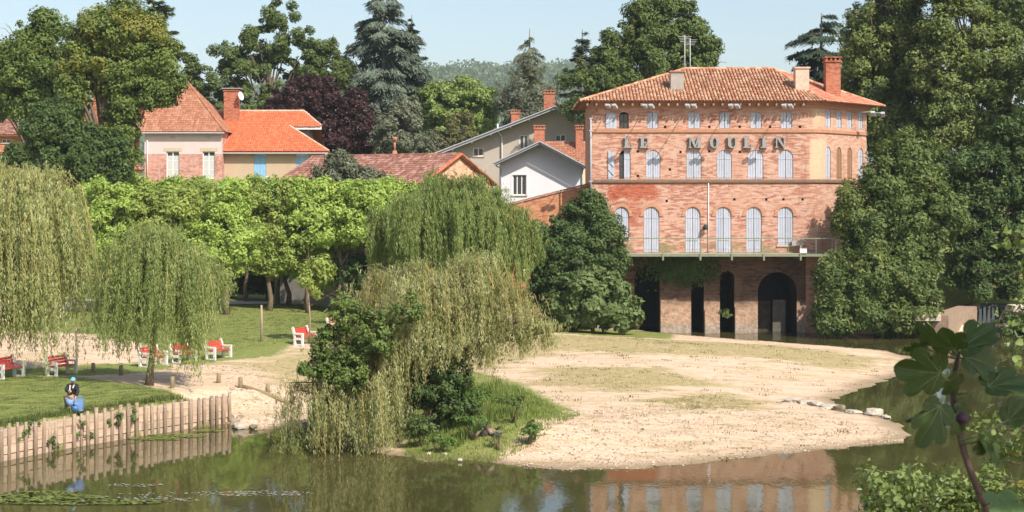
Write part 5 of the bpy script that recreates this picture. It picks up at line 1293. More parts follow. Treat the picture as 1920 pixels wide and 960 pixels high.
willow('weeping_willow', 'big weeping willow with ochre twigs filling the left edge', 72, [(50, 390, 80, 70), (-30, 400, 80, 80), (95, 425, 48, 60), (10, 350, 60, 40), (80, 340, 40, 30), (-60, 360, 60, 60)], [(-160, 690), (0, 672), (60, 650), (95, 700), (125, 690), (138, 640), (150, 540), (175, 490), (200, 450)], (x, y), LM_willowy, 2900, 36, (.20, .05), .8, .35, (.55, 1.), 420, seed_out=1.1, wind=.09)
x, y, z = on_ground(279, 722)
willow('weeping_willow', 'small weeping willow on the near lawn with a thin leaning trunk', y, [(285, 470, 52, 55), (250, 500, 42, 50), (330, 505, 55, 50), (290, 440, 30, 30), (370, 520, 42, 34), (218, 530, 22, 35), (395, 515, 22, 22)], [(165, 620), (200, 680), (240, 685), (285, 650), (330, 705), (365, 715), (385, 670), (420, 560)], (x, y), LM_willow, 1250, 32, (.17, .042), .85, .17, (.5, 1.), 90, seed_out=.95, wind=.10)
willow('weeping_willow', 'broad weeping willow behind the leaning one, hiding the barn gable', 98, [(840, 400, 110, 62), (770, 420, 70, 60), (920, 430, 70, 60), (830, 365, 60, 32), (950, 470, 45, 50), (730, 440, 48, 45), (880, 380, 60, 40), (805, 350, 30, 18)], [(670, 470), (700, 530), (760, 545), (850, 560), (940, 560), (980, 545), (1005, 500)], pbase(840, 99), LM_willow2, 2300, 36, (.26, .062), .9, .4, (.4, 1.), 90, seed_out=1.2, wind=.08)
YL = 60.8
willow('leaning_willow', 'ragged leaning willow trailing into the water in the middle', YL, [(850, 530, 75, 44), (770, 555, 75, 50, -.4), (915, 570, 70, 44), (700, 590, 55, 42, -.6), (985, 610, 42, 34), (800, 590, 100, 60), (655, 665, 45, 40, -1.6), (610, 725, 42, 50, -2.6), (880, 505, 40, 24), (950, 640, 60, 40), (690, 720, 45, 60, -2.2), (740, 510, 30, 26), (1015, 635, 20, 30), (600, 740, 36, 50, -2.), (680, 740, 40, 60, -1.6), (575, 765, 20, 40, -2.6)], [(540, 880), (600, 885), (740, 885), (755, 800), (775, 735), (830, 715), (900, 712), (950, 690), (1000, 672), (1045, 650)], (P(810, 0, 61.5)[0], 61.5), LM_willowl, 2600, 34, (.15, .036), .75, .26, (.4, 1.), 380, lean=P(845, 560, YL), seed_out=.95, topleaf=.25, wind=.10)
tree('alder_sapling', 'dark leafy alder growing through the left side of the leaning willow', 'tree', 58.0, [(640, 590, 34, 32), (622, 645, 36, 38), (596, 690, 36, 18), (650, 690, 40, 40), (700, 625, 44, 44), (765, 580, 26, 30), (575, 692, 20, 12), (640, 560, 18, 16)], (P(700, 0, 60.6)[0], 60.6), LM_ash, 8500, .135, .24, 330, trunk=.10, asp=.7)
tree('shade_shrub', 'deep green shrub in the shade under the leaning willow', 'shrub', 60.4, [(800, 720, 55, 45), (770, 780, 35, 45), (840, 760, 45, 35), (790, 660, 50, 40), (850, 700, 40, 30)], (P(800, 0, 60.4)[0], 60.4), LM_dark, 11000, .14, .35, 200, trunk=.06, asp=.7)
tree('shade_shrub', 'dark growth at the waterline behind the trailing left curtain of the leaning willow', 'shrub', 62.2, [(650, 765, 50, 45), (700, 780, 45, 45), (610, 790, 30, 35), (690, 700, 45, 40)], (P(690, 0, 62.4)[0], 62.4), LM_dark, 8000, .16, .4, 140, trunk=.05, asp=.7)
# tall grass on the mound, weeds on the gravel, fringe along the bank top
def blades(name, xy, h, w, mat, lean=.35, kind='stuff', zoff=0.):
    n = len(xy); z = gz(xy[:, 0], xy[:, 1]) + zoff; az = R.uniform(0, 6.28, n); ln = R.uniform(0, lean, n) * h
    b0 = np.stack([xy[:, 0], xy[:, 1], z - .02], -1); sd = np.stack([np.cos(az + 1.57), np.sin(az + 1.57), 0 * az], -1) * (w * .5)[:, None] if np.ndim(w) else np.stack([np.cos(az + 1.57), np.sin(az + 1.57), 0 * az], -1) * w * .5
    dr = np.stack([np.cos(az), np.sin(az), 0 * az], -1)
    mid = b0 + dr * (ln * .35)[:, None] + np.array([0, 0, 1.]) * (h * .6)[:, None]; tip = b0 + dr * ln[:, None] + np.array([0, 0, 1.]) * h[:, None]
    V = np.stack([b0 - sd, b0 + sd, mid + sd * .7, mid - sd * .7, tip], 1).reshape(-1, 3); k = np.arange(n)[:, None] * 5
    Fi = np.concatenate([k + np.array([[0, 1, 2]]), k + np.array([[0, 2, 3]]), k + np.array([[3, 2, 4]])])
    if name in ('turf', 'dry_grass'): V = np.stack([b0 - sd, b0 + sd, tip], 1).reshape(-1, 3); Fi = np.arange(3 * n).reshape(-1, 3)
    o = mesh_k(name, V, Fi, mat)
    if kind: o['kind'] = kind
    return o
def in_poly(poly, n, grow=0):
    p = np.array(poly); lo, hi = p.min(0), p.max(0); out = []
    while sum(map(len, out)) < n:
        c = R.uniform(lo, hi, (n * 2, 2)); out.append(c[sdf(poly, c[:, 0], c[:, 1]) > grow])
    return np.concatenate(out)[:n]
MND = [G(*p, .4) for p in [(760, 835), (775, 770), (820, 735), (960, 735), (1030, 760), (1060, 785), (960, 800), (860, 832)]]
xy = in_poly(MND, 15000); dens = np.exp(-((xy[:, 0] + .9) / 1.7) ** 2); pn = .5 + .5 * np.sin(xy[:, 0] * 4.1 + 2 * np.sin(xy[:, 1] * 2.3)) * np.sin(xy[:, 1] * 3.3 + xy[:, 0])
blades('mound_grass', xy, R.uniform(.08, .55, len(xy)) * (.22 + dens) * (.45 + .75 * pn), R.uniform(.02, .05, len(xy)), M_grassblade)
low = [G(*p, .25) for p in [(748, 850), (800, 835), (900, 825), (1000, 805), (1090, 790), (1060, 815), (1000, 840), (920, 858), (830, 860)]]
xy = in_poly(low, 3500); blades('bank_grass', xy, R.uniform(.05, .16, len(xy)), .03, M_grassblade)
# weeds scattered over the gravel
cl = in_poly([G(*p, .4) for p in [(570, 745), (640, 690), (1050, 640), (1400, 645), (1650, 665), (1680, 700), (1560, 745), (1600, 800), (1400, 850), (1150, 868), (1050, 830)]], 620)
keep = R.random(len(cl)) < .6; cl = cl[keep]
pts = np.concatenate([c + R.normal(0, [.25, .12], (R.integers(6, 26), 2)) * R.uniform(.5, 1.6) for c in cl])
M_weedg = leaf_mat("gravel_weeds", (0.110, 0.115, 0.040), (0.180, 0.170, 0.065), (0.270, 0.240, 0.110), .2)
blades('gravel_weeds', pts, R.uniform(.03, .13, len(pts)), .035, M_weedg, .8)
# dry tufts in the olive patches of the bar
dq = np.concatenate([in_poly(DRY[0], 9000), in_poly(DRY[1], 2600), in_poly(DRY[2], 3000)])
M_dryg = leaf_mat("dry_grass", (.17, .16, .05), (.27, .245, .085), (.38, .33, .14), .25)
blades('dry_grass', dq, R.uniform(.02, .09, len(dq)), .03, M_dryg, .9)
# short turf so that the lawns catch the light unevenly
LN = [G(*p, 1.2) for p in [(-40, 705), (100, 708), (200, 715), (300, 727), (395, 742), (425, 748), (300, 770), (200, 785), (100, 800), (0, 820), (-40, 830)]]
xy = in_poly(LN, 60000); kp = sdf(LAND, xy[:, 0], xy[:, 1]) > .2; xy = xy[kp]
M_turf = leaf_mat("turf_blades", (.085, .12, .028), (.125, .165, .042), (.19, .21, .075), .25)
blades('turf', xy, R.uniform(.02, .07, len(xy)), .022, M_turf, .9)
LN2 = [G(*p, 1.0) for p in [(150, 650), (262, 655), (420, 668), (560, 650), (640, 640), (700, 580), (400, 585), (150, 600)]]
xy = in_poly(LN2, 45000); blades('turf', xy, R.uniform(.03, .09, len(xy)), .04, M_turf, .9)
wq = np.array([(WALL[i][0] + (WALL[i + 1][0] - WALL[i][0]) * f_, WALL[i][1] + (WALL[i + 1][1] - WALL[i][1]) * f_) for i in range(len(WALL) - 1) for f_ in np.linspace(0, 1, 700)])
wq = wq + np.array([-.85, .55]) * R.uniform(.1, .75, (len(wq), 1)) + R.normal(0, .04, wq.shape)
blades('edge_grass', wq, R.uniform(.08, .32, len(wq)), R.uniform(.012, .028, len(wq)), M_turf, 1.1, zoff=.02)
# leafy plants on the mound and over the bank wall
def plant(label, u, v, Yw, ru, rv, n, mat, leaf, name='bank_plant', group=None, cat='plant', z=None):
    p = P(u, v, Yw); root_z = max(gz1(p[0], Yw), 0) if z is None else z
    rt = thing(name, label, cat, (p[0], Yw, root_z), group); k = Yw / F
    pos, nor, C, cc = crown_points([(u, v, ru, rv)], Yw, max(8, n // 25), leaf * 1.6, n, .8, .8, (.2, 1.))
    ax = norm_rows(np.cross(nor, unit(n))); L = leaf * R.uniform(.7, 1.3, n); leaves('foliage', pos, ax, nor, L, L * .6, mat, rt, .15)
    b = MB()
    for i in range(min(9, len(cc))): b.tube([(p[0] + R.normal(0, .05), Yw, root_z - .05), (np.array([p[0], Yw, root_z]) + cc[i]) / 2, cc[i]], [.015, .012, .006], 4)
    b.build('stems', M_bark, rt); return rt
plant('bright leafy weed clump right of the stump', 992, 806, 57.9, 24, 18, 420, M_weed, .13)
plant('yellow-green leafy plant left of the stump', 888, 790, 58.6, 26, 16, 420, M_weed, .12)
plant('tall leafy nettle patch behind the stump', 880, 742, 60.6, 45, 20, 1300, M_weed, .11)
plant('dark nettle patch at the shaded left of the mound', 790, 800, 58.6, 32, 26, 1100, LM_fig, .11)
plant('low bright weeds at the mound foot by the trailing strands', 820, 828, 57.6, 40, 10, 700, M_weed, .09)
plant('tall thin weeds at the right end of the mound', 960, 752, 60.2, 32, 14, 600, LM_bank, .10)
plant('pale leaved low plant in front of the stump roots', 932, 806, 57.6, 18, 10, 160, LM_olive, .10)
for (u, v, rx, ry, lb) in ((65, 800, 8, 20, 'first from the left'), (98, 828, 10, 20, 'hanging low'), (45, 815, 9, 12, 'small and pale'), (155, 803, 20, 24, 'widest, bright yellow-green, below the person'), (216, 785, 14, 18, 'broad-leaved, spilling over the middle of the wall'), (250, 780, 8, 14, 'thin, right of the broad-leaved one')):
    Yv = float(np.interp(u, [0, 100, 200, 300, 400], [56.4, 58.8, 61., 63.2, 65.4])) - .12
    plant('green plant on the timber bank wall, ' + lb, u, v, Yv, rx, ry, 260, M_weed if u in (155, 45) else LM_fig, .10, z=float(P(u, v + ry * .5, Yv)[2]), group='plants growing on the timber bank wall')
# ================================================================== TIMBER BANK WALL
tw = thing('timber_wall', 'timber bank wall of round posts and horizontal boards along the water', 'wall', (WALL[3][0], WALL[3][1], 0))
wp = np.array(WALL); seg = np.linalg.norm(np.diff(wp, axis=0), axis=1); cum = np.concatenate([[0], np.cumsum(seg)])
def along(s): return np.array([np.interp(s, cum, wp[:, 0]), np.interp(s, cum, wp[:, 1])])
Lw = cum[-1]; s = .05; k = 0
topz = lambda s: 1.20 + .05 * math.sin(s * .9)
while s < Lw:
    p = along(s); t_ = nrm(along(min(s + .1, Lw)) - along(max(s - .1, 0))); nn = np.array([t_[1], -t_[0]])
    r = R.uniform(.058, .088); q0 = p + nn * (r + .03); hz = topz(s) + R.uniform(-.02, .15); lx = R.normal(0, .02, 2)
    b = MB(); b.tube([(q0[0], q0[1], -.9), (q0[0] + lx[0] * .5, q0[1] + lx[1] * .5, hz * .5), (q0[0] + lx[0], q0[1] + lx[1], hz)], [r, r * .97, r * .9], 9)
    b.build('post', M_wood, tw); 
    bd = MB(); c = np.array([q0[0] + lx[0], q0[1] + lx[1], hz - .13]); bd.tube([c - (0, 0, .012), c + (0, 0, .012)], [r * .97, r * .97], 9); bd.build('wire_band', M_zinc, tw)
    s += R.uniform(.30, .48)
hb3 = [0, .33, .64, .94, 1.22]
for row in range(4):
    s = -R.uniform(0, 1.5)
    while s < Lw:
        e = min(Lw, s + R.uniform(2.2, 3.2)); a_, c_ = along(max(s, 0)), along(e); off = R.uniform(0, .02)
        t_ = nrm(c_ - a_); nn = np.array([t_[1], -t_[0]]) * off
        if e - max(s, 0) > .2:
            MB().beam((a_[0] + nn[0] + t_[0] * .01, a_[1] + nn[1], hb3[row] + .15 - .1), (c_[0] + nn[0] - t_[0] * .01, c_[1] + nn[1], hb3[row] + .15 - .1), .05, .295).build('board', M_woodpale, tw)
        s = e + .012
# short return at the landing end, with stones
p = along(Lw)
MB().beam((p[0] - .02, p[1] - .1, .55), (p[0] - .3, p[1] + 1.5, .95), .06, 1.0).build('board', M_woodpale, tw)
SL = ['block at the foot of the landing beside the last wall post', 'mossy block on the landing shore, next to the wall end', 'small dark stone on the landing waterline', 'flat pale step stone of the landing']
def stone(label, x, y, z, sx, sy, sz, mat, cat='stone', group=None, rot=None, name='stone'):
    V = []; n1, n2 = 6, 9; sd = R.uniform(.8, 1.15, (n1 + 1, n2))
    for i in range(n1 + 1):
        a = math.pi * i / n1
        for j in range(n2):
            q = 2 * math.pi * j / n2; e = lambda c: math.copysign(abs(c) ** .65, c)
            V.append([e(math.sin(a)) * e(math.cos(q)) * sx * sd[i, j], e(math.sin(a)) * e(math.sin(q)) * sy * sd[i, j], e(math.cos(a)) * sz * (sd[i, j] if 0 < i < n1 else 1)])
    V = np.array(V); ra_ = R.uniform(0, 3) if rot is None else rot; c, s_ = math.cos(ra_), math.sin(ra_)
    V = np.stack([V[:, 0] * c - V[:, 1] * s_ + x, V[:, 0] * s_ + V[:, 1] * c + y, V[:, 2] + z], -1)
    Fi = [(i * n2 + j, (i + 1) * n2 + j, (i + 1) * n2 + (j + 1) % n2, i * n2 + (j + 1) % n2) for i in range(n1) for j in range(n2)]
    o = mesh_k(name, V - np.array([x, y, z]), Fi, mat); o.location = (x, y, z)
    return tag(o, label, cat, group)
M_rock = plain("white_limestone", (.43, .38, .31), .95, .1, .22, 4., bump=.6)
M_rockd = plain("dark_stone", (.20, .17, .12), .95, .1, .3, 4., bump=.6)
for (u, v, sx, sz, m), lb in zip(((440, 783, .35, .22, M_rock), (462, 790, .28, .2, M_rockd), (475, 798, .2, .1, M_rockd), (448, 796, .4, .12, M_rock)), SL):
    x, y = G(u, v, .15); stone(lb, x, y, .1, sx, sx * .7, sz, m, group='stones of the landing')
M_barst = plain('brown_river_stone', (.36, .28, .19), .95, .1, .3, 5., bump=.5)
RK = [(1487, 755, .50, .13), (1508, 757, .42, .12), (1530, 760, .45, .14), (1553, 765, .50, .13), (1574, 769, .30, .18), (1600, 772, .42, .10), (1638, 775, .46, .20), (1660, 778, .30, .08), (1548, 768, .3, .09)]
RL = ['flat pale slab at the shore-side end of the stone row', 'second pale slab of the stone row', 'pale humped slab in the middle of the row', 'long pale slab touching the cove edge', 'darker upright stone in the pale row at the cove', 'low pale slab past the dark stone', 'rounded white boulder near the tip of the gravel bar', 'small low slab past the white boulder', 'small flat stone in front of the cove slabs']
for (u, v, sx, sz), lb in zip(RK, RL):
    x, y = G(u, v, .12); stone(lb, x, y, max(gz1(x, y), 0) + sz * .45, sx, sx * .75, sz, M_rockd if 'darker' in lb else M_rock, group='row of pale stones on the gravel bar')
for i, u in enumerate(np.linspace(1618, 1690, 12)):
    v = 830.5 - (u - 1618) * .085; x, y = G(u, v, .05); stone(['first', 'second', 'third', 'fourth', 'fifth', 'sixth', 'seventh', 'eighth', 'ninth', 'tenth', 'eleventh', 'last'][i] + ' from the left of the small brown stones along the bar tip shore', x, y, R.uniform(-.01, .03), R.uniform(.06, .11), .09, .07, M_barst, group='line of small stones at the bar tip')
for i, (u, v, sx) in enumerate(((835, 853, .1), (862, 862, .07), (805, 851, .08), (845, 846, .06))):
    x, y = G(u, v, .08); stone('little pale stone on the muddy edge of the willow mound, ' + ('by the trailing strands', 'second from the left', 'highest up the mud', 'between the others')[i], x, y, .08, sx * 1.3, sx, sx * .8, M_rock, group='little stones on the mound edge')
# pebbles strewn over the bar, thickest along the shore
pp = in_poly([G(*p, .3) for p in [(930, 862), (1000, 872), (1190, 872), (1330, 860), (1500, 842), (1680, 826), (1690, 800), (1560, 772), (1300, 765), (1050, 780), (1000, 830)]], 5200, .1)
pp2 = in_poly([G(*p, .4) for p in [(430, 800), (555, 795), (560, 740), (470, 700), (380, 715), (430, 760)]], 1500, .1); pp = np.concatenate([pp, pp2]); n = len(pp)
rr = R.uniform(.018, .055, n) * (1 + .8 * (R.random(n) < .04)); zz = gz(pp[:, 0], pp[:, 1]) + rr * .2; a_ = R.uniform(0, 6.28, n)
oc8 = np.array([[1, 0, 0], [0, 1, 0], [-1, 0, 0], [0, -1, 0], [0, 0, .6]]); V = oc8[None] * rr[:, None, None] * R.uniform(.7, 1.3, (n, 5, 1)); ca, sa_ = np.cos(a_)[:, None], np.sin(a_)[:, None]
V = np.stack([V[..., 0] * ca - V[..., 1] * sa_ + pp[:, :1], V[..., 0] * sa_ + V[..., 1] * ca + pp[:, 1:], V[..., 2] + zz[:, None]], -1).reshape(-1, 3)
Fi = (np.arange(n)[:, None, None] * 5 + np.array([[0, 1, 4], [1, 2, 4], [2, 3, 4], [3, 0, 4]])[None]).reshape(-1, 3)
t = NT('pebble'); M_peb = t.fin(t.ramp(t.n("ShaderNodeNewGeometry").outputs['Random Per Island'], [(0, (.22, .165, .11)), (.5, (.42, .32, .225)), (1, (.60, .47, .36))]), .9, .15)
o = mesh_k('pebbles', V, Fi, M_peb); o['kind'] = 'stuff'
# ivy and a tuft on the arcade
iv = thing('ivy', 'dark ivy hanging on the brick above the first arches under the balcony', 'ivy', (mx(1270), MY - .1, 4.5)); n = 2600
iu = np.concatenate([R.normal(1268, 30, n // 2), R.normal(1300, 20, n - n // 2)]); ivv = np.concatenate([R.normal(500, 16, n // 2), R.normal(502, 14, n - n // 2)]); ivv = np.clip(ivv, 482, 575)
ip = np.stack([(iu - 960) / 27., MY - R.uniform(.04, .35, n), H - (ivv - V0) / 27.], -1); leaves('foliage', ip, norm_rows(np.array([0, 0, -1.]) + unit(n) * .8), norm_rows(np.array([.2, -1, .5]) + unit(n) * .7), .2, .16, LM_dark, iv)
b = MB()
for u0 in (1250, 1268, 1290, 1318): b.tube([(mx(u0), MY - .06, 5.3), (mx(u0 + 4), MY - .08, 4.6), (mx(u0 + 2), MY - .06, 3.8)], [.03, .025, .01], 5)
b.build('stems', M_bark, iv)
plant('tuft of leaves growing at the foot of the third arch', 1360, 590, MY - .25, 16, 9, 260, LM_bank, .16, z=1.1)
# stump
x, y = G(905, 786, .55)[0], 59.2
st = thing('tree_stump', 'dark broken tree stump with pale roots on the willow mound', 'stump', (P(910, 0, y)[0], y, gz1(P(910, 0, y)[0], y)))
c = np.array(st.location); b = MB()
b.tube([c - (0, 0, .1), c + (0, 0, .18), c + (.02, 0, .36)], [.30, .24, .22], 11); b.build('trunk', plain("charred_wood", (.10, .075, .06), .95, .1, .4, 6., stretch=(3, 3, .6), bump=.8), st)
b = MB()
for dx, dy, L in ((1, -.35, .9), (.7, -.8, .6), (.9, .3, .6), (-.9, -.4, .5)):
    b.tube([c + (dx * .18, dy * .18, .18), c + (dx * L * .6, dy * L * .6, .05), c + (dx * L, dy * L, -.12)], [.10, .07, .03], 6)
b.build('root', M_wood, st)

# ================================================================== BENCHES
def bench_proto(label):
    t_ = thing('bench', label, 'bench', (0, 0, 0), 'white concrete benches with red boards on the lawn')
    # local: length along y (1.5), seat faces +x
    for sy in (-.72, .72):
        b = MB(); y0, y1 = sy - .055, sy + .055
        b.box(-.06, .06, y0, y1, 0, .44); b.box(.42, .54, y0, y1, 0, .60); b.box(.06, .42, y0 + .004, y1 - .004, .30, .42); b.box(-.06, .54, y0 - .01, y1 + .01, .60, .68); b.box(.06, .42, y0 + .002, y1 - .002, .0, .07)
        b.prism([np.array([-.06, y0 + .002, .44]), np.array([.06, y0 + .002, .44]), np.array([-.09, y0 + .002, .98]), np.array([-.15, y0 + .002, 1.00]), np.array([-.20, y0 + .002, .94])], (0, .106, 0))
        b.build('end_frame', M_white, t_)
    for x_, z_ in ((.04, .46), (.17, .455), (.30, .46), (.43, .47)): MB().box(x_ - .058, x_ + .058, -.66, .66, z_ - .02, z_ + .02).build('seat_slat', M_red, t_)
    for f_ in (0, 1, 2):
        z_ = .60 + f_ * .13; x_ = .03 - .055 * (f_ + .4)
        MB().add([(x_ - .02, -.66, z_ - .055), (x_ + .02, -.66, z_ - .055), (x_ - .0, -.66, z_ + .055), (x_ - .04, -.66, z_ + .055), (x_ - .02, .66, z_ - .055), (x_ + .02, .66, z_ - .055), (x_ - .0, .66, z_ + .055), (x_ - .04, .66, z_ + .055)], [(0, 1, 2, 3), (7, 6, 5, 4), (0, 4, 5, 1), (1, 5, 6, 2), (2, 6, 7, 3), (3, 7, 4, 0)]).build('back_slat', M_red, t_)
    return t_
BN = [(8, 708, -20, 'white and red bench cut by the left edge of the picture'), (108, 703, -22, 'white and red bench on the lawn behind the person'), (280, 685, -24, 'white and red bench half veiled by the small willow'),
      (338, 678, -24, 'white and red bench right of the willow trunk, mostly hidden by its strands'), (403, 672, -24, 'white and red bench at the right edge of the small willow'), (566, 645, -24, 'white and red bench by the young staked tree, well clear on the grass'),
      (628, 625, -24, 'bench showing in scraps behind the alder leaves of the leaning willow'), (905, 618, -24, 'bench whose red back shows through the middle of the leaning willow'), (968, 617, -24, 'bench glimpsed at the right side of the leaning willow')]
bp = None
for u, v, yaw, lb in BN:
    x, y, z = on_ground(u, v)
    o = bench_proto(lb) if bp is None else copy_tree(bp)
    bp = bp or o
    o.location = (x, y, z - .02); o.rotation_euler = (0, 0, math.radians(yaw)); o['label'] = lb

# ================================================================== BOLLARDS, POSTS, BEAM
BL = [(175, 698, 17, 'short wooden bollard nearest the bench behind the person'), (227, 703, 18, 'short wooden bollard between the two left willows'), (323, 728, 22, 'short wooden bollard just right of the small willow trunk'), (410, 718, 18, 'mossy bollard in the gravel right of the small willow'),
      (451, 728, 20, 'bollard at the upper end of the wooden beam'), (502, 738, 16, 'low stump-like bollard behind the wooden beam'), (547, 757, 26, 'bollard at the lower end of the wooden beam')]
for u, v, h, lb in BL:
    x, y, z = on_ground(u, v); hh = h * y / F; b = MB(); b.tube([(x, y, z - .2), (x, y, z + hh * .5), (x + R.normal(0, .01), y, z + hh)], [.10, .098, .09], 10)
    o = b.build('bollard', M_log, None); tag(o, lb, 'bollard', 'wooden bollards along the gravel')
a = on_ground(455, 728); e = on_ground(541, 758); b = MB()
b.tube([np.array(a) + (0, 0, .06), (np.array(a) + np.array(e)) / 2 + (0, 0, .10), np.array(e) + (0, 0, .06)], [.10, .11, .10], 8)
tag(b.build('wooden_beam', M_log), 'long round timber beam lying down the gravel slope to the landing', 'beam')
for u, v, vt, w_, m, lb in ((490, 641, 572, .07, M_wood, 'bare wooden stake standing alone on the lawn'), (143, 692, 612, .06, M_wood, 'thin reddish post by the cream retaining wall'), (113, 600, 572, .05, M_frame, 'thin white post beside the pale path')):
    x, y, z = on_ground(u, v); b = MB(); zt_ = XZ(0, vt, y)[1]; b.tube([(x, y, z - .2), (x + .02, y, (z + zt_) / 2), (x, y, zt_)], [w_, w_ * .95, w_ * .85], 8)
    tag(b.build('post', m), lb, 'post')
x, y, z = on_ground(580, 646)
sp = thing('young_tree', 'thin young tree with a straight pale stem beside the clear bench', 'tree', (x, y, z))
MB().tube([(x, y, z - .1), (x + .03, y, z + 1.6), (x - .05, y, XZ(0, 545, y)[1])], [.05, .042, .03], 7).build('trunk', M_wood, sp)
pos, nor, C, cc = crown_points([(588, 520, 24, 36), (605, 500, 18, 24)], y, 60, .4, 2200, .8); L_ = .2 * R.uniform(.7, 1.3, 2200)
leaves('crown', pos, norm_rows(np.cross(nor, unit(2200))), nor, L_, L_ * .6, LM_plane2, sp, .1)
# street lamp by the tan house
lp = thing('street_lamp', 'dark street lamp with a cone head in front of the blue door', 'lamp', (P(500, 0, 122)[0], 122, gz1(P(500, 0, 122)[0], 122)))
x = P(500, 0, 122)[0]; zz = lambda v: XZ(0, v, 122)[1]
MB().tube([(x, 122, lp.location[2] - .2), (x, 122, zz(340))], [.06, .045], 8).build('pole', M_dark, lp)
MB().tube([(x, 122, zz(341)), (x, 122, zz(337)), (x, 122, zz(331)), (x, 122, zz(329.5))], [.05, .10, .30, .05], 12).build('lamp_head', M_zinc, lp)

# ================================================================== PERSON AT THE WATER
px_, py_, pz_ = on_ground(136, 771)
M_skin = plain("skin", (.46, .25, .17), .6, .3, .05)
M_jacket = plain("black_jacket", (.025, .026, .032), .8, .2, .3, 8.)
M_trouser = plain("grey_brown_trousers", (.20, .165, .145), .9, .1, .15, 8.)
M_cap = plain("light_blue_cap", (.12, .42, .60), .8, .2, .06)
M_shoe = plain("dark_shoe", (.035, .03, .028), .6, .3, .2)
M_strap = plain("pale_cloth", (.62, .55, .46), .9, .1, .1)
pr = thing('person', 'person in light blue cap and black jacket crouched at the bank edge', 'person', (px_, py_, pz_))
def skin_mesh(name, chains, mat, parent, root_first=True, sub=2):
    """chains: list of lists of (x,y,z,r); points that coincide are joined"""
    pts = []; rad = []; ed = []; key = {}
    for ch in chains:
        prev = None
        for x, y, z, r in ch:
            k_ = (round(x, 3), round(y, 3), round(z, 3))
            if k_ not in key: key[k_] = len(pts); pts.append((x, y, z)); rad.append(r)
            i = key[k_]
            if prev is not None and prev != i: ed.append((prev, i))
            prev = i
    me = bpy.data.meshes.new(name); me.from_pydata(pts, ed, []); o = link(name, me, mat, parent)
    sm = o.modifiers.new('skin', 'SKIN'); sm.use_smooth_shade = True
    for i, sv in enumerate(me.skin_vertices[0].data): sv.radius = (rad[i], rad[i]); sv.use_root = (i == 0)
    su = o.modifiers.new('sub', 'SUBSURF'); su.levels = sub; su.render_levels = sub
    return o
# crouching, torso leaning forward to the right, left foot back; local frame: x right, y away, z up
pel = (-.12, .05, .46); 
LA = [(-.16, -.02, .98, .06), (-.21, -.16, .80, .048), (-.06, -.24, .78, .038), (.0, -.26, .80, .032)]
RA = [(.16, .0, .98, .06), (.24, -.12, .76, .048), (.19, -.24, .58, .038), (.19, -.28, .52, .032)]
body = [[(*pel, .13), (-.05, .03, .66, .125), (0., 0., .86, .145), (.02, -.01, 1.0, .10), (.03, -.03, 1.07, .052), (.035, -.05, 1.13, .055)],
        [(.02, -.01, 1.0, .10)] + LA, [(.02, -.01, 1.0, .10)] + RA,
        [(*pel, .13), (-.2, -.1, .42, .095), (-.10, -.36, .50, .075), (-.22, -.1, .14, .052), (-.30, .0, .05, .042)],
        [(*pel, .13), (.0, -.1, .42, .095), (.10, -.36, .46, .075), (.08, -.26, .22, .055), (.08, -.22, .06, .042)]]
for hand, dirx in ((LA[-1], 1), (RA[-1], .3)):
    hx, hy, hz_, _ = hand
    palm = (hx + .03 * dirx, hy - .045, hz_ - .01, .026)
    body.append([hand, palm])
    for j, (o1, ln) in enumerate(((-.03, .066), (-.01, .076), (.01, .072), (.03, .056))):
        body.append([palm, (palm[0] + o1 * .7, palm[1] - ln * .55, palm[2] + .004, .0095), (palm[0] + o1, palm[1] - ln * .9, palm[2] - ln * .4, .008)])
    body.append([hand, (hx - .035, hy - .04, hz_ + .012, .010), (hx - .045, hy - .075, hz_ - .004, .008)])
bo = skin_mesh('body', body, M_skin, pr)
# head as a shaped mesh joined to the neck
def head(parent, c, mat):
    V = []; n1, n2 = 12, 16
    for i in range(n1 + 1):
        a = math.pi * i / n1
        for j in range(n2):
            q = 2 * math.pi * j / n2; x = math.sin(a) * math.sin(q); yv = -math.sin(a) * math.cos(q); z = math.cos(a)
            wx = .086 * (1 - .18 * max(0, -z)); wy = .106; f_ = max(0, -yv)
            no = .018 * math.exp(-((x / .14) ** 2) - ((z + .08) / .14) ** 2) * (f_ > .6) - .008 * math.exp(-(((abs(x) - .36) / .14) ** 2) - ((z - .12) / .1) ** 2) * (f_ > .4) + .006 * math.exp(-((x / .3) ** 2) - ((z + .48) / .08) ** 2) * (f_ > .5)
            V.append((x * wx, yv * wy - no, z * .125))
    Fi = [(i * n2 + j, (i + 1) * n2 + j, (i + 1) * n2 + (j + 1) % n2, i * n2 + (j + 1) % n2) for i in range(n1) for j in range(n2)]
    V = np.array(V); tl = math.radians(24); y2 = V[:, 1] * math.cos(tl) + V[:, 2] * -math.sin(tl) * 1; z2 = V[:, 1] * math.sin(tl) + V[:, 2] * math.cos(tl)
    yw = math.radians(20); X2 = V[:, 0] * math.cos(yw) - y2 * math.sin(yw); Y2 = V[:, 0] * math.sin(yw) + y2 * math.cos(yw)
    off = root_off(parent)
    return mesh_k('head', np.stack([X2, Y2, z2], -1) + np.array(c) + off, Fi, mat, parent, smooth=True)
HC = (.042, -.075, 1.175); head(bo, HC, M_skin)
cv = []; n2 = 14
for i in range(5):
    a = math.pi / 2 * i / 4
    for j in range(n2):
        q = 2 * math.pi * j / n2; cv.append((HC[0] + .098 * math.cos(a) * math.cos(q), HC[1] + .116 * math.cos(a) * math.sin(q), HC[2] + .03 + .105 * math.sin(a)))
cf = [(i * n2 + j, i * n2 + (j + 1) % n2, (i + 1) * n2 + (j + 1) % n2, (i + 1) * n2 + j) for i in range(4) for j in range(n2)]
off = root_off(pr); cap_ = mesh_k('cap', np.array(cv) + off, cf, M_cap, pr, smooth=True)
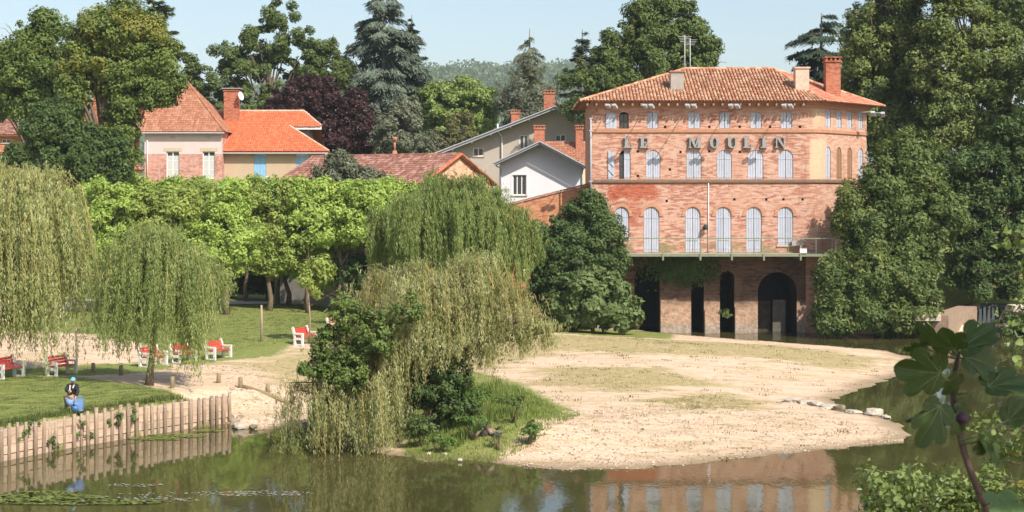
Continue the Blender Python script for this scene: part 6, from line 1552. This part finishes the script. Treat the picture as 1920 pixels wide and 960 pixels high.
MB().prism([np.array([HC[0] - .07, HC[1] - .07, HC[2] + .035]) + off, np.array([HC[0] + .08, HC[1] - .06, HC[2] + .035]) + off, np.array([HC[0] + .09, HC[1] - .15, HC[2] + .015]) + off, np.array([HC[0] + .03, HC[1] - .18, HC[2] + .01]) + off, np.array([HC[0] - .05, HC[1] - .15, HC[2] + .015]) + off], (0, 0, .012)).build('cap_brim', M_cap, cap_)
g_ = lambda ch, k_: [(x, y, z, r + k_) for x, y, z, r in ch]
skin_mesh('jacket', [[(-.10, .05, .56, .16), (-.05, .03, .68, .155), (0., 0., .86, .17), (.02, -.01, 1.0, .115), (.028, -.025, 1.055, .07)], [(.02, -.01, 1.0, .115)] + g_(LA[:3], .022), [(.02, -.01, 1.0, .115)] + g_(RA[:3], .022)], M_jacket, pr)
skin_mesh('trousers', [[(-.12, .05, .46, .155), (-.2, -.1, .42, .112), (-.10, -.36, .50, .092), (-.22, -.1, .14, .068), (-.29, -.01, .07, .058)], [(-.12, .05, .46, .155), (.0, -.1, .42, .112), (.10, -.36, .46, .092), (.08, -.26, .22, .070), (.08, -.23, .09, .058)]], M_trouser, pr)
for s_ in ([(-.30, .06, .045, .05), (-.32, -.06, .04, .045), (-.34, -.16, .03, .035)], [(.08, -.17, .045, .05), (.09, -.29, .04, .045), (.10, -.38, .03, .035)]): skin_mesh('shoe', [s_], M_shoe, pr)
b = MB(); b.beam(np.array([-.04, -.17, 1.02]) + off, np.array([-.06, -.21, .70]) + off, .05, .02, up=(0, 1, 0)); b.beam(np.array([.10, -.14, 1.02]) + off, np.array([.06, -.19, .9]) + off, .04, .02, up=(0, 1, 0)); b.build('pale_shirt_edge', M_strap, pr)
# blue bucket, blue bag, fishing rods
M_bucket = plain("blue_plastic", (.05, .16, .42), .45, .4, .08)
M_bag = plain("pale_blue_bag", (.17, .29, .50), .6, .3, .15, 9.)
def bucket(label, x, y, z, r, h, mat, name, cat):
    t_ = thing(name, label, cat, (x, y, z)); b = MB(); n = 16
    V = [(x + r * k_ * math.cos(2 * math.pi * i / n), y + r * k_ * math.sin(2 * math.pi * i / n), z + zz_) for k_, zz_ in ((.78, 0), (1., h), (.95, h), (.74, .03)) for i in range(n)]
    Fs = [(a_ * n + i, a_ * n + (i + 1) % n, (a_ + 1) * n + (i + 1) % n, (a_ + 1) * n + i) for a_ in range(3) for i in range(n)] + [tuple(range(n - 1, -1, -1)), tuple(3 * n + i for i in range(n))]
    b.add(V, Fs, 0, True); b.build('shell', mat, t_)
    MB().tube([(x + r * 1.0 * math.cos(q), y - .01, z + h + r * .8 * math.sin(q)) for q in np.linspace(0, math.pi, 9)], .008, 5).build('handle', M_zinc, t_); return t_
bucket('small mid-blue bucket held between the knees of the person', px_ + .03, py_ - .46, pz_ + .26, .15, .24, M_bag, 'bucket', 'bucket')
bx, by = P(149, 0, py_ - .35)[0], py_ - .35; bz_ = gz1(bx, by)
t_ = thing('shopping_bag', 'tall pale blue bag standing open right of the person', 'bag', (bx, by, bz_)); b = MB()
lo = [(-.15, -.10), (.15, -.10), (.15, .10), (-.15, .10)]; V = [(bx + a_ * k_, by + c_ * k_, bz_ + zz_) for k_, zz_ in ((.9, .05), (1.06, .30), (1.12, .52)) for a_, c_ in lo]
b.add(V, [(i * 4 + j, i * 4 + (j + 1) % 4, (i + 1) * 4 + (j + 1) % 4, (i + 1) * 4 + j) for i in range(2) for j in range(4)] + [(3, 2, 1, 0)]); b.build('shell', M_bag, t_)
MB().box(bx - .15, bx + .15, by - .1, by + .1, bz_ - .02, bz_ + .06).build('base', M_shoe, t_)
for yy in (-.11, .11): MB().tube([(bx + .09 * math.cos(q), by + yy, bz_ + .52 + .12 * math.sin(q)) for q in np.linspace(0, math.pi, 7)], .008, 4).build('handle', M_bag, t_)
bucket('deep blue bucket between the person and the pale blue bag', P(141, 0, py_ - .5)[0], py_ - .5, gz1(P(141, 0, py_ - .5)[0], py_ - .5), .12, .27, M_bucket, 'bucket', 'bucket')
b = MB(); b.tube([np.array([-.03, -.30, .80]) + off, np.array([.55, .35, 1.0]) + off, np.array([1.3, 1.1, 1.16]) + off], [.012, .009, .004], 5)
tag(b.build('fishing_rod', M_shoe), 'thin dark fishing rod held up to the right by the person', 'fishing rod')
b = MB(); b.tube([np.array([.55, -.2, .09]) + off, np.array([2.6, .9, .12]) + off], [.014, .008], 5)
tag(b.build('fishing_rod', plain("red_brown_rod", (.25, .09, .05), .5, .4)), 'reddish fishing rod lying on the grass right of the bag', 'fishing rod')

# ================================================================== ALGAE ON THE WATER
def pads(label_name, polys, n, r, mat):
    V = []; Fi = []; pts = []
    for (u, v, ru, rv, w_) in polys:
        m = int(n * w_); a_ = R.uniform(0, 6.28, m); q = R.uniform(0, 1, m) ** .6
        pts.append(np.stack([u + ru * q * np.cos(a_), v + rv * q * np.sin(a_)], -1))
    pts = np.concatenate(pts); k_ = 6
    for u, v in pts:
        x, y = G(u, v, .01)
        if sdf(LAND, np.array([x]), np.array([y]))[0] > -.05: continue
        rr = r * R.uniform(.5, 1.5); b0 = len(V); ph = R.uniform(0, 6)
        for j in range(k_): V.append((x + rr * 1.5 * math.cos(ph + j * 6.283 / k_), y + rr * math.sin(ph + j * 6.283 / k_), .012 + .004 * (b0 % 5)))
        Fi.append(tuple(range(b0, b0 + k_)))
    o = mesh_k(label_name, V, Fi, mat); o['kind'] = 'stuff'; return o
pads('algae', [(60, 932, 140, 5, .35), (150, 943, 150, 3.5, .3), (90, 925, 60, 4, .15), (30, 940, 70, 4, .15), (230, 940, 80, 2, .08)], 3800, .05, leaf_mat("duckweed", (.14, .18, .035), (.20, .24, .05), (.27, .30, .09), .1))
pads('algae', [(330, 817, 60, 4, .4), (290, 823, 50, 3, .25), (390, 808, 30, 2, .15)], 700, .05, bpy.data.materials["duckweed"])
pads('surface_scum', [(260, 938, 120, 5.0, .3), (250, 910, 60, 3, .15), (480, 925, 120, 5, .45), (300, 930, 90, 7, .15)], 330, .028, plain("grey_scum", (.34, .33, .30), .7, .3, .2))

# ================================================================== PLANTS ON THE NEAR RIGHT BANK
def lobed_leaf(size):
    """fig leaf in the xy plane, base at the origin, tip towards +y; returns verts, faces, material index"""
    lob = [(0, .02), (.10, -.08), (.24, -.10), (.38, -.02), (.46, .12), (.46, .26), (.38, .345), (.33, .37), (.42, .42), (.52, .54), (.54, .68), (.47, .78), (.36, .80), (.27, .74), (.235, .67), (.25, .78), (.24, .90), (.17, 1.0), (.08, 1.05), (0, 1.06)]
    o = lob + [(-x, y) for x, y in lob[-2:0:-1]]
    def h(x, y): return .10 * abs(x) - .16 * (y - .35) ** 2 + .015 * math.sin(x * 17 + y * 5) + .10 * abs(math.sin(math.atan2(x, y + .02) * 3.2)) * math.hypot(x, y) * .6
    V = [(0, .12, h(0, .12))]; Fs = []; rings = (.35, .7, 1.0); m = len(o); c = np.array([0, .12])
    for r in rings:
        for p in o: q = c + (np.array(p) - c) * r; V.append((q[0], q[1], h(q[0], q[1])))
    for j in range(m):
        j2 = (j + 1) % m; Fs.append((0, 1 + j2, 1 + j))
        for r in range(2): Fs.append((1 + r * m + j, 1 + r * m + j2, 1 + (r + 1) * m + j2, 1 + (r + 1) * m + j))
    mi = [0] * len(Fs)
    for tip in ((0, 1.0), (.46, .62), (-.46, .62), (.46, .2), (-.46, .2)):
        for sgn in (1, -1):
            k_ = 6; b0 = len(V); tp = np.array(tip); d_ = nrm(tp - np.array([0, .03])); sd = np.array([-d_[1], d_[0]])
            for i in range(k_):
                q = np.array([0, .03]) + (tp * .96 - np.array([0, .03])) * i / (k_ - 1); w_ = .014 * (1 - .75 * i / (k_ - 1))
                for e in (-1, 1): pt = q + sd * w_ * e; V.append((pt[0], pt[1], h(q[0], q[1]) + .006 * sgn))
            for i in range(k_ - 1): Fs.append((b0 + 2 * i, b0 + 2 * i + 1, b0 + 2 * i + 3, b0 + 2 * i + 2)); mi.append(1)
    return np.array(V) * size, Fs, mi
def leafmat(name, c, back=None):
    t = NT(name); n = t.noise(t.coord('Object'), 14., 4.); col = t.ramp(n, [(.3, sc(c, .85)), (.7, sc(c, 1.2))])
    t.bump(t.noise(t.coord('Object'), 60., 3.), .25, .01); t.fin(col, .42, .35)
    tr = t.n("ShaderNodeBsdfTranslucent"); t.l(t.mix(.4, col, (.25, .32, .03)), tr.inputs[0]); mx = t.n("ShaderNodeMixShader"); mx.inputs[0].default_value = .22
    t.l(t.b.outputs[0], mx.inputs[1]); t.l(tr.outputs[0], mx.inputs[2]); t.l(mx.outputs[0], t.out.inputs[0]); return t.m
LMf = leafmat("fig_leaf_surface", (.042, .078, .017)); LMv = leafmat("fig_leaf_vein", (.17, .22, .09))
FY = 5.0
figx, figy = P(1862, 0, FY)[0], FY
fig = thing('fig_tree', 'young fig shoot with large dark lobed leaves rising in the lower right corner', 'tree', (figx + .25, figy, gz1(figx + .25, figy)))
stem = [(1915, 1190), (1872, 1010), (1850, 956), (1828, 905), (1808, 850), (1796, 800), (1788, 755), (1786, 720), (1792, 690), (1797, 664)]
sp3 = [np.array(fig.location) - (0, 0, .1)] + [P(u, v, FY + .02 * i) for i, (u, v) in enumerate(stem)]
rad = [.020, .016, .0135, .0125, .0115, .011, .0105, .010, .0092, .0085, .007]
M_figbark = plain("fig_bark", (.13, .085, .065), .85, .2, .3, 30., bump=.4)
MB().tube(sp3, rad, 9).build('stem', M_figbark, fig)
MB().tube([sp3[-1] + (-.012, -.004, 0), sp3[-1] + (-.012, -.006, .018), sp3[-1] + (-.012, -.006, .03)], [.011, .015, .006], 9).build('fig_fruit', LMv, fig)
MB().tube([P(1805, 772, FY - .02), P(1804, 781, FY - .02), P(1804, 788, FY - .02), P(1804, 795, FY - .02)], [.006, .021, .021, .008], 10).build('fig_fruit', plain("purple_fig", (.06, .03, .05), .5, .3, .2, 20.), fig)
base_mesh = {}
def fig_leaf(u, v, tu, tv, size, tilt, roll, su, sv, dY=0., tdy=0., mat=None):
    """leaf from base pixel (u,v) towards (tu,tv); petiole from stem pixel (su,sv); tilt turns it edge-on"""
    k_ = ('m', mat.name if mat else '')
    if k_ not in base_mesh:
        V, Fs, mi = lobed_leaf(1.0); me = bpy.data.meshes.new('leaf'); me.from_pydata([tuple(p) for p in V], [], Fs); me.polygons.foreach_set('material_index', mi); me.polygons.foreach_set('use_smooth', [True] * len(Fs)); me.update(); me.materials.append(mat or LMf); me.materials.append(LMv); base_mesh[k_] = me
    b0 = P(u, v, FY + dY); tp = P(tu, tv, FY + dY + tdy); ya = nrm(tp - b0)
    fac = np.array([0, -1., .0]); za = nrm(fac - ya * np.dot(fac, ya)); xa = np.cross(ya, za)
    c, s_ = math.cos(tilt), math.sin(tilt); xa, za = xa * c + za * s_, za * c - xa * s_
    from mathutils import Matrix
    o = bpy.data.objects.new('leaf', base_mesh[k_]); COL.objects.link(o); o.parent = fig
    loc = b0 - root_off(fig)
    M = Matrix(((xa[0], ya[0], za[0], loc[0]), (xa[1], ya[1], za[1], loc[1]), (xa[2], ya[2], za[2], loc[2]), (0, 0, 0, 1)))
    o.matrix_local = M @ Matrix.Diagonal((size * roll * .93, size * .93, size * .93, 1))
    s3 = P(su, sv, FY + .08); MB().tube([s3, (s3 + b0) / 2 + (0, 0, -.008), b0 + ya * .01], [.0042, .0034, .0026], 5).build('petiole', LMv, fig)
    return o
fig_leaf(1766, 700, 1672, 690, .158, .25, 1.05, 1784, 715, -.06, -.03)
fig_leaf(1764, 758, 1722, 838, .155, .15, .86, 1788, 772, -.08, -.03)
fig_leaf(1758, 755, 1690, 798, .12, 1.0, .7, 1788, 765, -.02, .0)
fig_leaf(1775, 655, 1716, 602, .130, 1.1, .8, 1796, 668, .03, .05)
fig_leaf(1788, 655, 1762, 606, .105, .55, 1.15, 1797, 664, -.10, -.08)
fig_leaf(1800, 655, 1872, 606, .150, .9, .9, 1797, 664, -.02, .03)
fig_leaf(1808, 668, 1880, 690, .135, .5, 1.0, 1797, 668, .05, .05)
fig_leaf(1806, 650, 1895, 612, .15, 1.15, .8, 1797, 660, .07, .08)
fig_leaf(1850, 725, 1945, 716, .165, .95, .85, 1790, 740, .02, .03)
fig_leaf(1796, 702, 1766, 745, .085, .5, .9, 1788, 708, .06, .02)
fig_leaf(1790, 775, 1800, 800, .082, .4, 1.2, 1790, 768, .05, .02)
fig_leaf(1795, 755, 1812, 790, .10, .7, .8, 1790, 760, .07, .03)
fig_leaf(1842, 822, 1880, 880, .12, .9, .75, 1800, 830, .06, .03)
fig_leaf(1850, 818, 1838, 850, .075, .4, 1.1, 1800, 832, .05, .02)
fig_leaf(1870, 925, 1905, 985, .135, .35, .95, 1846, 948, -.35, -.1, leafmat("fig_leaf_backlit", (.10, .17, .05)))  # paler green puts the light coming through this leaf into its colour
fig_leaf(1888, 790, 1930, 750, .11, .5, .9, 1800, 826, .12, .03)
fig_leaf(1735, 648, 1700, 655, .07, .8, 1., 1790, 672, .08, .0)
# the upper part of the same fig, above and behind the eye point, shades the shoot
pos = []; 
for d_ in np.linspace(1.3, 2.6, 4):
    c0 = P(1790, 740, FY) + np.array([.77, -1., 1.28]) * d_
    pos.append(c0 + R.normal(0, 1, (26, 3)) * np.array([.26, .26, .22]))
pos = np.concatenate(pos); m = len(pos); nr = norm_rows(unit(m) * .5 + np.array([.77, -1, 1.28])); leaves('crown', pos, unit(m), nr, R.uniform(.16, .26, m), R.uniform(.14, .22, m), LMf, fig, .1)
ctr = pos.mean(0); MB().tube([np.array(fig.location) - (0, 0, .1), np.array([ctr[0] + .3, ctr[1], (ctr[2] + fig.location[2]) / 2]), ctr, ctr + (-.3, .2, .5)], [.04, .03, .02, .008], 7).build('stem', M_figbark, fig)
# small-leaved shrub
LMs = leafmat("small_shiny_leaf", (.17, .225, .06)); LMs2 = leafmat("small_yellow_leaf", (.30, .26, .03))
def shrub(label, Y, lobes, nsing, nrest, size, base, group=None):
    rt = thing('shrub', label, 'shrub', (base[0], base[1], gz1(*base)), group)
    me = bpy.data.meshes.new('leaf')
    o_ = [(0, 0, 0), (.30, .28, .05), (.36, .58, .06), (.2, .86, .03), (0, 1, -.03), (-.2, .86, .03), (-.36, .58, .06), (-.30, .28, .05), (0, .5, -.01)]
    me.from_pydata(o_, [], [(8, i, (i + 1) % 8) for i in range(8)]); me.polygons.foreach_set('use_smooth', [True] * 8); me.update(); me.materials.append(LMs)
    me2 = me.copy(); me2.materials.clear(); me2.materials.append(LMs2)
    n = nsing + nrest; pos, nor, C, cc = crown_points(lobes, Y, max(20, n // 16), size * 2.4, n, .8, .85, (.3, 1.03))
    ordr = np.argsort(pos[:, 1]); pos, nor = pos[ordr], nor[ordr]; ax = norm_rows(np.cross(nor, unit(n)) + nor * .25)
    from mathutils import Matrix
    for i in range(nsing):
        y_ = ax[i]; x_ = nrm(np.cross(y_, nor[i])); z_ = np.cross(x_, y_); s_ = size * R.uniform(.7, 1.25)
        o = bpy.data.objects.new('leaf', me2 if R.random() < .012 else me); COL.objects.link(o); o.parent = rt; l_ = pos[i] - np.array(rt.location)
        o.matrix_local = Matrix(((x_[0] * s_, y_[0] * s_, z_[0] * s_, l_[0]), (x_[1] * s_, y_[1] * s_, z_[1] * s_, l_[1]), (x_[2] * s_, y_[2] * s_, z_[2] * s_, l_[2]), (0, 0, 0, 1)))
    if nrest:
        p = pos[nsing:]; m = len(p); L = size * R.uniform(.7, 1.2, m); o = leaves('foliage', p, ax[nsing:], nor[nsing:], L, L * .68, LMs, rt, .12); o['kind'] = 'stuff'
    b = MB(); bz = np.array(rt.location)
    for c in cc[R.choice(len(cc), min(40, len(cc)), replace=False)]:
        m_ = (bz * .35 + c * .65) + R.normal(0, .05, 3)
        if abs(c[0] - bz[0]) > .8: m_ = np.array([bz[0] * .5 + c[0] * .5, c[1], c[2] - .12]); b.tube([bz + (0, 0, -.1), np.array([bz[0], c[1], c[2] - .5]), m_, c], [.016, .013, .009, .003], 5)
        else: b.tube([bz + (0, 0, -.1) + R.normal(0, .03, 3) * (1, 1, 0), m_, c], [.016, .010, .003], 5)
    b.build('stems', M_figbark, rt); return rt
shrub('dense small-leaved shrub along the bottom right under the fig shoot', 12., [(1680, 915, 50, 36), (1740, 920, 60, 40), (1800, 930, 60, 40), (1650, 935, 38, 40), (1840, 945, 50, 45), (1740, 980, 110, 50), (1850, 900, 30, 30), (1890, 935, 40, 45), (1640, 890, 20, 16)], 300, 2800, .050, (P(1750, 0, 12.3)[0], 12.3))
shrub('small-leaved spray at the right edge behind the fig stem', 11., [(1885, 830, 38, 45), (1915, 800, 34, 50), (1870, 880, 30, 25), (1930, 880, 40, 60), (1850, 815, 14, 12)], 170, 320, .050, (P(2300, 0, 11.)[0], 11.))
shrub('sunlit leafy twigs hanging at the upper right edge above the fig', 10., [(1912, 455, 22, 35), (1925, 540, 25, 50), (1900, 590, 18, 28), (1935, 620, 30, 50)], 110, 40, .055, (P(2360, 0, 10.)[0], 10.))
# thin twigs that show a few leaves right of the fig
shrub('few dark leaves on a twig at the right edge beside the fig tip', 9.5, [(1905, 690, 18, 18), (1925, 680, 20, 24)], 34, 0, .055, (P(2360, 0, 9.5)[0], 9.5))
# ================================================================== 0.00011
hz = MB().box(-2600, 2600, -150, 4200, -2.8, 280).build('haze', None)
t = NT("haze_air"); t.t.nodes.remove(t.b)
pv = t.n("ShaderNodeVolumePrincipled"); pv.inputs['Color'].default_value = (.68, .85, 1., 1); pv.inputs['Density'].default_value = 0.00011
pv.inputs['Anisotropy'].default_value = -.1
t.l(pv.outputs[0], t.out.inputs['Volume'])
hz.data.materials.clear(); hz.data.materials.append(t.m); hz['kind'] = 'stuff'
